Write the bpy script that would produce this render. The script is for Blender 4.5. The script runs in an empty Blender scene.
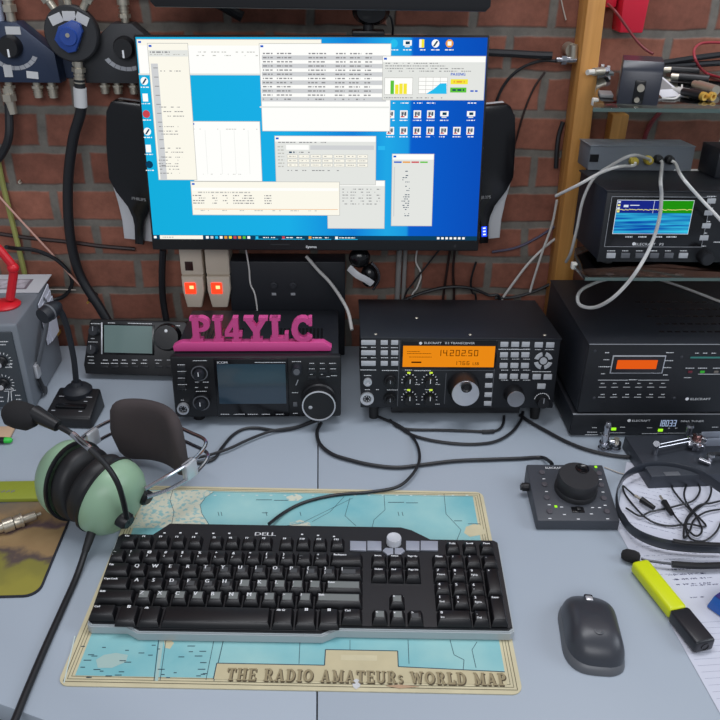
import bpy, bmesh, math, random
from mathutils import Vector as V, Matrix, Euler
random.seed(4)
C = bpy.context.scene.collection
PI = math.pi
rad = math.radians

# ------------------------------------------------------------------ camera
CAM_H, CAM_F = 0.627, 780.0
th, ya, ro = rad(28.9), rad(2.0), rad(1.0)
FW = V((math.sin(ya)*math.cos(th), math.cos(ya)*math.cos(th), -math.sin(th)))
RT0 = V((math.cos(ya), -math.sin(ya), 0))
DN0 = FW.cross(RT0)
RT = RT0*math.cos(ro) - DN0*math.sin(ro)
DN = RT0*math.sin(ro) + DN0*math.cos(ro)
O = V((0, 0, CAM_H))
cd = bpy.data.cameras.new('camera'); cam = bpy.data.objects.new('camera', cd); C.objects.link(cam)
Mc = Matrix((RT, -DN, -FW)).transposed().to_4x4(); Mc.translation = O
cam.matrix_world = Mc
cd.sensor_width = 36; cd.lens = 36*CAM_F/720; cd.clip_start = .01
bpy.context.scene.camera = cam

def ray(px, py): return FW + RT*((px-360)/CAM_F) + DN*((py-360)/CAM_F)
def D(px, py, z=0.0):                     # where a sight line meets the height z
    d = ray(px, py); return O + d*((z-O.z)/d.z)
def W(px, py, Y):                         # where a sight line meets the depth Y
    d = ray(px, py); return O + d*(Y/d.y)

class Fr:                                 # local frame of a thing
    def __init__(s, M): s.M = M; s.I = M.inverted()
    def f(s, px, py, off=0.0):            # on the local front plane y = off -> (x, z)
        o = s.I @ O; d = s.I.to_3x3() @ ray(px, py); p = o + d*((off-o.y)/d.y); return p.x, p.z
    def t(s, px, py, off=0.0):            # on the local plane z = off -> (x, y)
        o = s.I @ O; d = s.I.to_3x3() @ ray(px, py); p = o + d*((off-o.z)/d.z); return p.x, p.y

def TR(x=0, y=0, z=0): return Matrix.Translation((x, y, z))
def RX(a): return Matrix.Rotation(rad(a), 4, 'X')
def RY(a): return Matrix.Rotation(rad(a), 4, 'Y')
def RZ(a): return Matrix.Rotation(rad(a), 4, 'Z')
FRONT = Matrix(((1, 0, 0, 0), (0, 0, -1, 0), (0, 1, 0, 0), (0, 0, 0, 1)))   # XY drawing -> XZ front face
def align(d, p=(0, 0, 0)):                # matrix taking local z to direction d, at p
    M = V(d).to_track_quat('Z', 'Y').to_matrix().to_4x4(); M.translation = V(p); return M

# ------------------------------------------------------------------ materials
def lin(c): return tuple((x/12.92 if x <= .04045 else ((x+.055)/1.055)**2.4) for x in (c[0]/255, c[1]/255, c[2]/255)) + (1,)
MATS = {}
def mat(name, c=(128, 128, 128), rough=.5, metal=0, emit=0, spec=.5, bump=0, bscale=400, vary=0, vscale=20, trans=0, alpha=1, coat=0):
    if name in MATS: return MATS[name]
    m = bpy.data.materials.new(name); m.use_nodes = True; nt = m.node_tree; b = nt.nodes['Principled BSDF']
    b.inputs['Base Color'].default_value = lin(c); b.inputs['Roughness'].default_value = rough
    b.inputs['Metallic'].default_value = metal; b.inputs['Specular IOR Level'].default_value = spec
    b.inputs['Coat Weight'].default_value = coat; b.inputs['Transmission Weight'].default_value = trans
    b.inputs['Alpha'].default_value = alpha
    if emit:
        b.inputs['Base Color'].default_value = (0, 0, 0, 1)
        b.inputs['Specular IOR Level'].default_value = 0
        b.inputs['Emission Color'].default_value = lin(c); b.inputs['Emission Strength'].default_value = emit
    if bump or vary:
        tc = nt.nodes.new('ShaderNodeTexCoord')
    if vary:
        n = nt.nodes.new('ShaderNodeTexNoise'); n.inputs['Scale'].default_value = vscale; n.inputs['Detail'].default_value = 5
        r = nt.nodes.new('ShaderNodeValToRGB')
        a = lin(c)
        r.color_ramp.elements[0].position = .3; r.color_ramp.elements[1].position = .7
        r.color_ramp.elements[0].color = tuple(x*(1-vary) for x in a[:3]) + (1,)
        r.color_ramp.elements[1].color = tuple(min(1, x*(1+vary)) for x in a[:3]) + (1,)
        nt.links.new(tc.outputs['Object'], n.inputs['Vector']); nt.links.new(n.outputs['Fac'], r.inputs['Fac'])
        nt.links.new(r.outputs['Color'], b.inputs['Base Color'])
    if bump:
        n = nt.nodes.new('ShaderNodeTexNoise'); n.inputs['Scale'].default_value = bscale; n.inputs['Detail'].default_value = 3
        bp = nt.nodes.new('ShaderNodeBump'); bp.inputs['Strength'].default_value = bump; bp.inputs['Distance'].default_value = .001
        nt.links.new(tc.outputs['Object'], n.inputs['Vector']); nt.links.new(n.outputs['Fac'], bp.inputs['Height'])
        nt.links.new(bp.outputs['Normal'], b.inputs['Normal'])
    MATS[name] = m; return m

BLK = mat('black_plastic', (20, 20, 23), .42)
BLKG = mat('glossy_black_plastic', (16, 16, 19), .2)
BLKM = mat('black_powder_coat', (26, 29, 36), .5, bump=.15, bscale=900)
PANEL = mat('panel_black', (24, 26, 31), .5)
PANEL2 = mat('panel_charcoal', (52, 54, 60), .5)
RUB = mat('black_rubber', (24, 24, 26), .6)
CABLE = mat('black_cable_sheath', (26, 27, 31), .45)
FOAM = mat('black_foam', (30, 29, 31), .95, bump=.6, bscale=1500)
WHT = mat('white_print', (235, 236, 238), .6)
GRY = mat('grey_print', (165, 167, 172), .6)
BTN = mat('grey_button', (182, 184, 188), .5)
BTND = mat('dark_grey_button', (95, 97, 102), .5)
SILV = mat('satin_silver', (215, 216, 220), .35, metal=.6)
CHROME = mat('chrome', (190, 190, 196), .22, metal=1)
NICK = mat('nickel', (196, 188, 172), .34, metal=.75)
GOLD = mat('gold_plate', (222, 178, 84), .35, metal=.5)
WHP = mat('white_plastic', (214, 210, 200), .45)
LABEL = mat('white_label', (205, 205, 205), .7)

# ------------------------------------------------------------------ mesh builder
_glyph = {}
def glyphs(s):
    if s in _glyph: return _glyph[s]
    cu = bpy.data.curves.new('lettering', 'FONT'); cu.body = s; cu.size = 1; cu.resolution_u = 2
    ob = bpy.data.objects.new('lettering', cu)
    C.objects.link(ob)
    dg = bpy.context.evaluated_depsgraph_get()
    me = bpy.data.meshes.new_from_object(ob.evaluated_get(dg))
    vs = [tuple(v.co) for v in me.vertices]; fs = [tuple(p.vertices) for p in me.polygons]
    bpy.data.objects.remove(ob); bpy.data.curves.remove(cu); bpy.data.meshes.remove(me)
    _glyph[s] = (vs, fs); return _glyph[s]

def catmull(pts, n=8):
    pts = [V(p) for p in pts]
    if len(pts) < 3: return pts
    P = [pts[0]*2-pts[1]] + pts + [pts[-1]*2-pts[-2]]
    out = []
    for i in range(1, len(P)-2):
        a, b, c, d = P[i-1], P[i], P[i+1], P[i+2]
        for k in range(n):
            t = k/n
            out.append(.5*((2*b) + (c-a)*t + (2*a-5*b+4*c-d)*t*t + (3*b-a-3*c+d)*t**3))
    out.append(pts[-1]); return out

class MB:
    def __init__(s): s.v = []; s.f = []; s.m = []; s.s = []
    def add(s, vs, fs, mi=0, sm=False, M=None):
        o = len(s.v)
        s.v += [tuple(M @ V(v)) if M is not None else tuple(v) for v in vs]
        for f in fs: s.f.append(tuple(o+i for i in f)); s.m.append(mi); s.s.append(sm)
        return s
    def box(s, lo, hi, mi=0, b=0, M=None, seg=2):
        lo, hi = [min(a, c) for a, c in zip(lo, hi)], [max(a, c) for a, c in zip(lo, hi)]
        x0, y0, z0 = lo; x1, y1, z1 = hi
        return s.hexa([(x0, y0, z0), (x1, y0, z0), (x1, y1, z0), (x0, y1, z0), (x0, y0, z1), (x1, y0, z1), (x1, y1, z1), (x0, y1, z1)], mi, b, M, seg)
    def hexa(s, vs, mi=0, b=0, M=None, seg=2):
        fs = [(0, 3, 2, 1), (4, 5, 6, 7), (0, 1, 5, 4), (1, 2, 6, 5), (2, 3, 7, 6), (3, 0, 4, 7)]
        if not b: return s.add(vs, fs, mi, False, M)
        bm = bmesh.new(); bv = [bm.verts.new(v) for v in vs]
        for f in fs: bm.faces.new([bv[i] for i in f])
        bmesh.ops.bevel(bm, geom=bm.edges[:], offset=b, segments=seg, affect='EDGES', profile=.5, clamp_overlap=True)
        bm.verts.index_update()
        s.add([tuple(v.co) for v in bm.verts], [tuple(v.index for v in f.verts) for f in bm.faces], mi, True, M)
        bm.free(); return s
    def prism(s, poly, h0, h1, mi=0, b=0, M=None, side=None):   # poly in XY, between z = h0 and h1
        n = len(poly)
        bm = bmesh.new()
        a = [bm.verts.new((p[0], p[1], h0)) for p in poly]; c = [bm.verts.new((p[0], p[1], h1)) for p in poly]
        bm.faces.new(a[::-1]); top = bm.faces.new(c)
        for i in range(n): bm.faces.new((a[i], a[(i+1) % n], c[(i+1) % n], c[i]))
        bmesh.ops.recalc_face_normals(bm, faces=bm.faces[:])
        if b:
            es = [e for e in bm.edges if abs(e.verts[0].co.z-e.verts[1].co.z) < 1e-9]
            bmesh.ops.bevel(bm, geom=es, offset=b, segments=2, affect='EDGES', profile=.5, clamp_overlap=True)
        bm.verts.index_update()
        s.add([tuple(v.co) for v in bm.verts], [tuple(v.index for v in f.verts) for f in bm.faces], mi, bool(b), M)
        bm.free(); return s
    def lathe(s, prof, M=None, n=32, mi=0, sx=1, sy=1):          # prof [(r, z)] about z
        vs = []; fs = []; rings = []
        for r, z in prof:
            if r < 1e-6: rings.append([len(vs)]); vs.append((0, 0, z))
            else:
                rings.append(list(range(len(vs), len(vs)+n)))
                vs += [(r*sx*math.cos(2*PI*k/n), r*sy*math.sin(2*PI*k/n), z) for k in range(n)]
        for A, B in zip(rings, rings[1:]):
            for k in range(n):
                j = (k+1) % n
                if len(A) == 1 and len(B) > 1: fs.append((A[0], B[j], B[k]))
                elif len(B) == 1 and len(A) > 1: fs.append((A[k], A[j], B[0]))
                elif len(A) > 1: fs.append((A[k], A[j], B[j], B[k]))
        return s.add(vs, fs, mi, True, M)
    def cyl(s, p0, p1, r, r1=None, n=20, mi=0):
        p0, p1 = V(p0), V(p1); L = (p1-p0).length; r1 = r if r1 is None else r1
        return s.lathe([(0, 0), (r, 0), (r1, L), (0, L)], align(p1-p0, p0), n, mi)
    def ball(s, c, r, mi=0, sc=(1, 1, 1), M=None, n=20):
        k = 10
        prof = [(r*math.sin(PI*i/k), -r*math.cos(PI*i/k)) for i in range(k+1)]
        prof[0] = (0, -r); prof[-1] = (0, r)
        A = TR(*c) @ Matrix.Diagonal((*sc, 1))
        return s.lathe(prof, (M @ A) if M is not None else A, n, mi)
    def tube(s, pts, r, n=8, mi=0, smooth=6, flat=None, up=None):
        pts = catmull(pts, smooth) if smooth else [V(p) for p in pts]
        vs = []; fs = []; N = len(pts); nrm = None
        for i, p in enumerate(pts):
            t = (pts[min(i+1, N-1)]-pts[max(i-1, 0)]).normalized()
            if up is not None: nrm = V(up) - t*V(up).dot(t)
            elif nrm is None: nrm = t.orthogonal()
            else: nrm = nrm - t*nrm.dot(t)
            if nrm.length < 1e-6: nrm = t.orthogonal()
            nrm = nrm.normalized(); bn = t.cross(nrm)
            ra, rb = (flat if flat else (r, r))
            if callable(r): ra = rb = r(i/(N-1))
            for k in range(n):
                a = 2*PI*k/n
                vs.append(p + nrm*math.cos(a)*ra + bn*math.sin(a)*rb)
        for i in range(N-1):
            for k in range(n):
                j = (k+1) % n
                fs.append((i*n+k, i*n+j, (i+1)*n+j, (i+1)*n+k))
        fs.append(tuple(range(n))[::-1]); fs.append(tuple((N-1)*n+k for k in range(n)))
        return s.add(vs, fs, mi, True)
    def quad(s, x0, y0, x1, y1, z, mi=0, M=None):
        return s.add([(x0, y0, z), (x1, y0, z), (x1, y1, z), (x0, y1, z)], [(0, 1, 2, 3)], mi, False, M)
    def text(s, t, size, x, y, z=0, mi=0, M=None, al='l', sx=1, bold=0):
        vs, fs = glyphs(t)
        if not vs: return s
        x0 = min(v[0] for v in vs); x1 = max(v[0] for v in vs)
        k = size/.72; off = {'l': -x0, 'c': -(x0+x1)/2, 'r': -x1}[al]
        for d in ([0, bold] if bold else [0]):
            s.add([((v[0]+off)*k*sx+x+d, v[1]*k+y, z) for v in vs], fs, mi, False, M)
        return s
    def build(s, name, parent=None, mats=None, M=None, ang=35):
        me = bpy.data.meshes.new(name)
        me.from_pydata(s.v, [], s.f)
        mats = mats if isinstance(mats, (list, tuple)) else [mats]
        for m in mats: me.materials.append(m)
        me.polygons.foreach_set('material_index', s.m)
        bm = bmesh.new(); bm.from_mesh(me); bmesh.ops.recalc_face_normals(bm, faces=bm.faces[:]); bm.to_mesh(me); bm.free()
        me.polygons.foreach_set('use_smooth', [True]*len(me.polygons))
        try: me.set_sharp_from_angle(angle=rad(ang))
        except Exception: pass
        o = bpy.data.objects.new(name, me); C.objects.link(o)
        if parent is not None: o.parent = parent
        if M is not None: o.matrix_world = M if parent is None else M
        return o

def tag(o, label, cat, group=None):
    o['label'] = label; o['category'] = cat
    if group: o['group'] = group
    return o
def thing(name, label, cat, M=None, group=None):
    o = bpy.data.objects.new(name, None); C.objects.link(o); o.empty_display_size = .02
    o.matrix_world = M if M is not None else Matrix()
    return tag(o, label, cat, group)
def struct(o): o['kind'] = 'structure'; return o
def dup(root, M, label=None, group=None):
    r = root.copy(); C.objects.link(r); r.matrix_world = M
    if label: r['label'] = label
    if group: r['group'] = group
    for ch in list(root.children):
        c = ch.copy(); C.objects.link(c); c.parent = r
        for g in list(ch.children):
            d = g.copy(); C.objects.link(d); d.parent = c
    return r
def cable(name, label, pts, r, m=None, cat='cable', group=None, n=8):
    return tag(MB().tube(pts, r, n).build(name, None, m or CABLE), label, cat, group)

# slab-serif capitals drawn with strokes (unit height)
def _seg(mb, x0, y0, x1, y1, w, h0, h1, mi, M):
    d = V((x1-x0, y1-y0)); n = V((-d.y, d.x)).normalized()*w/2
    mb.prism([(x0+n.x, y0+n.y), (x1+n.x, y1+n.y), (x1-n.x, y1-n.y), (x0-n.x, y0-n.y)], h0, h1, mi, 0, M)
def _arc(mb, cx, cy, rx, ry, a0, a1, w, h0, h1, mi, M, n=14):
    o = []; i = []
    for k in range(n+1):
        a = rad(a0+(a1-a0)*k/n); o.append((cx+(rx+w/2)*math.cos(a), cy+(ry+w*.4)*math.sin(a))); i.append((cx+(rx-w/2)*math.cos(a), cy+(ry-w*.4)*math.sin(a)))
    for k in range(n): mb.prism([o[k], o[k+1], i[k+1], i[k]], h0, h1, mi, 0, M)
SERIF = {
 'P': (.68, [(.2, 0, .2, 1, .22), (.02, .06, .42, .06, .12), (.02, .94, .36, .94, .12), (.2, .5, .38, .5, .12)], [(.36, .72, .21, .215, -90, 90, .2)]),
 'I': (.42, [(.21, 0, .21, 1, .22), (.02, .06, .4, .06, .12), (.02, .94, .4, .94, .12)], []),
 '4': (.72, [(.46, 0, .46, 1, .21), (.44, .93, .08, .36, .16), (.02, .3, .7, .3, .15), (.28, .06, .66, .06, .12)], []),
 'Y': (.8, [(.4, 0, .4, .5, .22), (.4, .42, .13, .94, .2), (.4, .42, .67, .94, .18), (.2, .06, .6, .06, .12), (0, .94, .32, .94, .12), (.5, .94, .8, .94, .12)], []),
 'L': (.68, [(.2, 0, .2, 1, .22), (.02, .08, .66, .08, .17), (.02, .94, .4, .94, .12), (.61, 0, .61, .36, .14)], []),
 'C': (.76, [(.66, .66, .66, 1, .12)], [(.4, .5, .3, .43, 38, 322, .22)]),
 'T': (.74, [(.37, 0, .37, 1, .2), (.02, .94, .72, .94, .12), (.06, 1, .06, .68, .09), (.68, 1, .68, .68, .09), (.2, .05, .54, .05, .1)], []),
 'H': (.84, [(.2, 0, .2, 1, .2), (.64, 0, .64, 1, .2), (.2, .5, .64, .5, .11), (.02, .05, .38, .05, .1), (.46, .05, .82, .05, .1), (.02, .95, .38, .95, .1), (.46, .95, .82, .95, .1)], []),
 'E': (.7, [(.2, 0, .2, 1, .2), (.02, .05, .64, .05, .1), (.02, .95, .62, .95, .1), (.2, .5, .5, .5, .1), (.62, 0, .62, .3, .08), (.6, 1, .6, .72, .08), (.48, .38, .48, .62, .07)], []),
 'R': (.8, [(.2, 0, .2, 1, .2), (.02, .05, .38, .05, .1), (.02, .95, .4, .95, .1), (.2, .5, .4, .5, .1), (.4, .5, .66, 0, .18), (.56, .05, .78, .05, .1)], [(.38, .725, .18, .22, -90, 90, .18)]),
 'A': (.82, [(.14, 0, .4, 1, .11), (.64, 0, .4, 1, .2), (.2, .32, .6, .32, .1), (0, .05, .28, .05, .1), (.46, .05, .8, .05, .1)], []),
 'D': (.8, [(.2, 0, .2, 1, .2), (.02, .05, .4, .05, .1), (.02, .95, .4, .95, .1)], [(.36, .5, .3, .44, -90, 90, .19)]),
 'O': (.84, [], [(.42, .5, .31, .43, 0, 360, .2)]),
 'M': (1.0, [(.2, 0, .2, 1, .12), (.8, 0, .8, 1, .2), (.2, .96, .5, .1, .17), (.8, .96, .5, .1, .11), (.04, .05, .36, .05, .1), (.62, .05, .98, .05, .1), (.04, .95, .3, .95, .1), (.7, .95, .98, .95, .1)], []),
 'U': (.82, [(.18, .35, .18, 1, .2), (.64, .35, .64, 1, .12), (.02, .95, .36, .95, .1), (.5, .95, .8, .95, .1)], [(.41, .35, .23, .29, 180, 360, .17)]),
 'S': (.6, [], [(.3, .7, .18, .2, 30, 270, .15), (.3, .28, .18, .22, -150, 90, .15)]),
 'W': (1.12, [(.16, 1, .36, .05, .19), (.56, .9, .36, .05, .1), (.56, .9, .78, .05, .19), (.96, 1, .78, .05, .1), (0, .95, .32, .95, .1), (.8, .95, 1.1, .95, .1)], []),
 ' ': (.4, [], []),
}
def serif_text(mb, t, size, x, y, h0, h1, mi=0, M=None, sx=1, gap=.06, small=''):
    for i, ch in enumerate(t):
        k = size*(.72 if ch == 's' else 1)
        w, ss, aa = SERIF[ch.upper()]
        A = (M if M is not None else Matrix()) @ TR(x, y, 0) @ Matrix.Diagonal((k*sx, k, 1, 1))
        for n_, g in enumerate(ss): _seg(mb, *g, h0+n_*3e-5, h1+n_*3e-5, mi, A)
        for n_, g in enumerate(aa): _arc(mb, *g, h0+(n_+9)*3e-5, h1+(n_+9)*3e-5, mi, A)
        x += (w+gap)*k*sx
    return x
# ------------------------------------------------------------------ setting
WALL_Y = 1.19
def brick_mat():
    m = bpy.data.materials.new('brick_wall'); m.use_nodes = True; nt = m.node_tree; N = nt.nodes; L = nt.links
    b = N['Principled BSDF']; b.inputs['Roughness'].default_value = .85; b.inputs['Specular IOR Level'].default_value = .25
    tc = N.new('ShaderNodeTexCoord'); sp = N.new('ShaderNodeSeparateXYZ'); cb = N.new('ShaderNodeCombineXYZ')
    L.new(tc.outputs['Object'], sp.inputs[0]); L.new(sp.outputs['X'], cb.inputs['X']); L.new(sp.outputs['Z'], cb.inputs['Y'])
    wob = N.new('ShaderNodeTexNoise'); wob.inputs['Scale'].default_value = 14; wob.inputs['Detail'].default_value = 4
    L.new(tc.outputs['Object'], wob.inputs['Vector'])
    wm = N.new('ShaderNodeVectorMath'); wm.operation = 'MULTIPLY_ADD'
    wm.inputs[1].default_value = (.013, .011, 0); L.new(wob.outputs['Color'], wm.inputs[0]); L.new(cb.outputs[0], wm.inputs[2])
    br = N.new('ShaderNodeTexBrick'); br.offset = .5; br.squash = 1; br.squash_frequency = 2
    br.inputs['Scale'].default_value = 1; br.inputs['Brick Width'].default_value = .114; br.inputs['Row Height'].default_value = .0575
    br.inputs['Mortar Size'].default_value = .0082; br.inputs['Mortar Smooth'].default_value = .5; br.inputs['Bias'].default_value = 0
    br.inputs['Color1'].default_value = lin((164, 108, 90)); br.inputs['Color2'].default_value = lin((134, 86, 72)); br.inputs['Mortar'].default_value = lin((126, 122, 115))
    mp = N.new('ShaderNodeMapping'); mp.inputs['Location'].default_value = (.03, .0086, 0)
    L.new(wm.outputs[0], mp.inputs['Vector']); L.new(mp.outputs[0], br.inputs['Vector'])
    n2 = N.new('ShaderNodeTexNoise'); n2.inputs['Scale'].default_value = 30; n2.inputs['Detail'].default_value = 8; n2.inputs['Roughness'].default_value = .7
    L.new(tc.outputs['Object'], n2.inputs['Vector'])
    rp = N.new('ShaderNodeValToRGB'); rp.color_ramp.elements[0].color = (.62, .62, .62, 1); rp.color_ramp.elements[1].color = (1.15, 1.12, 1.1, 1)
    rp.color_ramp.elements[0].position = .3; rp.color_ramp.elements[1].position = .72
    L.new(n2.outputs['Fac'], rp.inputs['Fac'])
    mx = N.new('ShaderNodeMix'); mx.data_type = 'RGBA'; mx.blend_type = 'MULTIPLY'; mx.inputs[0].default_value = 1
    L.new(br.outputs['Color'], mx.inputs[6]); L.new(rp.outputs['Color'], mx.inputs[7]); L.new(mx.outputs[2], b.inputs['Base Color'])
    # relief: recessed joints, gritty faces
    inv = N.new('ShaderNodeMath'); inv.operation = 'MULTIPLY_ADD'; inv.inputs[1].default_value = -1; inv.inputs[2].default_value = 1
    L.new(br.outputs['Fac'], inv.inputs[0])
    ad = N.new('ShaderNodeMath'); ad.operation = 'MULTIPLY_ADD'; ad.inputs[1].default_value = .5
    L.new(n2.outputs['Fac'], ad.inputs[0]); L.new(inv.outputs[0], ad.inputs[2])
    bp = N.new('ShaderNodeBump'); bp.inputs['Strength'].default_value = .6; bp.inputs['Distance'].default_value = .002
    L.new(ad.outputs[0], bp.inputs['Height']); L.new(bp.outputs['Normal'], b.inputs['Normal'])
    return m
struct(MB().box((-1.6, WALL_Y, -.75), (1.9, WALL_Y+.12, 1.5)).build('wall_back', None, brick_mat()))
struct(MB().box((-1.6, -1.0, -.80), (1.9, WALL_Y+.12, -.75)).build('floor', None, mat('floor_grey', (110, 108, 104), .6, vary=.1)))

DESKM = mat('desk_laminate', (164, 174, 185), .42, spec=.4, vary=.025, vscale=3, bump=.03, bscale=1200)
EDGE = mat('desk_edge_band', (88, 88, 90), .5)
STEEL = mat('desk_leg_steel', (120, 122, 126), .4, metal=1)
a = D(318, 440); b = D(317, 720); k = (b.x-a.x)/(b.y-a.y)
sx = lambda y: a.x + k*(y-a.y)
e0 = D(0, 704); e1 = D(44, 720); ke = (e1.y-e0.y)/(e1.x-e0.x)
ex = lambda x: e0.y + ke*(x-e0.x)
g = .0006
# left desk: its front edge runs off at an angle
poly = [(sx(1.185)-g, 1.185), (-1.15, 1.185), (-1.15, ex(-.75)), (-.75, ex(-.75)), (-.16, ex(-.16)), (-.10, .385), (sx(.385)-g, .385)]
t = thing('desk', 'pale grey desk with an angled front edge, left of the seam in the worktop', 'desk', TR(-.6, .85, -.75), 'pale grey desks')
I = TR(.6, -.85, .75)
MB().prism(poly, -.025, 0, 0, .0012, I).build('desktop', t, DESKM)
MB().prism([(p[0]*.9985-.0008, p[1]) for p in poly], -.027, -.0251, 0, 0, I).build('edge_band', t, EDGE)
for x, y in ((-1.08, 1.12), (-.08, 1.12), (-1.08, .86), (-.09, .45)):
    MB().box((x-.025, y-.025, -.75), (x+.025, y+.025, -.027), 0, .003, I).build('leg', t, STEEL)
poly = [(sx(.385)+g, .385), (1.35, .385), (1.35, 1.185), (sx(1.185)+g, 1.185)]
t = thing('desk', 'pale grey desk right of the seam, under the mouse and the amplifiers', 'desk', TR(.6, .8, -.75), 'pale grey desks')
I = TR(-.6, -.8, .75)
MB().prism(poly, -.025, 0, 0, .0012, I).build('desktop', t, DESKM)
MB().prism(poly, -.027, -.0251, 0, 0, I).build('edge_band', t, EDGE)
for x, y in ((.03, 1.12), (1.28, 1.12), (.03, .45), (1.28, .45)):
    MB().box((x-.025, y-.025, -.75), (x+.025, y+.025, -.027), 0, .003, I).build('leg', t, STEEL)

# ------------------------------------------------------------------ light
w = bpy.data.worlds.new('room_light'); bpy.context.scene.world = w; w.use_nodes = True
w.node_tree.nodes['Background'].inputs[0].default_value = (.80, .88, 1, 1)
w.node_tree.nodes['Background'].inputs[1].default_value = WORLD = .30
def area(name, loc, to, sx_, sy_, en, col):
    l = bpy.data.lights.new(name, 'AREA'); l.shape = 'RECTANGLE'; l.size = sx_; l.size_y = sy_; l.energy = en; l.color = col
    o = bpy.data.objects.new(name, l); C.objects.link(o); o.location = loc
    o.rotation_euler = (V(to)-V(loc)).to_track_quat('-Z', 'Y').to_euler(); return o
area('window_daylight', (2.3, .2, 1.55), (.1, .75, .05), 1.3, 1.2, 21, (.84, .91, 1))
area('ceiling_lamp', (.15, .8, 1.85), (.1, .92, 0), 1.4, .4, 16, (.95, .96, 1))
area('window_behind', (-.2, -1.5, 1.55), (.05, 1.15, .2), 2.0, .8, 24, (.95, .96, 1))
vs = bpy.context.scene.view_settings
vs.view_transform = 'Standard'; vs.look = 'None'; vs.gamma = 1; vs.use_curve_mapping = False; vs.exposure = 0
bpy.context.scene.display_settings.display_device = 'sRGB'
# ------------------------------------------------------------------ main monitor
bl = W(151, 250.5, 1.085); br_ = W(475, 251.5, 1.085)
MW = (br_-bl).x; 
MW = .480
MM = TR(-.0312, 1.085, .2120) @ RZ(-2.16) @ RY(-.86) @ RX(-8.8)
mf = Fr(MM)
MH = .2933
t = thing('monitor', 'flat black-framed monitor showing a blue desktop full of windows', 'monitor', MM)
MB().box((-MW/2, .0, 0), (MW/2, .012, MH), 0, .002).build('housing', t, BLK)
MB().box((-.13, .0122, .03), (.13, .034, .24), 0, .008).box((-.05, .034, .10), (.05, .050, .18), 0, .003).build('rear_mount', t, BLK)
x0, z1 = mf.f(136.3, 38.6); z0 = (mf.f(472, 240.2)[1]+mf.f(155, 239.3)[1])/2; z1 = MH-.003
x0 = -MW/2+.003; x1 = MW/2-.003
def em(name, c, e=1.0): return mat('screen_'+name, c, emit=e)
def wall_em():
    m = bpy.data.materials.new('screen_wallpaper'); m.use_nodes = True; nt = m.node_tree; N = nt.nodes; L = nt.links
    b = N['Principled BSDF']; b.inputs['Base Color'].default_value = (0, 0, 0, 1); b.inputs['Specular IOR Level'].default_value = 0
    tc = N.new('ShaderNodeTexCoord'); sp = N.new('ShaderNodeSeparateXYZ'); L.new(tc.outputs['Object'], sp.inputs[0])
    mr = N.new('ShaderNodeMapRange'); mr.inputs[1].default_value = x0; mr.inputs[2].default_value = x1; L.new(sp.outputs['X'], mr.inputs[0])
    r = N.new('ShaderNodeValToRGB'); e = r.color_ramp.elements
    e[0].position = 0; e[0].color = lin((22, 178, 226)); e[1].position = 1; e[1].color = lin((12, 80, 190))
    for p, c in ((.42, (28, 178, 236)), (.62, (20, 132, 222)), (.72, (34, 172, 236)), (.782, (30, 156, 230)), (.790, (12, 96, 208))):
        q = e.new(p); q.color = lin(c)
    L.new(mr.outputs[0], r.inputs[0]); L.new(r.outputs[0], b.inputs['Emission Color']); b.inputs['Emission Strength'].default_value = .95
    return m
SC = ['wall', 'white', 'cream', 'pale', 'line', 'ink', 'grey', 'cyan', 'blue', 'dark', 'green', 'yellow', 'orange', 'red', 'beam']
SM = [wall_em(), em('white', (255, 255, 252), 1.0), em('cream', (252, 249, 236), 1.0), em('pale', (228, 230, 226), 1.0), em('line', (190, 190, 184)),
      em('ink', (142, 142, 144)), em('grey', (208, 210, 212)), em('cyan', (40, 190, 238)), em('blue', (20, 90, 200)), em('dark', (14, 62, 92)),
      em('green', (96, 196, 60)), em('yellow', (246, 232, 60)), em('orange', (236, 160, 60)), em('red', (206, 70, 80)), em('beam', (44, 184, 240))]
SI = {n: i for i, n in enumerate(SC)}
s = MB()
def lay(k): return TR(0, -.0003-.00012*k, 0) @ FRONT
def R(px0, py0, px1, py1, c, k=1):
    a = mf.f(px0, py0); b = mf.f(px1, py1)
    s.quad(max(a[0], x0), b[1], min(b[0], x1), a[1], 0, SI[c], lay(k)); return max(a[0], x0), a[1], min(b[0], x1), b[1]
def win(px0, py0, px1, py1, c='white', bar='white', k=1, edge='line'):
    a = mf.f(px0, py0); b = mf.f(px1, py1); e = .0007
    A0, A1 = max(a[0], x0), min(b[0], x1)
    s.quad(A0, b[1], A1, a[1], 0, SI[edge], lay(k))
    s.quad(A0+e, b[1]+e, A1-e, a[1]-e, 0, SI[c], lay(k+1))
    s.quad(A0+e, a[1]-.008, A1-e, a[1]-e, 0, SI[bar], lay(k+2))
    s.quad(A0+.002, a[1]-.005, A0+.006, a[1]-.0025, 0, SI['blue'], lay(k+3))
    return A0, a[1], A1, b[1]
def scrib(xa, z, xb, h, k, c='ink', dens=.7, seed=0):       # a row of unreadably small writing
    r = random.Random(seed+int(z*9000)); x = xa
    while x < xb:
        L = r.uniform(.3, 1.8)*h*2
        if r.random() < dens: s.quad(x, z-h*.5, min(x+L, xb), z+h*.5, 0, SI[c], lay(k))
        x += L + h*.9
s.quad(x0, z0, x1, z1, 0, 0, lay(0))
# beams of light in the wallpaper around the window motif
R(378, 146, 385, 150, 'beam', .5)
# back window, upper left
a = win(136.5, 39, 322, 75.5, 'white', 'cream', 1)
R(137, 73.3, 321.5, 75.3, 'pale', 4)
for zz, sd in ((52, 1), (55.5, 2)):
    q = mf.f(192, zz); scrib(q[0], q[1], mf.f(258, zz)[0], .0012, 5, 'line', .25, sd)
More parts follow.
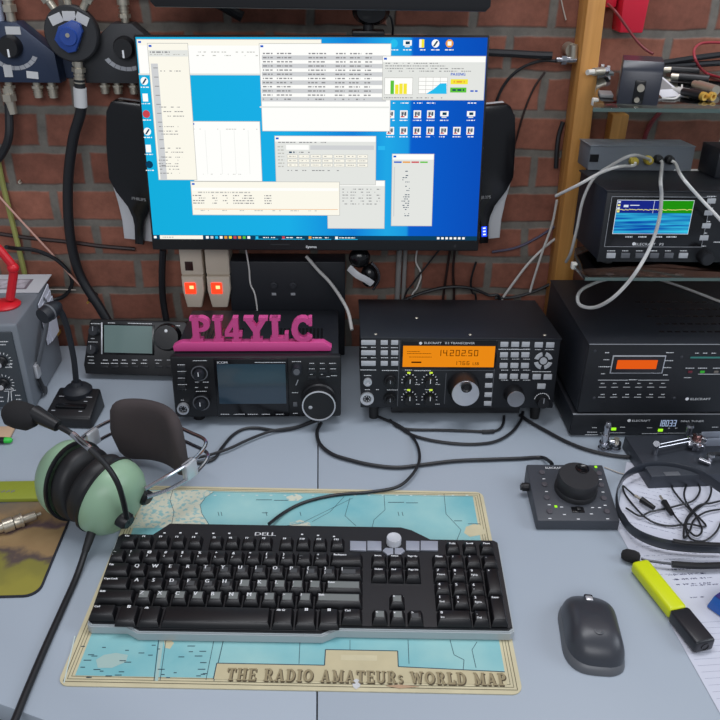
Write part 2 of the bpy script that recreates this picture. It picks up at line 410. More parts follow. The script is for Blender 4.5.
# white table window, lower middle
a = win(190, 121, 262.5, 181.5, 'white', 'white', 5)
for px in (205, 220, 234, 248):
    p = mf.f(px, 130); q = mf.f(px+2.5, 174); s.quad(p[0], q[1], p[0]+.0005, p[1], 0, SI['pale'], lay(9))
p = mf.f(194, 129); scrib(p[0], p[1], a[2]-.004, .001, 9, 'line', .4, 4)
p = mf.f(194, 174); scrib(p[0], p[1], a[2]-.03, .0008, 9, 'line', .3, 5)
# tall cream band map, left
a = win(147.2, 43, 197.5, 180, 'cream', 'cream', 10)
s.quad(a[0]+.001, a[1]-.017, a[2]-.001, a[1]-.009, 0, SI['pale'], lay(14))
scrib(a[0]+.003, a[1]-.0115, a[0]+.03, .0018, 15, 'ink', .8, 7); scrib(a[0]+.003, a[1]-.0145, a[0]+.05, .001, 15, 'line', .6, 8)
s.quad(a[0]+.003, a[3]+.001, a[0]+.0125, a[1]-.026, 0, SI['grey'], lay(14))
for i in range(12):
    z = a[1]-.032-i*.0118; s.quad(a[0]+.006, z, a[0]+.012, z+.001, 0, SI['ink'], lay(15))
for py in (71, 107, 111.5, 116, 126.5, 131, 134, 148, 152, 157, 160, 163.5, 166, 169, 173):
    p = mf.f(160+random.Random(py).uniform(-2, 6), py); scrib(p[0], p[1], min(p[0]+.028, a[2]-.006), .0011, 15, 'ink', .75, int(py))
# log list window, upper middle
a = win(259, 43.3, 390, 131.5, 'white', 'white', 16)
for i in range(12):
    py = 51.8+i*4.15; p = mf.f(262, py); q = mf.f(386, py+3.6)
    if i and i % 2: s.quad(p[0], q[1]-.0008, q[0], p[1]+.0008, 0, SI['grey'], lay(20))
    zc = (p[1]+q[1])/2
    for fx, fl in ((.01, .024), (.03, .052), (.075, .10), (.114, .128), (.134, .15), (.156, .166)):
        scrib(p[0]+fx*.95-.008, zc, p[0]+fl*.95-.008, .0017, 21, 'ink', .95, i*7)
R(260, 106.2, 389, 108, 'pale', 20)
# grey control window, centre
a = win(274.5, 135.5, 375.8, 185, 'pale', 'white', 16)
s.quad(a[0]+.016, a[1]-.019, a[0]+.048, a[1]-.0125, 0, SI['white'], lay(20)); s.quad(a[0]+.05, a[1]-.019, a[2]-.003, a[1]-.013, 0, SI['grey'], lay(20))
scrib(a[0]+.005, a[1]-.009, a[0]+.075, .0013, 20, 'ink', .8, 2)
scrib(a[0]+.02, a[1]-.0225, a[0]+.024, .0022, 20, 'dark', 1, 2); scrib(a[0]+.026, a[1]-.0225, a[0]+.03, .0022, 20, 'dark', 1, 3); scrib(a[0]+.034, a[1]-.0225, a[0]+.05, .0014, 20, 'ink', .8, 3)
for j in range(3):
    for i in range(7):
        xx = a[0]+.017+i*.0165; zz = a[1]-.0305-j*.006
        s.quad(xx, zz, xx+.015, zz+.005, 0, SI['line'], lay(20)); s.quad(xx+.0005, zz+.0005, xx+.0145, zz+.0045, 0, SI['cream'], lay(21))
        scrib(xx+.003, zz+.0025, xx+.012, .0009, 22, 'ink', .8, i+9*j)
for i in range(7): scrib(a[0]+.004, a[1]-.015-i*.0045, a[0]+.013, .0016, 20, 'line', .9, i)
scrib(a[0]+.017, a[1]-.0475, a[0]+.09, .0012, 20, 'ink', .7, 2)
scrib(a[0]+.003, a[3]+.003, a[0]+.03, .0011, 20, 'ink', .7, 2)
# status window, lower right of centre
a = win(327, 180, 384.5, 228.6, 'pale', 'white', 11)
for j in range(6):
    for i in range(5): scrib(a[0]+.022+i*.0115, a[1]-.0125-j*.0042, a[0]+.03+i*.0115, .0012, 15, 'ink', .6, i+7*j)
# cream list window, lower left
a = win(190.7, 181, 340, 215.3, 'cream', 'cream', 20)
s.quad(a[0]+.001, a[1]-.013, a[2]-.002, a[1]-.009, 0, SI['white'], lay(24)); scrib(a[0]+.01, a[1]-.0155, a[0]+.085, .0018, 24, 'line', 1, 3)
for j in range(4):
    for (u, v) in ((.002, .02), (.03, .037), (.045, .052), (.06, .09), (.105, .115)): scrib(a[0]+u, a[1]-.02-j*.0036, a[0]+v, .0014, 24, 'ink', .85, j+int(u*900))
s.quad(a[0]+.003, a[3]+.0085, a[2]-.003, a[3]+.0091, 0, SI['orange'], lay(24))
for i in range(7): scrib(a[0]+.012+i*.026, a[3]+.0068, a[0]+.024+i*.026, .0012, 24, 'line', .8, i)
# tall waterfall window, right
a = win(392, 153.6, 431.8, 226, 'pale', 'white', 11)
for i, c in enumerate(('blue', 'orange', 'red', 'green')): s.quad(a[0]+.003+i*.0123, a[1]-.0125, a[0]+.0137+i*.0123, a[1]-.0105, 0, SI[c], lay(15))
for i in range(22): scrib(a[0]+.014+random.Random(i).uniform(0, .006), a[1]-.024-i*.0030, a[0]+.026, .0011, 15, 'dark', .55, i)
s.quad(a[0]+.003, a[3]+.014, a[0]+.0045, a[1]-.018, 0, SI['grey'], lay(15))
# statistics window, upper right
a = win(382.5, 55.8, 483.5, 100.4, 'pale', 'white', 21)
for j, L in enumerate((.075, .085, .11, .12)): scrib(a[0]+.004, a[1]-.0095-j*.0033, a[0]+L, .0011, 25, 'ink', .8, j)
p = mf.f(384.5, 77.5); q = mf.f(412.5, 94.8); s.quad(p[0], q[1], q[0], p[1], 0, SI['line'], lay(25)); s.quad(p[0]+.0006, q[1]+.0006, q[0]-.0006, p[1]-.0006, 0, SI['white'], lay(26))
for px, py, c in ((390.5, 80.5, 'green'), (395, 84.5, 'yellow'), (399.2, 83.5, 'yellow'), (403.4, 83.5, 'yellow')):
    u = mf.f(px, py); s.quad(u[0], q[1]+.001, u[0]+.0048, u[1], 0, SI[c], lay(27))
p = mf.f(418.5, 77.5); q = mf.f(446.5, 93.8); s.quad(p[0], q[1], q[0], p[1], 0, SI['white'], lay(25))
for i in range(5):
    xx = p[0]+(q[0]-p[0])*i/4; s.quad(xx, q[1], xx+.0005, p[1], 0, SI['line'], lay(26)); zz = q[1]+(p[1]-q[1])*i/4; s.quad(p[0], zz, q[0], zz+.0005, 0, SI['line'], lay(26))
u = [mf.f(*z) for z in ((426, 93.8), (446.3, 93.8), (446.3, 83.2), (440, 83.4), (433.5, 89))]
s.add([(v[0], v[1], 0) for v in u], [(0, 1, 2, 3, 4)], SI['cyan'], False, lay(27))
p = mf.f(450.5, 75.6); s.text('PA1ENG', .0036, p[0], p[1], 0, SI['blue'], lay(25), 'l', 1.1, .0004)
p = mf.f(450.5, 79.2); q = mf.f(467.5, 84.3); s.quad(p[0], q[1], q[0], p[1], 0, SI['yellow'], lay(25)); scrib(p[0]+.004, (p[1]+q[1])/2, q[0]-.004, .0022, 26, 'orange', 1, 2)
p = mf.f(450, 87.5); q = mf.f(466, 92.5); s.quad(p[0], q[1], q[0], p[1], 0, SI['green'], lay(25)); scrib(p[0]+.003, (p[1]+q[1])/2, q[0]-.003, .0022, 26, 'dark', 1, 4)
p = mf.f(470, 91); scrib(p[0], p[1], p[0]+.01, .002, 25, 'blue', 1, 4)
p = mf.f(384, 97.7); scrib(p[0], p[1], p[0]+.08, .0011, 25, 'ink', .7, 4)
# desktop icons
def icon(px, py, kind, k=4):
    p = mf.f(px, py); x, z = p; c, d = .0052, .0052
    if kind == 'n':
        s.quad(x-c, z-d, x+c, z+d, 0, SI['white'], lay(k)); s.quad(x-c*.75, z-d*.2, x+c*.75, z+d*.75, 0, SI['grey'], lay(k+1))
        s.add([(x-c*.6, z-d*.7, 0), (x-c*.25, z-d*.7, 0), (x-c*.25, z+d*.6, 0), (x-c*.6, z+d*.6, 0)], [(0, 1, 2, 3)], SI['dark'], False, lay(k+2))
        s.add([(x+c*.25, z-d*.4, 0), (x+c*.6, z-d*.4, 0), (x+c*.6, z+d*.6, 0), (x+c*.25, z+d*.6, 0)], [(0, 1, 2, 3)], SI['dark'], False, lay(k+2))
        s.add([(x-c*.5, z+d*.6, 0), (x-c*.1, z+d*.6, 0), (x+c*.5, z-d*.3, 0), (x+c*.1, z-d*.3, 0)], [(0, 1, 2, 3)], SI['ink'], False, lay(k+3))
        s.quad(x-c*.8, z-d*.75, x+c*.2, z-d*.45, 0, SI['red'], lay(k+3))
    elif kind == 'pc':
        s.quad(x-c*1.1, z-d*.5, x+c*1.1, z+d*.8, 0, SI['white'], lay(k)); s.quad(x-c*.5, z-d*.2, x+c*.6, z+d*.5, 0, SI['dark'], lay(k+1)); s.quad(x-c*.7, z-d*.9, x+c*.6, z-d*.6, 0, SI['pale'], lay(k))
    elif kind == 'folder': s.quad(x-c*.6, z-d, x+c*.7, z+d, 0, SI['yellow'], lay(k)); s.quad(x-c*.6, z-d, x, z+d, 0, SI['cream'], lay(k+1))
    else:
        n = 14; col = {'disc': 'white', 'cyan': 'cyan', 'orange': 'orange', 'red': 'red', 'doc': 'white', 'dark': 'dark'}[kind]
        if kind == 'doc': s.quad(x-c*.7, z-d, x+c*.7, z+d, 0, SI[col], lay(k))
        else: s.add([(x+c*math.cos(2*PI*i/n), z+d*math.sin(2*PI*i/n), 0) for i in range(n)], [tuple(range(n))], SI[col], False, lay(k))
        if kind == 'disc': s.add([(x-c*.7, z-d*.7, 0), (x-c*.2, z-d*.7, 0), (x+c*.7, z+d*.5, 0), (x+c*.3, z+d*.7, 0)], [(0, 1, 2, 3)], SI['dark'], False, lay(k+1))
        if kind == 'orange': s.quad(x-c*.5, z-d*.5, x+c*.5, z+d*.5, 0, SI['white'], lay(k+1))
    scrib(x-c*1.1, z-d-.0028, x+c*1.1, .0013, k, 'white', .9, int(px))
for px, kd in ((394, 'cyan'), (407.5, 'pc'), (421.5, 'folder'), (435.5, 'disc'), (449.5, 'orange')): icon(px, 43.5, kd)
for px in (390.5, 403.8, 417.3, 430.8): icon(px, 114.3, 'n')
icon(444.3, 114.3, 'pc'); icon(471, 114.3, 'pc')
for i in range(7): icon(390.3+i*13.3, 130.8, 'n')
for px in (391, 405, 418, 431, 472):
    p = mf.f(px, 103); scrib(p[0]-.006, p[1], p[0]+.006, .0013, 4, 'white', .9, px)
for py, kd in ((81, 'disc'), (97.5, 'doc'), (114, 'red'), (131.5, 'disc'), (148.5, 'doc'), (164.5, 'dark')): icon(144.5+(py-81)*.06, py, kd)
# task bar
p = (0, z0+.0062); s.quad(x0, z0, x1, p[1], 0, SI['dark'], lay(2))
zt = (z0+p[1])/2; h = (p[1]-z0)
s.quad(x0+.001, zt-h*.28, x0+.005, zt+h*.28, 0, SI['white'], lay(3))
p = mf.f(160, 237); q = mf.f(203, 237); s.quad(p[0], z0+h*.06, q[0], z0+h*.94, 0, SI['cream'], lay(3)); scrib(p[0]+.004, zt, p[0]+.02, .001, 4, 'ink', .8, 3)
for i in range(10):
    p = mf.f(206+i*4.6, 237); s.quad(p[0], zt-h*.3, p[0]+.0042, zt+h*.3, 0, SI[('white', 'grey', 'cyan', 'white', 'orange', 'yellow', 'red', 'orange', 'green', 'white')[i]], lay(3))
for i in range(4):
    p = mf.f(255+i*26.5, 237); s.quad(p[0], z0+.0004, p[0]+.034, z0+.0012, 0, SI['cyan'], lay(3)); s.quad(p[0]+.001, zt-h*.3, p[0]+.005, zt+h*.3, 0, SI[('cyan', 'red', 'orange', 'white')[i]], lay(3)); scrib(p[0]+.007, zt, p[0]+.03, .0013, 3, 'white', .9, i)
for i in range(7):
    p = mf.f(437+i*4.2, 237); s.quad(p[0], zt-h*.25, p[0]+.0036, zt+h*.25, 0, SI['white'], lay(3))
s.build('screen', t, SM)
p = mf.f(314, 246.6); MB().text('iiyama', .0042, p[0]-.004, p[1]-.002, .0004, 0, FRONT, 'c', 1.1, .0003).build('logo', t, WHT)
q = mf.f(280, 244.5); MB().box((q[0]-.014, -.0006, q[1]-.0008), (q[0]+.014, .001, q[1]+.0008)).build('logo_plate', t, PANEL)
q = mf.f(455, 246); MB().cyl((q[0], .001, q[1]), (q[0], -.0008, q[1]), .0022, n=14).build('power_button', t, PANEL)

# wall arm that carries it
AM = MM.inverted() @ TR(-.03, WALL_Y, .32)
MB().box((-.05, -.010, -.05), (.05, -.0002, .05), 0, .002, AM).build('wall_plate', t, BLKM)
MB().box((-.022, -.060, -.022), (.022, -.010, .022), 0, .002, AM).build('wall_arm', t, BLKM)

# ------------------------------------------------------------------ upper monitor (only its underside shows)
c = W(320, 5, 1.09)
MU = TR(c.x, 1.075, c.z-.004) @ RX(-3)
uf = Fr(MU)
xa = uf.f(150, 4)[0]; xb = uf.f(491, 4)[0]
t = thing('monitor', 'black monitor above the lit one, only its lower bezel in view', 'monitor', MU)
MB().prism([(xa, .006), (xa+.006, 0), (xb-.006, 0), (xb, .006), (xb, .28), (xa, .28)], -.03, 0, 0, .002, FRONT).build('housing', t, BLK)
MB().quad(xa+.006, .016, xb-.006, .274, .0004, 0, FRONT).build('screen', t, em('upper_monitor', (20, 60, 110), .6))
MB().box(((xa+xb)/2-.06, .031, .05), ((xa+xb)/2+.06, .1135, .2), 0, .006).build('rear_mount', t, BLK)

# webcam on the rim of the lower monitor
c = W(369, 33.5, 1.105)
t = thing('webcam', 'small round black webcam perched on the top rim of the lit monitor', 'webcam', TR(c.x, (MM @ V((.03, .006, MH))).y, (MM @ V((.03, .006, MH))).z+.0012))
MB().box((-.022, -.012, 0), (.022, .014, .006), 0, .002).cyl((0, 0, .006), (0, 0, .014), .007).build('clip', t, BLK)
MB().lathe([(0, -.019), (.013, -.019), (.019, -.012), (.02, .006), (.015, .016), (0, .018)], TR(.003, 0, .029) @ RX(90), 28, 0, 1.25, .85).build('body', t, BLKG)
MB().lathe([(.006, 0), (.008, .002), (.0085, .006), (.0065, .0062), (0, .004)], TR(-.004, -.0185, .029) @ RX(90)).build('lens', t, BLKG)
MB().tube([(.02, .004, .026), (.03, .008, .022), (.034, .012, .008), (.034, .02, -.006)], .0016).build('cord', t, CABLE)
# ------------------------------------------------------------------ loudspeakers either side of the lit monitor
SILK = mat('speaker_silver_shell', (208, 209, 212), .42)
def speaker(axt, axb, Y, side):
    # axis at (axt, 106) top and (axb, 245) bottom
    tp = W(axt[0], axt[1], Y); bt = W(axb[0], axb[1], Y)
    ang = math.degrees(math.atan2(tp.x-bt.x, tp.z-bt.z))
    M = TR(bt.x, Y, bt.z) @ RY(ang)
    return M, (tp-bt).length
def build_speaker(M, H, label, lit):
    t = thing('loudspeaker', label, 'speaker', M, 'flared desk speakers flanking the monitor')
    hw = .048
    out = [(-.0065, 0), (.0065, 0), (.0075, .03), (.010, .042), (.017, .058), (.034, .079), (.0445, .098), (.0475, .15), (.0465, H-.018), (.040, H-.004), (.034, H),
           (-.034, H), (-.040, H-.004), (-.0465, H-.018), (-.0475, .15), (-.0445, .098), (-.034, .079), (-.017, .058), (-.010, .042), (-.0075, .03)]
    MB().prism(out, -.012, .004, 0, .003, FRONT).build('front_panel', t, BLKG)
    sh = [(-.027, 0), (.027, 0), (.030, .03), (.036, .058), (.0425, .08), (.049, .105), (.0497, .15), (.0485, H-.018), (.040, H-.006), (.034, H-.002),
          (-.034, H-.002), (-.040, H-.006), (-.0485, H-.018), (-.0497, .15), (-.049, .105), (-.0425, .08), (-.036, .058), (-.030, .03)]
    MB().prism(sh, -.034, -.0122, 0, .004, FRONT).build('silver_shell', t, SILK)
    MB().text('PHILIPS', .0048, 0, .071, .0043, 0, FRONT, 'c', 1.0, .0002).build('logo', t, WHT)
    MB().box((-.02, .0342, .07), (.02, WALL_Y-M.translation.y-.0005, .11), 0, .002).build('wall_bracket', t, BLK)
    if lit:
        b = MB().box((-.004, -.0046, .012), (.004, -.0041, .028)); 
        b.build('volume_display', t, mat('blue_display', (30, 70, 255), emit=1.6))
        d = MB()
        for z in (.0145, .0195, .0245): d.box((-.002, -.0051, z), (.002, -.0046, z+.002))
        d.build('volume_mark', t, mat('display_white', (225, 235, 255), emit=1.4))
    else:
        pass
    return t
M, H = speaker((139.5, 103), (139.5, 244), 1.152, 0)
build_speaker(M, H, 'black speaker with silver flanks poking out left of the lit monitor', False)
M, H = speaker((482, 106), (484, 243), 1.128, 1)
build_speaker(M, H, 'black speaker with a glowing blue display poking out right of the lit monitor', True)
# ------------------------------------------------------------------ antenna switches on the wall
NAVY = mat('navy_hammered_metal', (42, 54, 78), .4, metal=.2, bump=.1)
CHAR = mat('charcoal_metal', (46, 47, 50), .5, metal=.1)
def so239(p, d, L=.03, r=.0075, parent=None, name='connector'):
    d = V(d).normalized(); p = V(p); b = MB()
    b.cyl(p, p+d*L*.25, r*.75, n=16); b.cyl(p+d*L*.25, p+d*L*.42, r*1.15, n=6); b.cyl(p+d*L*.42, p+d*L, r*.8, n=16)
    for i in range(3): b.cyl(p+d*L*(.5+.15*i), p+d*L*(.55+.15*i), r*.95, n=16)
    return b.build(name, parent, NICK)
def coax_switch(label, M, m, hw, scale=1, out=(('b', -1), ('b', 0), ('b', 1))):
    t = thing('antenna_switch', label, 'antenna switch', M, 'antenna switches on the brick wall')
    poly = [(-.014, .044), (.014, .044), (.058, .006), (.060, -.034), (-.060, -.034), (-.058, .006)]
    MB().prism(poly, .004, .034, 0, .002, FRONT).build('body', t, m)
    MB().prism([(-.082, -.032), (.082, -.032), (.082, -.002), (.066, .010), (-.066, .010), (-.082, -.002)], .0005, .0045, 0, .0008, FRONT).build('flange', t, m)
    for x in (-.075, .075): MB().cyl((x, -.0046, -.012), (x, -.0068, -.012), .004, n=14).build('screw', t, NICK)
    k = MB().lathe([(.015, 0), (.015, .008), (.0125, .016), (0, .016)], TR(.002, -.034, .014) @ RX(90), 24)
    kb = k.build('selector_knob', t, BLK)
    MB().box((.0008, -.0508, .002), (.0032, -.050, .012)).build('pointer', kb, WHT)
    b = MB()
    for i in range(9):
        a0 = rad(-150+i*14); a1 = rad(-150+(i+1)*14-1); ra, rb = .024, .0295
        b.add([(.002+ra*math.cos(a0)*1.2, .012+ra*math.sin(a0), .0344), (.002+ra*math.cos(a1)*1.2, .012+ra*math.sin(a1), .0344), (.002+rb*math.cos(a1)*1.2, .012+rb*math.sin(a1), .0344), (.002+rb*math.cos(a0)*1.2, .012+rb*math.sin(a0), .0344)], [(0, 1, 2, 3)], 0, False, FRONT)
    b.build('scale_marking', t, GRY)
    return t
c = W(13.5, 56.5, WALL_Y-.03)
M = TR(c.x, WALL_Y, c.z)
t = coax_switch('navy blue antenna switch at the left edge with white paper labels', M, NAVY, .06)
f = Fr(M)
def lab(px, py, w_, h_, r=0, off=-.0347, parent=None):
    x, z = f.f(px, py, off); MB().prism([(-w_/2, -h_/2), (w_/2, -h_/2), (w_/2, h_/2), (-w_/2, h_/2)], 0, .0004, 0, 0, TR(x, off, z) @ FRONT @ RZ(r)).build('paper_label', parent, LABEL)
lab(13, 30.5, .020, .010, 0, -.0347, t); lab(8, 71, .0115, .016, 0, -.0347, t); lab(32.5, 75, .016, .0095, -5, -.0347, t)
so239((.002, -.018, .042), (0, 0, 1), .055, .0085, t)
for px in (8, 36, 51):
    x, z = f.f(px, 80, -.018); so239((x, -.018, -.0345), (0, 0, -1), .022, .0075, t)
# plug of the left feeder
c = W(137, 60, WALL_Y); M = TR(W(126, 57.5, WALL_Y-.03).x, WALL_Y, W(126, 57.5, WALL_Y-.03).z)
t2 = coax_switch('black antenna switch partly hidden behind the upper left corner of the lit monitor', M, CHAR, .06)
f = Fr(M)
so239((.002, -.018, .042), (0, 0, 1), .03, .0075, t2)
for px in (104, 117, 133):
    x, z = f.f(px, 82, -.018); so239((x, -.018, -.0345), (0, 0, -1), .016, .007, t2)
# round switch with the blue knob
c = W(72, 33.5, WALL_Y-.045); M = TR(c.x, WALL_Y, c.z); f = Fr(M)
t = thing('antenna_switch', 'round black antenna switch with a blue winged knob', 'antenna switch', M, 'antenna switches on the brick wall')
MB().lathe([(0, .0505), (.034, .0505), (.036, .048), (.036, .0362), (0, .0362)], RX(90), 40).build('body', t, CHAR)
MB().box((-.004, -.0358, -.012), (.010, -.0006, .012), 0, .002).build('mounting_plate', t, CHAR)
kn = MB().lathe([(.014, 0), (.014, .006), (.011, .014), (0, .014)], TR(0, -.0507, -.002) @ RX(90), 24)
kn.prism([(-.004, -.021), (.006, -.019), (.019, .006), (.017, .016), (.006, .020), (-.012, .012), (-.02, -.004), (-.014, -.014)], .002, .011, 0, .002, TR(0, -.0507, -.002) @ FRONT)
kn = kn.build('winged_knob', t, mat('blue_knob', (38, 72, 150), .4))
MB().cyl((0, -.064, 0), (0, -.066, 0), .0028, n=12).build('knob_screw', kn, NICK)
for px, py, r in ((56, 19, 22), (69, 16, 0), (82, 19, -28)):
    x, z = f.f(px, py, -.051)
    MB().prism([(-.0085, -.006), (.0085, -.006), (.0085, .006), (-.0085, .006)], 0, .0004, 0, 0, TR(x, -.0508, z) @ FRONT @ RZ(r)).build('paper_label', t, LABEL)
x, z = f.f(72.5, 46, -.051); MB().prism([(-.0075, -.003), (.0075, -.003), (.0075, .003), (-.0075, .003)], 0, .0004, 0, 0, TR(x, -.0508, z) @ FRONT).build('paper_label', t, LABEL)
for a in (32, 0, -32):
    d = V((-math.sin(rad(a)), 0, math.cos(rad(a)))); so239(V((0, -.043, 0))+d*.0355, d, .045, .007, t)
so239((.002, -.043, -.0355), (-.10, .03, -1), .034, .008, t)

# thick feeder down from the round switch
a = M @ V((-.0015, -.042, -.0705))
pt = [a+V((.001, 0, .012)), a+V((-.0035, .002, -.03)), W(73, 140, 1.156), W(68, 185, 1.162), W(70, 235, 1.162), W(80, 275, 1.162), W(100, 308, 1.155), W(112, 330, 1.15), W(118, 352, 1.145)]
t = thing('coax_feeder', 'thick black coax hanging from the round antenna switch', 'cable', TR(*a))
I = TR(*(-a))
MB().tube([I @ p for p in pt], .0075, 12).build('sheath', t, CABLE)
MB().cyl((0, 0, 0), (-.003, .0015, -.026), .009, n=16).build('paper_flag', t, LABEL)
# feeder of the blue switch
f0 = W(8, 92, 1.172)
pt = [f0, W(9, 112, 1.17), W(9, 135, 1.165), W(4, 150, 1.165), W(-6, 162, 1.165), W(-30, 175, 1.165)]
t = thing('coax_feeder', 'black coax curving away from the bottom of the navy switch', 'cable', TR(*f0)); I = TR(*(-f0))
MB().tube([I @ p for p in pt], .006, 10).build('sheath', t, CABLE)
b = MB().cyl((0, 0, .006), (0, 0, -.03), .0075, n=16); b.cyl((0, 0, -.002), (0, 0, -.012), .0105, n=6)
b.build('plug', t, NICK)
# short lead with an elbow plug on the right switch
f0 = t2.matrix_world @ V((.002, -.018, .072))
t = thing('coax_feeder', 'black coax with an elbow plug leaving the top of the half hidden switch', 'cable', TR(*f0)); I = TR(*(-f0))
MB().cyl((0, 0, -.006), (0, 0, .012), .0085, n=16).cyl((0, 0, .008), (.035, 0, .010), .0065, n=16).build('elbow_plug', t, NICK)
MB().tube([(.03, 0, .010), (.05, 0, .010), (.08, .002, .008), (.12, .008, 0), (.16, .008, -.02)], .0072, 10).build('sheath', t, CABLE)
# pale conduit in the corner
a = W(1, 2, 1.175)
tag(MB().cyl((a.x-.012, 1.1775, a.z-.03), (a.x-.012, 1.1775, a.z+.25), .012).build('conduit', None, mat('pale_plastic', (176, 184, 205), .5)), 'pale plastic pipe running up the wall in the top left corner', 'pipe')

# loose wires on the left part of the wall
cable('flat_cable', 'yellow green flat cable hanging down the bricks at the left edge', [W(-4, 150, 1.183), W(3, 185, 1.183), W(13, 225, 1.182), W(22, 262, 1.182), W(27, 285, 1.182)], .0042, mat('yellow_green_cable', (150, 152, 84), .5))
cable('wire', 'thin pale pink wire slanting down the bricks to the thick coax', [W(-4, 193, 1.176), W(25, 225, 1.176), W(52, 254, 1.176), W(72, 277, 1.174), W(92, 297, 1.172)], .0016, mat('pink_wire', (206, 160, 145), .5))
cable('cable', 'dark red brown cable running level across the bricks behind the left speaker', [W(-6, 233, 1.184), W(30, 238, 1.184), W(70, 242, 1.184), W(100, 246, 1.184), W(135, 249, 1.184)], .0034, mat('brown_cable', (44, 26, 24), .5))
cable('cable', 'black cable arching from the red stand and looping back to the grey case', [W(6, 247, 1.13), W(16, 248.5, 1.15), W(34, 250, 1.165), W(54, 258, 1.174), W(68, 271, 1.176), W(72, 284, 1.176), W(64, 296, 1.172), W(52, 300, 1.165), W(46, 298, 1.15)], .0032, CABLE)
a = W(94, 296, 1.17)
t = thing('loose_plug', 'small black plug with brass tip dangling beside the thick coax', 'plug', TR(*a) @ RY(45))
MB().cyl((0, 0, .006), (0, 0, -.012), .0035, n=12).build('body', t, BLK)
MB().cyl((0, 0, -.012), (0, 0, -.018), .0018, n=10).build('tip', t, GOLD)
a = W(55.5, 335, 1.175)
t = thing('brass_connector', 'small brass connector low on the bricks behind the gooseneck microphone', 'connector', TR(*a))
MB().cyl((0, .0145, 0), (0, -.006, 0), .005, n=12).build('body', t, GOLD); MB().cyl((0, -.006, 0), (0, -.012, 0), .003, n=10).build('pin', t, GOLD)
cable('wire', 'short pale wire stretched level above the brass connector', [W(47, 289.5, 1.17), W(60, 289.5, 1.172), W(76, 290, 1.174)], .001, mat('pale_wire', (190, 180, 170), .5))
cable('screw_hook', 'tiny screw eye in the mortar left of the thick coax', [W(20, 180, 1.19), W(20, 180.5, 1.18), W(18.5, 182, 1.178), W(20, 183.5, 1.178), W(21.5, 182, 1.178)], .0012, NICK, 'hook')
# ------------------------------------------------------------------ front panel helpers
def marks(mb, f, rows, mi=0, off=-.0004, h=.0011):
    """rows of unreadably small panel printing: (px0, px1, py)"""
    r = random.Random(len(rows)*7+3)
    for px0, px1, py in rows:
        xa, z = f.f(px0, py); xb, _ = f.f(px1, py); x = xa
        while x < xb:
            L = r.uniform(.0010, .0026)
            mb.quad(x, z-h/2, min(x+L, xb), z+h/2, 0, mi, TR(0, off, 0) @ FRONT); x += L+.0006
def button(t, f, px, py, pw, ph, m=None, name='button', out=.0016):
    x0, z1 = f.f(px-pw/2, py-ph/2); x1, z0 = f.f(px+pw/2, py+ph/2)
    return MB().box((x0, -out, z0), (x1, .0008, z1), 0, .0005).build(name, t, m or BTN)
def knob(t, f, px, py, prad, L, m, name='knob', cap=None, capm=None, off=0):
    x, z = f.f(px, py); x2, _ = f.f(px+prad, py); r = x2-x
    k = MB().lathe([(r, 0), (r, L*.75), (r*.9, L), (0, L)], TR(x, off, z) @ RX(90), 28).build(name, t, m)
    if cap: MB().lathe([(r*cap, 0), (r*cap*.97, .0012), (0, .0012)], TR(x, off-L-.00005, z) @ RX(90), 28).build('cap', k, capm)
    return k, x, z, r
def feet(t, W_, D_, h, r=.008):
    for x in (.03, W_-.03):
        for y in (.03, D_-.03): MB().cyl((x, y, -h), (x, y, -.0003), r*.85, r, n=16).build('foot', t, RUB)

# ------------------------------------------------------------------ transceiver with the amber display
p0 = D(360.5, 407.5, .026); p1 = D(552.5, 408.5, .026)
ang = math.degrees(math.atan2(p1.y-p0.y, p1.x-p0.x))
K3M = TR(*p0) @ RZ(ang*.7) @ RX(-6.0); f = Fr(K3M)
kw = f.f(552.5, 408.5)[0]; kh = f.f(456, 338.5)[1]; kdp = .165
t = thing('radio_transceiver', 'wide black radio with a glowing amber display and big silver tuning dial', 'radio', K3M)
MB().box((.001, .002, .001), (kw-.001, kdp, kh-.001), 0, .0015).build('case', t, BLKM)
MB().box((-.0015, -.0012, kh-.0015), (kw+.0015, kdp+.001, kh+.0012), 0, .0007).build('cover_plate', t, BLKM)
b = MB()
for x, y in ((.02, .012), (kw-.02, .012), (kw*.55, .012), (kw*.3, .08)): b.lathe([(.0026, 0), (.0018, .0009), (0, .001)], TR(x, y, kh+.0012), 12)
b.build('cover_screw', t, NICK)
MB().box((0, -.0000, 0), (kw, .0035, kh-.0018), 0, .0008).build('front_panel', t, PANEL)
for x in (.02, kw-.02): MB().cyl((x, .018, -.0003), (x, .018, -.0245), .0075, .0065, n=16).build('front_foot', t, RUB)
for x in (.02, kw-.02): MB().cyl((x, kdp-.02, -.0003), (x, kdp-.02, -.0058), .007, n=16).build('rear_foot', t, RUB)
MB().box((.045, .009, -.013), (kw-.045, .014, -.0004), 0, .001).build('shade_bar', t, BLK)  # black bar added to stand in for the dark shadow under the radio
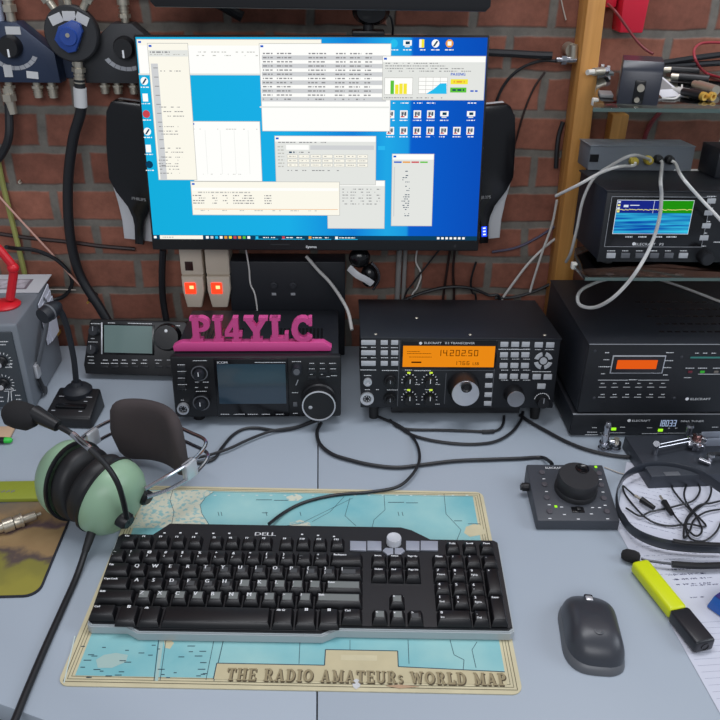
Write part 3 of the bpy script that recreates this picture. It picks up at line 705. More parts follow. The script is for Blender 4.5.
# display
x0, z1 = f.f(401.6, 340.6); x1, z0 = f.f(495.6, 368.3)
d = MB().box((x0, -.0012, z0), (x1, .0005, z1), 0, .0005).build('display_bezel', t, BLKG)
x0, z1 = f.f(403.2, 345.4); x1, z0 = f.f(493.4, 366.8)
lc = MB().box((x0, -.0017, z0), (x1, -.00125, z1)); lc.build('display', t, mat('amber_display', (238, 140, 22), emit=.95))
pr = MB(); L = TR(0, -.0018, 0) @ FRONT
seg = {'0': 'abcdef', '1': 'bc', '2': 'abged', '4': 'fgbc', '5': 'afgcd', '6': 'afgedc', '7': 'abc', '8': 'abcdefg', '3': 'abgcd'}
def digit(mb, ch, x, z, w_, h, th, mi=0, M=L):
    g = {'a': (x, z+h-th, x+w_, z+h), 'g': (x, z+h/2-th/2, x+w_, z+h/2+th/2), 'd': (x, z, x+w_, z+th), 'b': (x+w_-th, z+h/2, x+w_, z+h), 'c': (x+w_-th, z, x+w_, z+h/2), 'f': (x, z+h/2, x+th, z+h), 'e': (x, z, x+th, z+h/2)}
    for q in seg[ch]: mb.quad(*g[q], 0, mi, M)
u, z = f.f(437, 355.5)
for i, ch in enumerate('1420250'):
    digit(pr, ch, u+i*.0082+(.0012 if i > 1 else 0)+(.0012 if i > 4 else 0), z, .0055, .0092, .001)
for xx in (1, 4): pr.quad(u+(xx+1)*.0082-.0018+(.0012 if xx > 1 else 0), z, u+(xx+1)*.0082-.0008+(.0012 if xx > 1 else 0), z+.001, 0, 0, L)
u, z = f.f(454, 364.5)
for i, ch in enumerate('1766'): digit(pr, ch, u+i*.0058, z, .0038, .006, .0007)
pr.text('LSB', .0045, u+.026, z, 0, 0, L)
u, z = f.f(407, 361.8); pr.quad(u+.006, z-.001, u+.020, z+.0012, 0, 0, L)
marks(pr, f, [(407, 431, 353), (409, 432, 356.5), (407, 420, 351)], 0, -.0018, .0008)
pr.build('display_digits', t, mat('display_ink', (96, 44, 8), .8, emit=.35))
u, z = f.f(449.5, 342.8); pr = MB(); pr.text('ELECRAFT   K3 TRANSCEIVER', .0031, u, z-.0013, 0, 0, TR(0, -.0014, 0) @ FRONT, 'c', 1.25)
vx, vz = f.f(420.5, 342.8); pr.add([(vx+.0022*math.cos(rad(a)), vz+.0022*math.sin(rad(a)), 0) for a in range(0, 360, 30)], [tuple(range(12))], 0, False, TR(0, -.0014, 0) @ FRONT)
u, z = f.f(468, 370.5); 
marks(pr, f, [(361, 367, 347.2), (371, 376, 347.2), (361, 367, 357.6), (371, 376, 357.6), (381, 388, 347.5), (391, 398, 347.5), (381, 388, 357.6), (391, 398, 357.6), (360.5, 376, 369.8), (382, 398, 370.3), (364, 371, 375.4), (365, 370, 389.5), (376, 379, 389.5), (387, 398, 389.8),
              (405, 412, 370), (414, 431, 370.5), (415, 420, 384.3), (435, 440, 384.3), (404, 410, 389.5), (425, 432, 389.5), (416, 420, 404), (435, 440, 404)] +
      [(x-3, x+4, y) for x in (504, 515, 526) for y in (349, 359, 370, 380)] + [(498.5, 530, 349.2), (535, 541, 349.5), (545, 554, 349.5), (532, 551, 371.5)])
pr.build('panel_lettering', t, WHT)
ln = MB()
for px in (401.2, 497, 446): 
    a = f.f(px, 371); 
for (ax, ay, bx, by) in ((399.8, 340, 401, 406), (496.8, 340, 495.5, 407), (446.2, 373, 446, 404)):
    a = f.f(ax, ay); b2 = f.f(bx, by); ln.quad(a[0]-.0004, b2[1], a[0]+.0004, a[1], 0, 0, TR(0, -.0003, 0) @ FRONT)
a = f.f(402, 370); b2 = f.f(495, 370); ln.quad(a[0], a[1]-.0004, b2[0], a[1]+.0004, 0, 0, TR(0, -.0003, 0) @ FRONT)
ln.build('panel_groove', t, BTND)
for py in (342.3, 352.6, 363.2):
    button(t, f, 368.4, py, 14.4, 4.8); button(t, f, 384.2, py, 7, 4.6); button(t, f, 394.6, py, 7, 4.6)
for i, py in enumerate((344.2, 354.6, 365.3, 376.2)):
    for px in (504.2, 515, 525.6): button(t, f, px-i*.4, py, 7.4, 5)
for px, py in ((538.6, 344.6), (550, 344.8), (536.6, 376.5), (547.6, 376.7), (541.2, 386)): button(t, f, px, py, 7.6, 5.2)
for py in (375.5, 385.2, 394.5, 403.2): button(t, f, 489-(py-375)*.05, py, 7, 4.4)
cx, cz = f.f(543.2, 360.6); r8 = f.f(551.8, 360.6)[0]-cx
for a0 in (45, 135, 225, 315):
    o = [(cx+r8*1.08*math.cos(rad(a0+q)), cz+r8*1.08*math.sin(rad(a0+q))) for q in range(-32, 33, 8)]
    i_ = [(cx+r8*.6*math.cos(rad(a0+q)), cz+r8*.6*math.sin(rad(a0+q))) for q in range(32, -33, -8)]
    MB().prism(o+i_, -.0005, .0016, 0, .0004, FRONT).build('ring_button', t, BTN)
MB().cyl((cx, .0005, cz), (cx, -.0018, cz), r8*.42, n=20).build('button', t, BTN)
# sockets
for px, py, pr_, nm in ((367.6, 381.5, 4.2, 'headphone_jack'), (367, 398, 6.8, 'microphone_socket')):
    x, z = f.f(px, py); r = f.f(px+pr_, py)[0]-x
    k = MB().lathe([(r, 0), (r, .004), (r*.62, .0042), (r*.55, .001), (0, .001)], TR(x, 0, z) @ RX(90), 24).build(nm, t, SILV)
    if pr_ > 5:
        q = MB().cyl((x, -.0012, z), (x, -.002, z), r*.54, n=20).build('insert', k, BLK)
        q = MB()
        for i in range(7): a = i*2*PI/7; q.cyl((x+r*.36*math.cos(a), -.0021, z+r*.36*math.sin(a)), (x+r*.36*math.cos(a), -.003, z+r*.36*math.sin(a)), r*.09, n=8)
        q.build('pin', k, SILV)
for px, py in ((389.8, 380), (389.6, 398)):
    knob(t, f, px, py, 6.2, .006, BLK, 'outer_knob')
    k, x, z, r = knob(t, f, px, py, 4, .013, BLK, 'inner_knob')
    MB().box((x-.0004, -.0136, z), (x+.0004, -.0131, z+r*.9)).build('pointer', k, GRY)
LEDY = mat('yellow_green_led', (190, 220, 60), emit=1.2)
for px, py in ((409.4, 381), (429.6, 381), (409.2, 398.2), (429.4, 398.2)):
    x, z = f.f(px, py); r = f.f(px+5.4, py)[0]-x
    k = MB().lathe([(r, 0), (r, .008), (r*.9, .0105), (0, .0105)], TR(x, 0, z) @ RX(90), 24).build('knob', t, BLK)
    MB().box((x-.0005, -.0112, z+r*.1), (x+.0005, -.0106, z+r*.95)).build('pointer', k, WHT)
    s_ = MB()
    for i in range(-4, 5):
        a = rad(90+i*26); s_.prism([(x+r*1.25*math.cos(a-.06), z+r*1.25*math.sin(a-.06)), (x+r*1.5*math.cos(a-.05), z+r*1.5*math.sin(a-.05)), (x+r*1.5*math.cos(a+.05), z+r*1.5*math.sin(a+.05)), (x+r*1.25*math.cos(a+.06), z+r*1.25*math.sin(a+.06))], .0002, .0004, 0, 0, FRONT)
    s_.build('dial_scale', t, WHT)
    x2, z2 = f.f(px+(1.5 if px > 420 else -.5), py-8.3); MB().box((x2-.0022, -.0009, z2-.0012), (x2+.0022, .0002, z2+.0012)).build('indicator_light', t, LEDY)
# main dial and second dial
x, z = f.f(463, 386); r = f.f(477.2, 386)[0]-x
k = MB().lathe([(r*1.12, 0), (r*1.12, .003), (r*1.02, .006), (r, .0235), (r*.96, .025), (0, .025)], TR(x, 0, z) @ RX(90), 48).build('tuning_dial', t, BLK)
MB().lathe([(r*.95, 0), (r*.93, .0008), (0, .0008)], TR(x, -.0251, z) @ RX(90), 40).build('face', k, mat('spun_aluminium', (212, 213, 218), .28, metal=.9))
MB().lathe([(r*.36, 0), (r*.38, .004), (r*.30, .0045), (r*.2, .002), (0, .0015)], TR(x, -.0259, z+r*.55) @ RX(90), 24).build('finger_spinner', k, BLK)
x, z = f.f(513.5, 394); r = f.f(522.6, 394)[0]-x
k = MB().lathe([(r*1.1, 0), (r*1.05, .004), (r, .016), (r*.95, .017), (0, .017)], TR(x, 0, z) @ RX(90), 40).build('second_dial', t, BLK)
MB().lathe([(r*.94, 0), (r*.92, .0007), (0, .0007)], TR(x, -.0171, z) @ RX(90), 36).build('face', k, mat('spun_aluminium'))
x, z = f.f(541.8, 400.2); r = f.f(548, 400)[0]-x
k = MB().lathe([(r, 0), (r, .009), (r*.9, .011), (0, .011)], TR(x, 0, z) @ RX(90), 24).build('knob', t, BLK)
MB().box((x-.0005, -.0116, z), (x+.0005, -.0111, z+r*.9)).build('pointer', k, GRY)
s_ = MB()
for i in range(-5, 6):
    a = rad(90+i*15); q = lambda rr, aa: (x+r*rr*math.cos(aa), z+r*rr*math.sin(aa))
    s_.prism([q(1.18, a-.1), q(1.3, a-.1), q(1.3, a+.1), q(1.18, a+.1)], .0002, .0004, 0, 0, FRONT)
s_.build('dial_scale', t, WHT)

# ------------------------------------------------------------------ transceiver under the pink sign
p0 = D(175.5, 417.5, .013); p1 = D(341, 416.5, .013)
ang = math.degrees(math.atan2(p1.y-p0.y, p1.x-p0.x))
ICM = TR(*p0) @ RZ(ang*.8) @ RX(-3.5); f = Fr(ICM)
iw = f.f(341, 416.5)[0]; ih = f.f(258, 356.5)[1]; idp = .175
t = thing('radio_transceiver', 'black radio with a dark blue-grey screen under the pink letter sign', 'radio', ICM)
MB().box((.003, .006, .002), (iw-.003, idp, ih-.001), 0, .002).build('case', t, BLKM)
MB().box((0, 0, 0), (iw, .012, ih), 0, .003).build('front_panel', t, BLK)
v = MB()
for i in range(12): v.box((iw*.62+i*.0055, .06, ih-.0009), (iw*.62+i*.0055+.003, .10, ih-.0002))
v.build('vent_slots', t, BLKG); v = MB()
for i in range(12): v.box((iw*.12+i*.0055, .06, ih-.0009), (iw*.12+i*.0055+.003, .10, ih-.0002))
v.build('vent_slots', t, BLKG)
for x in (.03, iw-.03):
    MB().cyl((x, .02, -.0003), (x, .02, -.0118), .008, n=16).build('front_foot', t, RUB)
    MB().cyl((x, idp-.02, -.0003), (x, idp-.02, -.0026), .008, n=16).build('rear_foot', t, RUB)
x0, z1 = f.f(213.5, 357.8); x1, z0 = f.f(289.5, 415.8)
MB().box((x0, -.0035, z0), (x1, .001, z1), 0, .0018).build('display_bezel', t, BLKG)
x0, z1 = f.f(217, 363); x1, z0 = f.f(286.6, 402.3)
MB().box((x0, -.0040, z0), (x1, -.0036, z1)).build('screen', t, mat('unlit_screen', (44, 62, 76), .12, coat=.3))
pr = MB(); u, z = f.f(217.5, 361.8); pr.text('ICOM', .0034, u, z-.001, .0037, 0, FRONT, 'l', 1.2, .0003)
marks(pr, f, [(255, 285.5, 361.3), (221, 230, 413), (234, 245, 413), (248, 258, 413), (262, 270, 413), (276, 284, 413)], 0, -.0037, .0010)
pr.build('display_lettering', t, WHT)
pr = MB()
marks(pr, f, [(177.5, 185, 364.7), (177.5, 186, 371.3), (178, 185, 378), (178, 187, 384.5), (179, 186, 389.5), (181, 184, 400), (193, 207, 360.6), (195, 199, 382), (203, 209, 382), (195, 198, 387.3), (205, 208, 387.3), (196, 207, 391.2),
              (292, 301, 361.5), (292, 298, 392.5), (293, 298, 413.2), (309.5, 314, 363.2), (320, 325, 363.2), (329, 336, 363.2), (309, 314.5, 368.7), (320, 325, 368.7), (330, 336, 368.7), (310, 313, 374.3), (321, 323, 374.3), (326, 330, 376.5), (331, 337, 375.6)], 0, -.0004, .0010)
pr.build('panel_lettering', t, WHT)
for px, py in ((200.2, 371), (202, 400.6)):
    k, x, z, r = knob(t, f, px, py, 8.2, .007, BLK, 'outer_knob')
    MB().lathe([(r*1.0, 0), (r*1.03, .0007), (r*.9, .0009), (r*.88, 0)], TR(x, -.0071, z) @ RX(90), 28).build('rim', k, BTND)
    k, x, z, r = knob(t, f, px, py, 5.2, .017, BLKM, 'inner_knob')
    MB().box((x-.0005, -.0176, z), (x+.0005, -.0171, z+r*.85)).build('pointer', k, WHT)
for py in (366.5, 373.2, 379.8, 386.5):
    button(t, f, 181.5, py+1.2, 8, 3.6, PANEL)
for px, py in ((312, 365.4), (322.6, 365.4), (333.2, 365.4), (312, 371.2), (322.6, 371.2), (333.2, 371.2), (312, 377.2), (322.6, 377.2)): button(t, f, px, py+.5, 8, 3.2, PANEL)
x, z = f.f(183.6, 407.6); r = f.f(189.6, 407.6)[0]-x
k = MB().lathe([(r, 0), (r, .006), (r*.72, .0062), (r*.68, .001), (0, .001)], TR(x, 0, z) @ RX(90), 26).build('microphone_socket', t, SILV)
MB().cyl((x, -.0012, z), (x, -.0024, z), r*.66, n=20).build('insert', k, BLK)
q = MB()
for i in range(7): a = i*2*PI/7; q.cyl((x+r*.42*math.cos(a), -.0025, z+r*.42*math.sin(a)), (x+r*.42*math.cos(a), -.0034, z+r*.42*math.sin(a)), r*.1, n=8)
q.build('pin', k, SILV)
knob(t, f, 297, 367.5, 5.4, .014, BLKM, 'small_knob', .6, BTND)
x, z = f.f(297, 382.5); MB().box((-.0006, -.0008, -.0045), (.0006, .0002, .0045), 0, 0, TR(x, 0, z) @ RY(22)).build('touch_mark', t, GRY)
button(t, f, 295.3, 404, 4.2, 4.2, BTND, 'card_button')
x, z = f.f(319, 398.5); r = f.f(335.5, 398.5)[0]-x
k = MB().lathe([(r*1.06, 0), (r*1.06, .003), (r*.98, .005), (r*.98, .0195), (r*.93, .022), (0, .022)], TR(x, 0, z) @ RX(90), 56).build('tuning_dial', t, BLK)
MB().lathe([(r*.94, 0), (r*1.0, .001), (r*1.0, .0022), (r*.93, .0026), (r*.91, .001)], TR(x, -.0205, z) @ RX(90), 56).build('rim', k, SILV)
MB().lathe([(0, .0005), (.0022, .0004), (.0028, 0)], TR(x-r*.5, -.0221, z-r*.1) @ RX(90), 14).build('finger_dimple', k, GRY)

# pink letter sign on top of it
PINK = mat('pink_print', (205, 72, 138), .5)
zt = ih
q = [f.t(px, 352.5, ih) for px in (174, 331)]
ym = (q[0][1]+q[1][1])/2
SM_ = ICM @ TR(q[0][0], ym+.001, ih+.0013); g = Fr(SM_)
sw = q[1][0]-q[0][0]
t = thing('name_sign', 'pink freestanding letter sign on top of the left radio', 'sign', SM_)
bh = g.f(250, 342.6)[1]
MB().prism([(0, 0), (sw, 0), (sw+.001, .006), (sw-.006, .0105), (sw-.010, bh), (.012, bh), (.006, .0115), (-.001, .007)], -.0135, 0, 0, .0008, FRONT).build('plinth', t, PINK)
lt = g.f(250, 318.5)[1]-bh
for ch, px0, px1 in (('P', 189.2, 210.2), ('I', 212, 223.4), ('4', 223.8, 242.2), ('Y', 243.8, 268), ('L', 269.3, 288.3), ('C', 291.5, 313.2)):
    xa = g.f(px0, 330)[0]; xb = g.f(px1, 330)[0]
    w_ = SERIF[ch][0]
    mb = MB(); serif_text(mb, ch, lt, xa, bh+.0001, -.013, -.0016, 0, FRONT, (xb-xa)/(w_*lt))
    mb.box((xa-.002, .0028, bh-.0004), (xb+.001, .0125, bh+.0004))
    mb.build('letter', t, PINK, ang=15)

# ------------------------------------------------------------------ small tilted control head at the left
p0 = D(85.5, 374, .010); p1 = D(178, 378, .010)
CHM = TR(p0.x, p0.y, .0105) @ RZ(-3) @ RX(-24); f = Fr(CHM)
cw = .163; ch_ = f.f(130, 320.5)[1]
t = thing('radio_control_head', 'small tilted black radio head with a grey-green blank display', 'radio', CHM)
x0 = f.f(92, 330)[0]
MB().prism([(0, .0), (cw, .0), (cw+.001, .014), (cw-.004, ch_-.003), (cw-.008, ch_), (x0-.001, ch_), (x0-.004, ch_-.004), (-.003, .014)], -.022, 0, 0, .002, FRONT).build('housing', t, BLK)
MB().box((.02, .0222, .012), (cw-.02, .034, ch_-.014), 0, .003).build('rear_cover', t, BLK)
pd = MB(); pd.hexa([(.01, .004, -.0003), (cw-.01, .004, -.0003), (cw-.01, .032, .010), (.01, .032, .010), (.01, .02, .0115), (cw-.01, .02, .0115), (cw-.01, .03, .0118), (.01, .03, .0118)])
x0, z1 = f.f(104.5, 325); x1, z0 = f.f(152.5, 353.5)
MB().box((x0-.003, -.0012, z0-.003), (x1+.003, .0005, z1+.002), 0, .0006).build('display_bezel', t, BLKG)
MB().box((x0, -.0017, z0), (x1, -.00125, z1)).build('display', t, mat('blank_lcd', (104, 126, 122), .3))
a = f.f(104, 322.5); b2 = f.f(100, 354)
MB().box((a[0]-.0044, -.0016, b2[1]), (a[0]-.0022, .0005, a[1]), 0, .0004).build('silver_strip', t, SILV)
for px, py in ((95.5, 330.5), (93.5, 349)):
    k, x, z, r = knob(t, f, px, py, 5, .012, BLKM, 'knob')
    MB().box((x-.0004, -.0126, z), (x+.0004, -.0121, z+r*.9)).build('pointer', k, GRY)
x, z = f.f(168, 337); r = f.f(181, 337)[0]-x
MB().lathe([(r*1.08, 0), (r*1.05, .002), (r, .010), (r*.92, .012), (0, .012)], TR(x, 0, z) @ RX(90), 40).build('tuning_dial', t, BLKG)
MB().lathe([(.0025, 0), (.0018, .0004), (0, .0003)], TR(x, -.0121, z+r*.5) @ RX(90), 12).build('finger_dimple', t, WHT)
pr = MB()
marks(pr, f, [(91, 101, 323.5), (91, 95, 338.5), (88.5, 98, 341.8), (87.5, 94, 356.5), (89, 94, 360), (103, 108, 360), (113, 118, 360), (122, 126, 360), (132, 138, 360), (143, 147, 360), (155, 162, 360), (167, 172, 360), (88, 94.5, 363), (101, 109, 363.2), (111, 118, 363.2), (121, 128, 363.2), (132, 136, 363.2), (141, 147, 363.2), (156, 159, 363.2), (172, 180, 325.5), (108, 115, 322.8), (128, 152, 323.2)], 0, -.0004, .0011)
pr.build('panel_lettering', t, WHT)
for px in (105, 115, 125, 135, 145, 159, 170): button(t, f, px, 366.5, 7.5, 2.4, PANEL)
# ------------------------------------------------------------------ wooden upright and glass shelves
def wood():
    m = bpy.data.materials.new('pine_wood'); m.use_nodes = True; nt = m.node_tree; N = nt.nodes; L = nt.links
    b = N['Principled BSDF']; b.inputs['Roughness'].default_value = .5
    tc = N.new('ShaderNodeTexCoord'); mp = N.new('ShaderNodeMapping'); mp.inputs['Scale'].default_value = (90, 90, 4)
    n = N.new('ShaderNodeTexNoise'); n.inputs['Scale'].default_value = 1; n.inputs['Detail'].default_value = 5; n.inputs['Distortion'].default_value = .5
    r = N.new('ShaderNodeValToRGB'); r.color_ramp.elements[0].color = lin((186, 128, 62)); r.color_ramp.elements[1].color = lin((212, 154, 84))
    r.color_ramp.elements[0].position = .3; r.color_ramp.elements[1].position = .7
    L.new(tc.outputs['Object'], mp.inputs[0]); L.new(mp.outputs[0], n.inputs[0]); L.new(n.outputs[0], r.inputs[0]); L.new(r.outputs[0], b.inputs['Base Color'])
    return m
WOOD = wood()
PY = 1.145
a = W(588, 0, PY); a2 = W(606.5, 0, PY); b2 = W(548.5, 330, PY); b3 = W(567, 330, PY)
def ex_(p, q, z): k = (z-p.z)/(q.z-p.z); return p.x+(q.x-p.x)*k
zl, zh = .0005, .75
MB_ = MB().hexa([(ex_(a, b2, zl), PY, zl), (ex_(a2, b3, zl), PY, zl), (ex_(a2, b3, zl), PY+.043, zl), (ex_(a, b2, zl), PY+.043, zl),
                 (ex_(a, b2, zh), PY, zh), (ex_(a2, b3, zh), PY, zh), (ex_(a2, b3, zh), PY+.043, zh), (ex_(a, b2, zh), PY+.043, zh)], 0, .002)
post = tag(MB_.build('wooden_post', None, WOOD), 'pale brown wooden upright against the brick wall right of the lit monitor', 'post')
SZ1, SZ2 = .243, .452
q_ = W(606, 140, 1.178); q2_ = W(627, 112, 1.178)
tag(MB().box((q_.x, 1.165, SZ1+.0006), (q2_.x, 1.1899, W(606, 113, 1.178).z), 0, .0015).build('wooden_block', None, WOOD), 'short wooden block behind the upper glass shelf, right of the upright', 'block')
GLASS = mat('shelf_glass', (225, 236, 232), .04, trans=1.0, spec=.5)
GEDGE = mat('shelf_glass_edge', (84, 102, 98), .2)
def shelf(label, px, py, z, side, x1=.98):
    p = D(px, py, z)
    c1, c2 = D(*side[0], z), D(*side[1], z)
    xb_ = max(c2.x+.03, ex_(a2, b3, z)+.012)
    poly = [(p.x, p.y), (x1, p.y), (x1, 1.184), (xb_, 1.184), (xb_, c2.y+.03), (c2.x, c2.y), (c1.x, c1.y)]
    t = thing('glass_shelf', label, 'shelf', TR(p.x, p.y, z), 'glass shelves right of the wooden upright')
    I = TR(-p.x, -p.y, 0)
    MB().prism(poly, -.0045, 0, 0, .0005, I).build('pane', t, GLASS)
    e = MB().box((p.x, p.y-.0012, -.0045), (x1, p.y-.0002, -.0005), 0, 0, I); e.build('front_edge', t, GEDGE)
    for x in (p.x+.10, .9): MB().box((x, 1.10, -.014), (x+.012, 1.1885, -.0047), 0, .001, I).build('bracket', t, SILV)
    cl = MB().box((c1.x-.002, c1.y-.004, -.0065), (c1.x+.005, c1.y+.004, .0022), 0, .001, I); cl.build('edge_clip', t, WHP)
    return t, p
s1, sp1 = shelf('lower glass shelf carrying the panadapter', 585, 277, .243, ((573, 264), (575, 248)))
s2, sp2 = shelf('upper glass shelf carrying the small black box and loose plugs', 593, 107.5, .452, ((594, 100), (597, 76)))

# ------------------------------------------------------------------ spectrum display unit on the lower shelf
p0 = D(597, 262, SZ1+.0085)
P3M = TR(p0.x, p0.y, SZ1+.0088) @ RX(-3.5); f = Fr(P3M)
pw = .205; ph = f.f(660, 191.5)[1]; pdp = .122
t = thing('spectrum_display', 'black unit with a lit blue and green spectrum screen on the glass shelf', 'radio display', P3M)
MB().box((.001, .003, .001), (pw-.001, pdp, ph-.001), 0, .0015).build('case', t, BLKM)
MB().box((-.0015, -.001, ph-.0012), (pw+.0015, pdp+.001, ph+.0012), 0, .0007).build('cover_plate', t, BLKM)
MB().box((0, 0, 0), (pw, .0035, ph-.0016), 0, .0008).build('front_panel', t, PANEL)
for x in (.02, pw-.02):
    MB().cyl((x, .02, -.0003), (x, .02, -.0068), .007, n=16).build('front_foot', t, RUB)
x0, z1 = f.f(611.5, 196); x1, z0 = f.f(701, 247)
bz = MB()
bz.box((x0, -.0012, z0), (x1, .0004, z1), 0, .0008); bz.build('display_bezel', t, BLKG)
ln = MB(); M_ = TR(0, -.0014, 0) @ FRONT; e = .0006
for q in ((x0, z0, x0+e, z1), (x1-e, z0, x1, z1), (x0, z1-e, x1, z1), (x0, z0, x1, z0+e)): ln.quad(*q, 0, 0, M_)
ln.build('bezel_line', t, GRY)
x0, z1 = f.f(617.2, 199.5); x1, z0 = f.f(687.5, 234)
zm = z0+(z1-z0)*.62; xm = x0+(x1-x0)*.56
def fall():
    m = bpy.data.materials.new('waterfall_screen'); m.use_nodes = True; nt = m.node_tree; N = nt.nodes; L = nt.links
    b = N['Principled BSDF']; b.inputs['Base Color'].default_value = (0, 0, 0, 1); b.inputs['Specular IOR Level'].default_value = 0
    tc = N.new('ShaderNodeTexCoord'); mp = N.new('ShaderNodeMapping'); mp.inputs['Scale'].default_value = (12, 1, 300)
    n = N.new('ShaderNodeTexNoise'); n.inputs['Scale'].default_value = 1; n.inputs['Detail'].default_value = 3
    r = N.new('ShaderNodeValToRGB'); r.color_ramp.elements[0].color = lin((14, 78, 178)); r.color_ramp.elements[1].color = lin((60, 206, 240)); r.color_ramp.elements[0].position = .36; r.color_ramp.elements[1].position = .66
    L.new(tc.outputs['Object'], mp.inputs[0]); L.new(mp.outputs[0], n.inputs[0]); L.new(n.outputs[0], r.inputs[0]); L.new(r.outputs[0], b.inputs['Emission Color']); b.inputs['Emission Strength'].default_value = .9
    return m
sc = MB(); M_ = TR(0, -.0014, 0) @ FRONT
sc.quad(x0, z0, x1, z1, 0, 0, M_); M_ = TR(0, -.0016, 0) @ FRONT
e = .0006
sc.quad(x0+e, z0+e, x1-e, zm, 0, 1, M_); sc.quad(x0+e, zm, xm, z1-e, 0, 2, M_); sc.quad(xm, zm, x1-e, z1-e, 0, 3, M_)
M_ = TR(0, -.0018, 0) @ FRONT
pv = None; rr = random.Random(3)
for i in range(60):
    xx = x0+(x1-x0)*i/60; zz = zm+.004+rr.uniform(-.0006, .0006); sc.quad(xx, zz, xx+(x1-x0)/60, zz+.0008, 0, 4, M_)
for i in range(4): sc.quad(x0+e*2, z1-.004-i*.004, x0+.0045, z1-.0015-i*.004, 0, 4 if i % 2 else 0, M_)
u = x0+.009; sc.quad(u, zm+.0075, u+.006, zm+.0105, 0, 0, M_); sc.quad(u+.008, zm+.0095, u+.020, zm+.0105, 0, 0, M_)
sc.quad(xm-.008, zm, xm-.0075, z1-e, 0, 0, M_)
sc.build('screen', t, [em('panel_white', (225, 235, 245), .9), fall(), em('navy', (28, 42, 138), .9), em('deep_green', (34, 150, 18), .9), em('trace_yellow', (230, 225, 130), 1.0)])
pr = MB()
marks(pr, f, [(625, 632, 236.5), (638, 646, 236.5), (655, 662, 236.5), (666, 676, 236.5)], 0, -.0015, .0018)
u, z = f.f(649, 244); pr.text('ELECRAFT   P3', .0034, u, z-.0015, .0015, 0, FRONT, 'c', 1.25)
vx, vz = f.f(633.5, 243.5); pr.add([(vx+.0022*math.cos(rad(q)), vz+.0022*math.sin(rad(q)), .0015) for q in range(0, 360, 30)], [tuple(range(12))], 0, False, FRONT)
marks(pr, f, [(607, 615, 250.7), (622, 628, 250.7), (636, 643, 250.7), (650, 657, 250.7), (665, 671, 250.7), (680, 687, 250.7), (707, 716, 196.3), (705, 713, 208), (703, 710, 221.5), (700, 707, 233), (698, 706, 246), (713.5, 722, 242)], 0, -.0004, .0012)
pr.build('panel_lettering', t, WHT)
for i, px in enumerate((610.8, 625.2, 639.6, 654, 668.6, 683)): button(t, f, px, 255.3, 8, 5.2, BTN if i in (0, 5) else BTND)
for px, py in ((711, 200.8), (708.3, 212.6), (706, 225.5), (703.6, 237.6)): button(t, f, px, py, 7.6, 5.2)
knob(t, f, 703.2, 256, 7.2, .014, BLK, 'knob', .8, PANEL)

# ------------------------------------------------------------------ slim tuner and the amplifier stacked on it
q = D(569, 437.5, 0)
ATM = TR(q.x, q.y, 0.004); f = Fr(ATM)
aw = .282; ah = f.f(577, 414)[1]; adp = .215
t = thing('antenna_tuner', 'slim black tuner at the bottom of the stack, with two green lights', 'tuner', ATM)
MB().box((0, .003, 0), (aw, adp, ah-.0005), 0, .0012).build('case', t, BLKM)
MB().box((.001, 0, 0), (aw-.001, .0028, ah-.001), 0, .0006).build('front_panel', t, PANEL)
MB().box((.0, -.0008, ah-.0009), (aw, .002, ah)).build('cover_edge', t, GRY)
feet(t, aw, adp, .0037)
pr = MB(); u, z = f.f(632, 420.5); pr.text('ELECRAFT', .0032, u, z-.0015, .0005, 0, FRONT, 'l', 1.3); u, z = f.f(681, 421); pr.text('NNA TUNER', .0032, u, z-.0015, .0005, 0, FRONT, 'l', 1.3)
vx, vz = f.f(629, 420.3); pr.add([(vx+.0024*math.cos(rad(a)), vz+.0024*math.sin(rad(a)), .0005) for a in range(0, 360, 30)], [tuple(range(12))], 0, False, FRONT)
marks(pr, f, [(592, 597, 427.5), (587, 597, 432), (585, 598, 434.6), (620, 625, 427), (647, 652, 427.6), (642, 657, 433.4), (668, 670, 428), (675, 677, 428), (698, 705, 433.8), (712, 718, 427), (712, 718, 433)], 0, -.0004, .0011)
for ax, bx, py in ((600, 625, 432.7), (657, 690, 433)): 
    a = f.f(ax, py); b2 = f.f(bx, py); pr.quad(a[0], a[1]-.0003, b2[0], a[1]+.0003, .0004, 0, FRONT)
pr.build('panel_lettering', t, WHT)
LEDG = mat('green_led', (150, 225, 40), emit=1.3)
for px, py in ((613.6, 428.8), (660.3, 430)):
    x, z = f.f(px, py); MB().box((x-.0034, -.0012, z-.0021), (x+.0034, .0002, z+.0021), 0, .0004).build('indicator_light', t, LEDG)
dg = MB(); x, z = f.f(657.5, 426); 
seg['.'] = ''
for i, ch in enumerate('18033'): digit(dg, ch, x+i*.0053, z, .0042, .0105, .0011, 0, TR(0, -.0009, 0) @ FRONT)
dg.build('display_digits', t, em('tuner_digit', (170, 190, 225), .8))
tz = .004+ah
q = D(577, 411, tz+.008)
KPM = TR(q.x, q.y, tz+.006); f = Fr(KPM)
kpw = .282; kph = f.f(640, 343.5)[1]; kpd = .21
t = thing('power_amplifier', 'tall black amplifier with a small orange readout, stacked on the slim tuner', 'amplifier', KPM)
MB().box((.0, .004, .0005), (kpw, kpd, kph-.0005), 0, .0015).build('case', t, BLKM)
MB().box((-.001, -.002, kph-.001), (kpw+.001, kpd, kph+.0014), 0, .0007).build('cover_plate', t, BLKM)
MB().box((.001, 0, 0), (kpw-.001, .0038, kph-.0014), 0, .0008).build('front_panel', t, PANEL)
MB().box((.0, -.0026, kph-.0004), (kpw, -.0021, kph+.0004)).build('cover_edge', t, GRY)
feet(t, kpw, kpd, .0055)
v = MB()
for j in range(5):
    for i in range(14): v.box((.105+i*.011+(j % 2)*.005, .03+j*.024, kph+.0014), (.112+i*.011+(j % 2)*.005, .034+j*.024, kph+.0017))
v.build('vent_slots', t, BLKG)
x0, z1 = f.f(612.8, 355.2); x1, z0 = f.f(662, 373.2)
MB().box((x0, -.0012, z0), (x1, .0004, z1), 0, .0005).build('display_bezel', t, SILV)
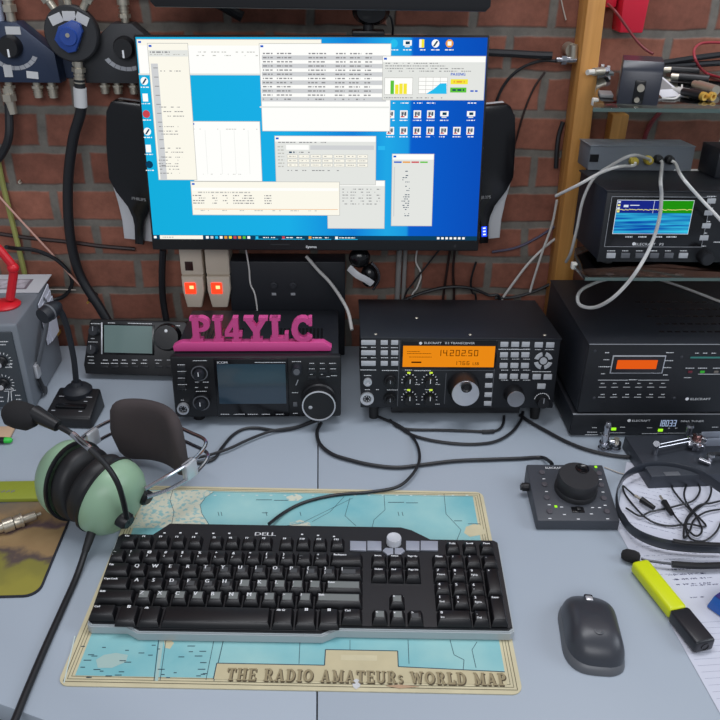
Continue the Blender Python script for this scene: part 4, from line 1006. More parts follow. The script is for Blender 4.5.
MB().box((x0+.0015, -.0015, z0+.0015), (x1-.0015, -.00125, z1-.0015)).build('display_mask', t, BLKG)
x0, z1 = f.f(617.3, 359.5); x1, z0 = f.f(655.5, 368.3)
MB().box((x0, -.0019, z0), (x1, -.0016, z1)).build('display', t, mat('orange_display', (232, 92, 24), emit=.95))
pr = MB()
marks(pr, f, [(605, 609, 352.5), (603.5, 609.5, 359.6), (598.5, 610.5, 366.6), (601, 605, 373.6), (666, 673.5, 352.5), (665, 673, 360.5), (663.5, 671, 367.5), (663, 668, 374.8), (629, 637, 379.6), ] +
      [(x-1.8, x+1.8, y) for y in (383.2, 394.3) for x in (602.5, 614.5, 627, 639, 651, 663)], 0, -.0004, .0012)
for ax, bx, py in ((598, 628, 380), (638, 669, 380), (599, 606, 387), (611, 618, 387), (623, 630, 387), (635, 642, 387), (647, 654, 387), (659, 666, 387), (598, 605, 397), (610, 617, 397), (622, 629, 397), (634, 641, 397), (646, 653, 397), (658, 665, 397), (698, 722, 374)):
    a = f.f(ax, py); b2 = f.f(bx, py); pr.quad(a[0], a[1]-.00035, b2[0], a[1]+.00035, .0004, 0, FRONT)
pr.build('panel_lettering', t, WHT); pr = MB()
u, z = f.f(690.5, 399); pr.text('ELECRAFT', .0036, u, z-.0016, .0004, 0, FRONT, 'l', 1.25)
vx, vz = f.f(687, 398.8); pr.add([(vx+.0025*math.cos(rad(a)), vz+.0025*math.sin(rad(a)), .0004) for a in range(0, 360, 30)], [tuple(range(12))], 0, False, FRONT)
pr.build('logo_lettering', t, WHT)
pr = MB(); marks(pr, f, [(685.5, 694, 368), (698, 707, 368), (713, 720, 368), (684, 691, 377.5), (695, 699, 353), (703, 707.5, 353), (711.5, 716, 353)], 0, -.0004, .0012); pr.build('meter_lettering', t, WHT)
a = f.f(690.5, 356.6); b2 = f.f(724, 358.2); MB().box((a[0], -.0008, b2[1]), (b2[0]+.04, .0002, a[1])).build('meter_bar', t, mat('teal_bar', (60, 132, 122), .4))
for px, m in ((702.3, mat('green_lamp', (60, 165, 60), emit=.8)), (716, mat('grey_lamp', (120, 112, 104), .4)), (690, mat('red_lamp', (110, 30, 46), .4))):
    x, z = f.f(px, 371.8); MB().box((x-.003, -.0009, z-.0018), (x+.003, .0002, z+.0018), 0, .0004).build('indicator_light', t, m)
for px, py in ((595, 351), (594, 398), (681.5, 357), (674, 398)):
    x, z = f.f(px, py); MB().lathe([(.0022, 0), (.0015, .0008), (0, .0008)], TR(x, 0, z) @ RX(90), 12).build('panel_screw', t, PANEL2)

# ------------------------------------------------------------------ grey switch box on top of the spectrum unit
top = P3M @ V((0, 0, ph+.0013))
Y0 = p0.y+.066; zb = top.z - .0035
fr = D(588, 168, zb); fr2 = D(691, 171, zb)
GBM = TR(fr.x, fr.y, (P3M @ V((0, (fr.y-p0.y), ph+.0013))).z+.0012) @ RX(-3.5); f = Fr(GBM)
gw = f.f(691, 169)[0]; gh = f.f(640, 147)[1]
GREY = mat('grey_painted_steel', (118, 124, 132), .45, metal=.3)
t = thing('switch_box', 'grey metal box with yellow plugs, on top of the spectrum unit', 'box', GBM)
MB().box((0, .0012, 0), (gw, .052, gh), 0, .0012).build('case', t, GREY)
MB().box((-.0012, -.0004, gh+.0002), (gw+.0012, .0535, gh+.0016), 0, .0005).build('lid', t, GREY)
MB().box((.0, 0, 0), (gw, .0011, gh)).build('front_panel', t, GREY)
YEL = mat('yellow_plug', (196, 172, 62), .45)
ports = []
for px, py, m in ((632.5, 160.5, YEL), (647, 159.5, YEL), (657, 158.5, RUB), (668, 159, RUB)):
    x, z = f.f(px, py); ports.append(GBM @ V((x, -.013, z)))
    k = MB().lathe([(.0056, .0002), (.0062, .004), (.0054, .011), (.0026, .013), (0, .013)], TR(x, 0, z) @ RX(90), 16).build('plug', t, m)
x, z = f.f(594, 158); MB().box((x-.006, -.0015, z-.005), (x+.006, -.0001, z+.005)).build('cut_out', t, BLKG)
WCAB = mat('white_cable', (225, 222, 218), .5); GCAB = mat('light_grey_cable', (190, 188, 185), .5)
YC = p0.y-.004
cable('cable', 'white cable from the left yellow plug swinging left behind the upright', [ports[0], ports[0]+V((-.005, -.006, -.003)), W(617, 167, Y0-.02), W(598, 174, Y0-.012), W(582, 183, Y0-.005), W(568, 190, Y0+.02), W(556, 196, Y0+.05)], .0021, WCAB)
cable('cable', 'white cable from the right yellow plug looping up and down along the upright', [ports[1], ports[1]+V((-.006, -.006, .005)), W(632, 155.5, Y0-.02), W(612, 165, Y0-.012), W(594, 178, Y0-.004), W(583, 200, Y0-.002), W(577, 228, Y0+.005), W(571, 252, Y0+.02), W(566, 262, Y0+.045)], .0021, GCAB)
cable('cable', 'white cable crossing in front of the spectrum screen and looping over the amplifier', [ports[2], ports[2]+V((0, -.008, -.003)), W(660.5, 180, YC-.006), W(661.5, 196, YC-.01), W(659, 220, YC-.014), W(651, 245, YC-.020), W(640, 266, YC-.06), W(626, 285, YC-.06), W(610, 300, YC-.055), W(594, 307.5, YC-.03), W(580, 305, YC-.005), W(578, 295, YC+.02), W(586, 287, YC+.05), W(606, 279.5, YC+.08), W(630, 277, YC+.09)], .0023, GCAB)
cable('cable', 'white cable slanting down to the right past the spectrum unit buttons', [ports[3], ports[3]+V((.003, -.008, -.002)), W(682, 177, YC-.006), W(700, 198, YC-.008), W(715, 214, YC-.012), W(735, 236, YC-.012)], .0021, WCAB)
cable('cable', 'pale cable lying along the top of the amplifier at the right edge', [D(x_, y_, (KPM @ V((0, 0, kph))).z+.0042) for x_, y_ in ((612, 279), (628, 275), (645, 275.5), (664, 281), (690, 290), (716, 300), (738, 308))], .0021, GCAB)
# black box right of it
c = W(708, 190, Y0+.02)
zc = (P3M @ V((0, Y0+.02-p0.y, ph+.0013))).z+.0012
t = thing('small_black_box', 'black box at the right edge beside the grey switch box', 'box', TR(c.x, Y0+.01, zc) @ RX(-3.5))
hh = Fr(TR(c.x, Y0+.01, zc)).f(708, 149)[1]
MB().box((0, 0, 0), (.07, .055, hh), 0, .0015).build('case', t, BLKM)
MB().box((.006, -.0008, .006), (.064, .0002, hh-.006), 0, .0003).build('front_panel', t, PANEL)
cable('cable', 'pale cable rising behind the black box at the right edge', [P3M @ V((.13, .118, ph+.0035)), W(700, 170, Y0+.066), W(708, 162, Y0+.075), W(716, 148, Y0+.085), W(730, 130, Y0+.09)], .002, WCAB)

# ------------------------------------------------------------------ clutter on the upper shelf
z = SZ2
q = D(617, 104, z); q2 = D(657.5, 104, z)
BXM = TR(q.x, q.y+.002, z+.0003) @ RZ(-17); f = Fr(BXM)
bw = f.f(657.5, 104)[0]; bh = f.f(640, 62)[1]
t = thing('small_black_box', 'small black folded metal box with one socket on the upper glass shelf', 'box', BXM)
prof = [(0, 0), (.055, 0), (.055, bh), (.010, bh), (.003, bh-.006), (0, bh-.012)]
MB().prism([(-p[0], p[1]) for p in prof], 0, bw, 0, .001, Matrix(((0, 0, 1, 0), (-1, 0, 0, 0), (0, 1, 0, 0), (0, 0, 0, 1)))).build('case', t, mat('blue_black_enamel', (40, 43, 54), .32))
x, zz = f.f(639, 92); 
k = MB().box((x-.006, -.0022, zz-.013), (x+.006, 0.0002, zz+.013), 0, .0008).build('socket_plate', t, BLKG)
MB().cyl((x+.001, -.0023, zz+.005), (x+.001, -.006, zz+.005), .0042, n=14).cyl((x-.001, -.0023, zz-.0085), (x-.001, -.0045, zz-.0085), .003, n=12).build('socket', t, NICK)
q = D(609, 74, z)
t = thing('circuit_board', 'bare circuit board with silver parts left of the small black box', 'circuit board', TR(q.x-.006, q.y+.01, z+.0004) @ RZ(-6))
MB().box((-.012, -.008, 0), (.014, .016, .0016)).build('board', t, mat('board_grey_green', (120, 130, 132), .5))
for x_, y_, h_ in ((-.008, .002, .007), (.000, .009, .010), (.007, .001, .006), (.009, .011, .008)):
    MB().box((x_-.0022, y_-.003, .0017), (x_+.0022, y_+.003, h_), 0, .0004).build('component', t, SILV)
q = D(609, 99, z)
t = thing('red_packet', 'flat red packet half hidden under the left side of the small black box', 'packet', TR(q.x-.004, q.y+.004, z+.0004) @ RZ(-12))
MB().box((-.006, 0, 0), (.010, .03, .004), 0, .001).build('wrapper', t, mat('red_ink'))
# red plastic pieces and their wire
RED = mat('red_plastic', (214, 30, 58), .45)
a = W(631, 33, 1.15); a0 = W(621, 2, 1.15); a1 = W(649, 2, 1.15)
t = tag(MB().hexa([(a.x-.0155, 1.150, a.z), (a.x+.0165, 1.150, a.z), (a.x+.0165, 1.1885, a.z), (a.x-.0155, 1.1885, a.z),
                   (a0.x-.002, 1.150, a.z+.12), (a1.x+.003, 1.150, a.z+.12), (a1.x+.003, 1.1885, a.z+.12), (a0.x-.002, 1.1885, a.z+.12)], 0, .002).build('wall_box', None, RED), 'bright red box fixed to the bricks above the upper shelf', 'box')
a = W(607, 8, 1.16); b2 = W(621, 8, 1.16)
tag(MB().box((a.x, 1.168, a.z), (b2.x-.004, 1.1885, a.z+.03), 0, .002).build('wall_clip', None, RED), 'small red piece on the bricks between the upright and the red box', 'clip')
cable('wire', 'red and black wire drooping from the upright past the red box', [W(608, 4, 1.14), W(616, 12, 1.12), W(626, 26, 1.11), W(636, 40, 1.10), W(645, 49, 1.09), W(653, 54, 1.08)], .0017, mat('dark_red_wire', (112, 34, 40), .5))
for px, py, Y, rz, lb in ((600, 70, 1.03, 30, 'silver plug leaning beside the upright on the upper shelf'), (626, 61, 1.05, -60, 'pale plug lying behind the small black box')):
    q = D(px, py+6, z)
    t = thing('coax_plug', lb, 'plug', TR(q.x, q.y, z+.0065) @ RZ(rz))
    MB().cyl((-.014, 0, 0), (.004, 0, 0), .0055, n=16).build('body', t, NICK); MB().cyl((.004, 0, 0), (.012, 0, 0), .006, n=6).build('coupling_nut', t, CHROME); MB().cyl((-.026, 0, 0), (-.014, 0, 0), .0038, n=12).build('boot', t, WHP)
q = D(662, 98, z)
t = thing('card', 'white card with a red panel lying on the upper shelf right of the black box', 'card', TR(q.x, q.y, z+.0005) @ RZ(18) @ RX(18))
MB().box((0, 0, 0), (.034, .05, .0006)).build('sheet', t, mat('white_card', (205, 205, 210), .6)); MB().box((.003, .018, .00065), (.03, .046, .0009)).build('red_panel', t, mat('red_ink', (168, 60, 70), .6))
tag(MB().tube([D(682, 85, z+.002), D(681, 93, z+.002), D(676, 98, z+.002), D(668, 98.5, z+.002), D(662, 98, z+.002)], .0011, 8).build('wire_loop', None, WCAB), 'thin white wire loop curling around the card on the upper shelf', 'wire')
for px, py, lb in ((705.5, 99.5, 'left gold tipped black plug at the right end of the upper shelf'), (714, 99.5, 'right gold tipped black plug at the right end of the upper shelf')):
    q = D(px, py+3, z)
    t = thing('phono_plug', lb, 'plug', TR(q.x, q.y+.006, z+.0058) @ RZ(24), 'gold tipped plugs')
    MB().lathe([(0, -.003), (.0022, -.003), (.0024, .001), (.005, .001), (.0052, -.004), (0, -.004)], RX(90), 18).build('gold_tip', t, GOLD)
    MB().cyl((0, .0042, 0), (0, .034, 0), .0052, .0046, n=16).build('body', t, BLK); MB().cyl((0, .034, 0), (0, .056, 0), .003, .0026, n=12).build('boot', t, GCAB)
for px, py, rz, m, lb in ((697, 82, 62, BLK, 'black plug lying behind the gold tipped plugs'), (688, 74, 70, BLK, 'black adapter lying furthest back behind the white card'), (712, 92, 10, NICK, 'silver adapter lying behind the right gold tipped plug')):
    q = D(px, py+4, z)
    t = thing('adapter_plug', lb, 'plug', TR(q.x, q.y+.022, z+.0066) @ RZ(rz))
    MB().cyl((0, -.022, 0), (0, .016, 0), .006, n=16).build('body', t, m); MB().cyl((0, .016, 0), (0, .026, 0), .0045, n=14).build('tip', t, NICK)
for i, (ya, yb, lb) in enumerate(((64, 53, 'upper black cable running along the back of the upper shelf'), (67.5, 62, 'lower black cable running along the back of the upper shelf'))):
    cable('cable', lb, [W(655, ya, 1.165), W(680, (ya*2+yb)/3, 1.165), W(705, (ya+yb*2)/3, 1.165), W(735, yb, 1.165)], .0042, CABLE)
cable('wire', 'red wire looping up at the right edge above the upper shelf', [W(725, 43, 1.12), W(712, 42.5, 1.12), W(700, 44, 1.12), W(694, 51, 1.11), W(697, 63, 1.10), D(706, 73, SZ2+.003), D(725, 79, SZ2+.003)], .0018, mat('red_wire', (150, 40, 52), .5))
cable('wire', 'dark red wire hanging below the upper shelf behind the grey box', [W(664, 104, 1.1862), W(660, 112, 1.1862), W(652, 122, 1.1862), W(646, 134, 1.1862), W(643, 148, 1.1862), V((W(642, 160, 1.18).x, 1.1775, SZ1+.09)), V((W(642, 160, 1.18).x, 1.1775, SZ1+.004))], .0036, mat('dark_red_wire'))
# coax connector left of the upright
a = W(576, 60, 1.16)
t = thing('coax_connector', 'silver coax tee connector on the bricks just left of the upright', 'connector', TR(*a))
ln_ = MB(); e1 = W(556, 60, 1.16)-a
ln_.cyl((0, 0, 0), tuple(e1*.5), .0052, n=16); ln_.cyl(tuple(e1*.5), tuple(e1*.75), .0066, n=6); ln_.cyl(tuple(e1*.75), tuple(e1), .0042, n=14); ln_.build('barrel', t, CHROME)
MB().cyl((-.004, 0, .002), (-.006, 0, .02), .0055, n=16).build('branch', t, NICK)
MB().cyl((-.006, .0285, .012), (-.006, .006, .012), .009, n=16).build('wall_socket', t, NICK)
cable('coax_feeder', 'black coax running level from behind the lit monitor to the tee connector', [W(488, 52.5, 1.168), W(510, 53.5, 1.168), W(535, 55, 1.166), W(552, 55.5, 1.164)], .0052, CABLE)
cable('cable', 'thin black cable arching down from the tee connector to the right speaker', [W(556, 61, 1.166), W(540, 61, 1.172), W(520, 69, 1.176), W(504, 85, 1.178), W(494, 108, 1.178), W(487, 130, 1.178)], .0022, CABLE)
cable('cable', 'thin dark cable dropping from below the tee connector behind the right speaker', [W(545, 72, 1.188), W(534, 88, 1.188), W(524, 112, 1.188), W(516, 140, 1.188), W(509, 165, 1.188)], .0016, mat('brown_cable'))
cable('wire', 'thin pale wire hanging down the bricks above the tee connector', [W(560, -6, 1.1888), W(563, 8, 1.1888), W(566, 20, 1.1888)], .001, mat('pale_wire'))
cable('cable', 'black cable emerging beside the upright level with the right speaker', [W(563, 122, 1.18), W(559, 135, 1.18), W(557, 150, 1.178), W(556, 168, 1.178)], .0036, CABLE)

# ------------------------------------------------------------------ under the lit monitor
CREAM = mat('cream_plastic', (212, 198, 180), .45)
REDL = mat('red_switch_light', (255, 58, 30), emit=1.8)
REDH = mat('red_switch_core', (255, 170, 110), emit=2.4)
def adaptor(label, x0p, x1p, sock, Y=1.145):
    a = W(x0p, 251, Y); b2 = W(x1p, 251, Y); zb = W(x0p, 306.5, Y).z; zm = W(x0p, 276, Y).z
    M = TR((a.x+b2.x)/2, Y, zb); w_ = b2.x-a.x; ht = a.z-zb+.03; hm = zm-zb
    t = thing('switched_socket', label, 'socket', M, 'cream switched sockets under the monitor')
    MB().box((-w_/2, .0, hm+.001), (w_/2, .0442, ht), 0, .003).build('upper_body', t, CREAM)
    pl = [(-w_*.34, 0), (w_*.30, 0), (w_*.48, hm*.55), (w_*.48, hm), (-w_*.48, hm), (-w_*.48, hm*.55)]
    MB().prism(pl, -.0442, .004, 0, .0025, FRONT).build('lower_body', t, CREAM)
    f = Fr(M); x, z = f.f((x0p+x1p)/2+.5, 288, -.004)
    r = MB().box((x-.0085, -.0062, z-.0095), (x+.0085, -.0043, z+.0095), 0, .001).build('rocker_switch', t, REDL)
    MB().box((x-.001, -.0068, z-.0005), (x+.0055, -.0063, z+.005), 0, .0002).build('bright_core', r, REDH)
    if sock:
        x, z = f.f(189, 266, 0); MB().box((x-.0062, -.0008, z-.0075), (x+.0062, .0002, z+.0075), 0, .0003).build('window', t, mat('dark_red_window', (52, 22, 18), .3))
    return t
adaptor('cream switched socket with a dark window, glowing red, left of its twin', 178.5, 201.5, True)
adaptor('plain cream switched socket glowing red, right of its twin', 204, 228.5, False)
# black box standing behind the left radio
c0 = W(232, 318, 1.15); c1 = W(345, 318, 1.15)
zt = W(290, 262, 1.15).z
M = TR(c0.x, 1.15, .0005); f = Fr(M)
t = thing('power_supply', 'black box with two round terminals standing against the wall behind the left radio', 'box', M)
MB().box((0, 0, 0), (c1.x-c0.x, .037, zt), 0, .002).build('case', t, BLKM)
for px in (274, 293):
    x, z = f.f(px, 285); MB().lathe([(.0055, 0), (.0055, .003), (.003, .0035), (.003, .007), (0, .007)], TR(x, 0, z) @ RX(90), 18).build('terminal', t, PANEL2)
    x, z = f.f(px, 294); MB().box((x-.0035, -.0006, z-.002), (x+.0035, .0002, z+.002)).build('terminal_label', t, GRY)
cable('wire', 'thin white wire hanging down the front of the black box behind the left radio', [W(246, 250, 1.1482), W(249, 268, 1.1482), W(250.5, 284, 1.1482), W(256, 300, 1.1482), V((W(259, 310, 1.148).x, 1.1482, .002))], .0013, WCAB)
cable('cable', 'grey cable slanting from behind the lit monitor down between the two radios', [W(306, 256, 1.135), W(318, 270, 1.130), W(332, 285, 1.120), W(347, 309, 1.10), W(352, 330, 1.07)], .0027, GCAB)
cable('power_cable', 'thick black cable hanging below the left end of the lit monitor', [W(163, 250, 1.165), W(162, 275, 1.165), W(163, 300, 1.165), W(168, 330, 1.16), W(170, 345, 1.16)], .0055, CABLE)
# folded black headphones hanging below the monitor
c = W(362, 268, 1.12)
t = thing('folded_headphones', 'folded black headphones with a grey band, tucked between monitor and wide radio', 'headphones', TR(*c))
MB().ball((-.004, 0, .017), .016, 0, (1.05, .8, 1.0)).build('ear_cushion', t, BLKG)
MB().ball((.012, .004, -.014), .017, 0, (.8, .8, 1.15)).build('ear_cushion', t, BLKG)
MB().tube([(-.02, -.004, .002), (-.008, -.013, -.006), (.006, -.013, -.014), (.016, -.01, -.022)], .004, 10, 0, 6, (.0015, .0055), (0, -1, 0)).build('grey_band', t, SILK)
MB().tube([(.014, -.012, .014), (.024, -.008, 0), (.026, -.004, -.018), (.018, 0, -.036)], .0022, 8).build('hinge_wire', t, CHROME)
MB().box((-.012, .004, .030), (.002, .012, .05), 0, .002).build('hook', t, BLK)
# conduits and cables between monitor and wide radio
PVC = mat('grey_pvc', (140, 138, 136), .5)
for px, r_, lb in ((398.5, .0045, 'left grey conduit on the bricks behind the wide radio'), (404.5, .0035, 'right grey conduit on the bricks behind the wide radio')):
    q = W(px, 275, 1.18); tag(MB().cyl((q.x, 1.1835, .002), (q.x, 1.1835, .26), r_).build('conduit', None, PVC), lb, 'pipe', 'grey conduits')
for lb, pts, r_, m in (
    ('white wire wriggling down the bricks behind the wide radio', [(417, 250), (416, 262), (421, 274), (417, 288), (411, 300)], .0014, WCAB),
    ('thin black wire slanting left below the lit monitor', [(440, 249), (428, 264), (414, 282), (404, 300)], .0015, CABLE),
    ('black cable arching over the back of the wide radio', [(404, 300), (425, 292), (448, 287), (470, 288), (488, 295), (500, 300)], .0026, CABLE),
    ('dark red wire hanging left of its twin behind the wide radio', [(450, 250), (447, 270), (443, 300)], .0020, mat('brown_cable')),
    ('dark red wire hanging right of its twin behind the wide radio', [(455, 250), (453, 270), (454, 300)], .0020, mat('brown_cable')),
    ('black wire curving down behind the right end of the wide radio', [(476, 262), (471, 280), (472, 292), (476, 300)], .0018, CABLE),
    ('grey cable rising in an arc from behind the wide radio to the upright', [(500, 302), (512, 285), (528, 264), (545, 247), (556, 238)], .0022, GCAB),
    ('second grey cable crossing the first one left of the upright', [(530, 292), (535, 275), (543, 250), (552, 225), (557, 200)], .0020, GCAB),
    ('dim violet cable running from below the right speaker to the upright', [(492, 252), (515, 248), (535, 239), (556, 226)], .0022, mat('violet_cable', (62, 56, 80), .5)),
    ('dark cable running low behind the wide radio to the upright', [(495, 298), (515, 297), (535, 291), (555, 282)], .0026, CABLE)):
    cable('wire' if 'wire' in lb else 'cable', lb, [W(x, y, 1.172 - (.008 if ('arching' in lb or 'second' in lb) else 0) + (.009 if 'white' in lb or 'dim' in lb or 'red' in lb else 0)) for x, y in pts] + [V((W(pts[-1][0], 300, 1.17).x, 1.172, .004))]*(pts[-1][1] >= 296), r_, m)
# ------------------------------------------------------------------ desk map
q0 = D(57, 686.5, 0); q1 = D(523, 695.5, 0); q2 = D(131, 487, 0); q3 = D(478, 492, 0)
mang = math.degrees(math.atan2(q1.y-q0.y, q1.x-q0.x))
mwd = (q1-q0).length; mdp = ((q2-q0).length+(q3-q1).length)/2
DM = TR(q0.x, q0.y, .0003) @ RZ(mang); f = Fr(DM)
def rrect(x0, y0, x1, y1, r, n=6):
    o = []
    for cx, cy, a0 in ((x1-r, y0+r, -90), (x1-r, y1-r, 0), (x0+r, y1-r, 90), (x0+r, y0+r, 180)):
        o += [(cx+r*math.cos(rad(a0+90*k/n)), cy+r*math.sin(rad(a0+90*k/n))) for k in range(n+1)]
    return o
def sea_mat():
    m = bpy.data.materials.new('printed_sea'); m.use_nodes = True; nt = m.node_tree; N = nt.nodes; L = nt.links
    b = N['Principled BSDF']; b.inputs['Roughness'].default_value = .42
    tc = N.new('ShaderNodeTexCoord'); n = N.new('ShaderNodeTexNoise'); n.inputs['Scale'].default_value = 9; n.inputs['Detail'].default_value = 6
    r = N.new('ShaderNodeValToRGB'); e = r.color_ramp.elements
    e[0].position = .34; e[0].color = lin((116, 182, 190)); e[1].position = .68; e[1].color = lin((166, 208, 204))
    L.new(tc.outputs['Object'], n.inputs[0]); L.new(n.outputs[0], r.inputs[0]); L.new(r.outputs[0], b.inputs['Base Color']); return m
def land_mat():
    m = bpy.data.materials.new('printed_land'); m.use_nodes = True; nt = m.node_tree; N = nt.nodes; L = nt.links
    b = N['Principled BSDF']; b.inputs['Roughness'].default_value = .45
    tc = N.new('ShaderNodeTexCoord'); n = N.new('ShaderNodeTexNoise'); n.inputs['Scale'].default_value = 190; n.inputs['Detail'].default_value = 4
    r = N.new('ShaderNodeValToRGB'); e = r.color_ramp.elements
    e[0].position = .40; e[0].color = lin((148, 190, 190)); e[1].position = .50; e[1].color = lin((212, 212, 192))
    L.new(tc.outputs['Object'], n.inputs[0]); L.new(n.outputs[0], r.inputs[0]); L.new(r.outputs[0], b.inputs['Base Color']); return m
PAP = mat('map_cream_paper', (206, 196, 162), .45, vary=.08, vscale=30)
INK = mat('map_ink', (44, 70, 84), .6); SEA = sea_mat(); LAND = land_mat()
BAN = mat('map_banner', (198, 186, 150), .5, vary=.05, vscale=40); BRN = mat('map_title_ink', (150, 136, 104), .6); BRN2 = mat('map_title_shadow', (84, 72, 52), .6); PLATE = mat('map_pale_patch', (166, 192, 186), .5)
t = thing('desk_map', 'large turquoise world map desk mat lying under the black keyboard', 'desk mat', DM)
MB().prism(rrect(0, 0, mwd, mdp, .010), 0, .0012, 0, 0).build('mat', t, PAP)
pm = MB()
bx = .0135
pm.quad(bx, .0115, mwd-bx, mdp-.009, .00135, 0)
# meridian ticks, dateline, coast lines, islands, writing
ST = [.00148]
def poly(pts, mi, z=.00145): pm.add([(x, y, z) for x, y in pts], [tuple(range(len(pts)))], mi)
def line(pxs, w_=.0006, mi=2, z=.0015):
    P = [f.t(x, y, .0012) for x, y in pxs]
    for a, b in zip(P, P[1:]):
        d = V((b[0]-a[0], b[1]-a[1])); 
        if d.length < 1e-6: continue
        n = V((-d.y, d.x)).normalized()*w_/2
        pm.add([(a[0]+n.x, a[1]+n.y, z), (b[0]+n.x, b[1]+n.y, z), (b[0]-n.x, b[1]-n.y, z), (a[0]-n.x, a[1]-n.y, z)], [(0, 1, 2, 3)], mi)
P = lambda *a: [f.t(x, y, .0012) for x, y in a]
poly(P((150, 491), (206, 490), (214, 492), (206, 497), (200, 505), (202, 514), (208, 524), (190, 528), (160, 528), (130, 528)), 1)
poly(P((286, 497), (296, 494), (304, 497), (298, 501), (288, 501)), 1)
poly(P((290, 523), (300, 520), (310, 523), (312, 530), (288, 530)), 1)
poly(P((466, 527), (474, 524), (482, 526), (486, 534), (470, 537), (464, 533)), 3)
poly(P((96, 660), (104, 655), (116, 653), (128, 655), (126, 662), (112, 668), (98, 668)), 4)
poly(P((164, 640), (170, 639), (174, 643), (170, 649), (165, 648)), 3)
line([(214, 492), (206, 497), (200, 505), (202, 514), (210, 526)])
line([(173, 490), (170, 500), (174, 512), (171, 528)]); line([(344, 497), (330, 512), (312, 522)]); line([(350, 498), (345, 516), (356, 526)])
line([(384, 495), (385, 510), (374, 520), (372, 528)]); line([(444, 494), (446, 514), (461, 530), (457, 540)]); line([(353, 498), (300, 524), (270, 528)])
for x in range(215, 470, 14): line([(x-1.3, 495.5), (x+1.3, 495.5)], .0016, 5)
for px in (218, 221, 266, 398, 402, 300): line([(px, 512), (px+1, 516)], .0007)
for a, b, y in ((256, 272, 500), (274, 288, 500.5), (388, 404, 502.5), (406, 418, 503), (262, 268, 513), (454, 462, 521), (468, 480, 524)): line([(a, y), (b, y)], .0011)
# lower strip: panels left of the title
line([(159, 637), (154, 681)], .0008); line([(224, 638), (214, 681)], .0008); line([(214, 640), (206, 680)], .0006); line([(166, 640), (160, 681)], .0006)
line([(300, 640), (299, 664)], .0006); line([(350, 640), (350, 662)], .0005); line([(408, 640), (409, 664)], .0006); line([(450, 640), (454, 655), (464, 660), (463, 672)]); line([(477, 642), (472, 650), (476, 668)])
rr = random.Random(5)
for i in range(34):
    x = rr.uniform(80, 205); y = rr.uniform(645, 678); line([(x, y), (x+rr.uniform(3, 8), y)], .0010)
line([(75, 636), (64, 683)], .0012, 5); 
poly(P((164, 637), (158, 681), (155, 681), (160, 637)), 4)
# frame lines
for o, w_ in ((.0045, .0007), (.0075, .0005), (.0105, .0005)):
    for a, b in (((o, o), (mwd-o, o)), ((o, mdp-o), (mwd-o, mdp-o)), ((o, o), (o, mdp-o)), ((mwd-o, o), (mwd-o, mdp-o))):
        d = V((b[0]-a[0], b[1]-a[1])); n = V((-d.y, d.x)).normalized()*w_/2
        pm.add([(a[0]+n.x, a[1]+n.y, .0014), (b[0]+n.x, b[1]+n.y, .0014), (b[0]-n.x, b[1]-n.y, .0014), (a[0]-n.x, a[1]-n.y, .0014)], [(0, 1, 2, 3)], 6)
# title banner
bl_ = f.t(213, 681, .0012); br2 = f.t(519, 688, .0012)
yb = .0100
yt = f.t(300, 665, .0012)[1]; ytm = f.t(362, 650.5, .0012)[1]
xa = f.t(215, 672, .0012)[0]; xb = mwd-bx; xc0 = f.t(325, 658, .0012)[0]; xc1 = f.t(398, 660, .0012)[0]
yr = f.t(500, 672, .0012)[1]
poly([(xa, yb), (xb, yb), (xb, yr), (xc1, yt), (xc1, ytm), (xc0, ytm), (xc0, yt), (xa, yt)], 7, .00155)
for a, b in (((xa, yb), (xa, yt)), ((xa, yt), (xc0, yt)), ((xc0, yt), (xc0, ytm)), ((xc0, ytm), (xc1, ytm)), ((xc1, ytm), (xc1, yt)), ((xc1, yt), (xb, yr))):
    d = V((b[0]-a[0], b[1]-a[1])); n = V((-d.y, d.x)).normalized()*.0005
    pm.add([(a[0]+n.x, a[1]+n.y, .0016), (b[0]+n.x, b[1]+n.y, .0016), (b[0]-n.x, b[1]-n.y, .0016), (a[0]-n.x, a[1]-n.y, .0016)], [(0, 1, 2, 3)], 2)
u0 = f.t(341, 655, .0012); u1 = f.t(377, 661, .0012); poly([(u0[0], u1[1]), (u1[0], u1[1]), (u1[0], u0[1]), (u0[0], u0[1])], 3, .0016)
# worn white scuffs in the print
poly(P((352, 682), (356, 679), (361, 681), (360, 687), (356, 690), (353, 687)), 8, .0018)
poly(P((385, 686), (400, 685), (420, 687), (400, 689)), 9, .0018)
pm.build('print', t, [SEA, LAND, INK, PAP, PLATE, mat('map_white_mark', (200, 214, 210), .5), mat('map_frame_line', (96, 88, 66), .6), BAN, mat('worn_white', (205, 205, 205), .6), mat('worn_tan', (182, 150, 120), .6)])
tl = MB()
xs = f.t(226.5, 676, .0012); xe = f.t(507, 680, .0012)
txt = 'THE RADIO AMATEURs WORLD MAP'
size = f.t(230, 667.5, .0012)[1]-f.t(230, 680.5, .0012)[1]; size *= .94; base = (f.t(230, 680.5, .0012)[1]+f.t(505, 686.5, .0012)[1])/2
wd = sum((SERIF[c.upper()][0]+.1)*(.72 if c == 's' else 1) for c in txt)
kx = (xe[0]-xs[0])/(wd*size)
serif_text(tl, txt, size, xs[0]+.0010, base-.0009, .00165, .00172, 1, None, kx, .1)
serif_text(tl, txt, size, xs[0], base, .0021, .00216, 0, None, kx, .1)
tl.build('title_lettering', t, [BRN, BRN2])

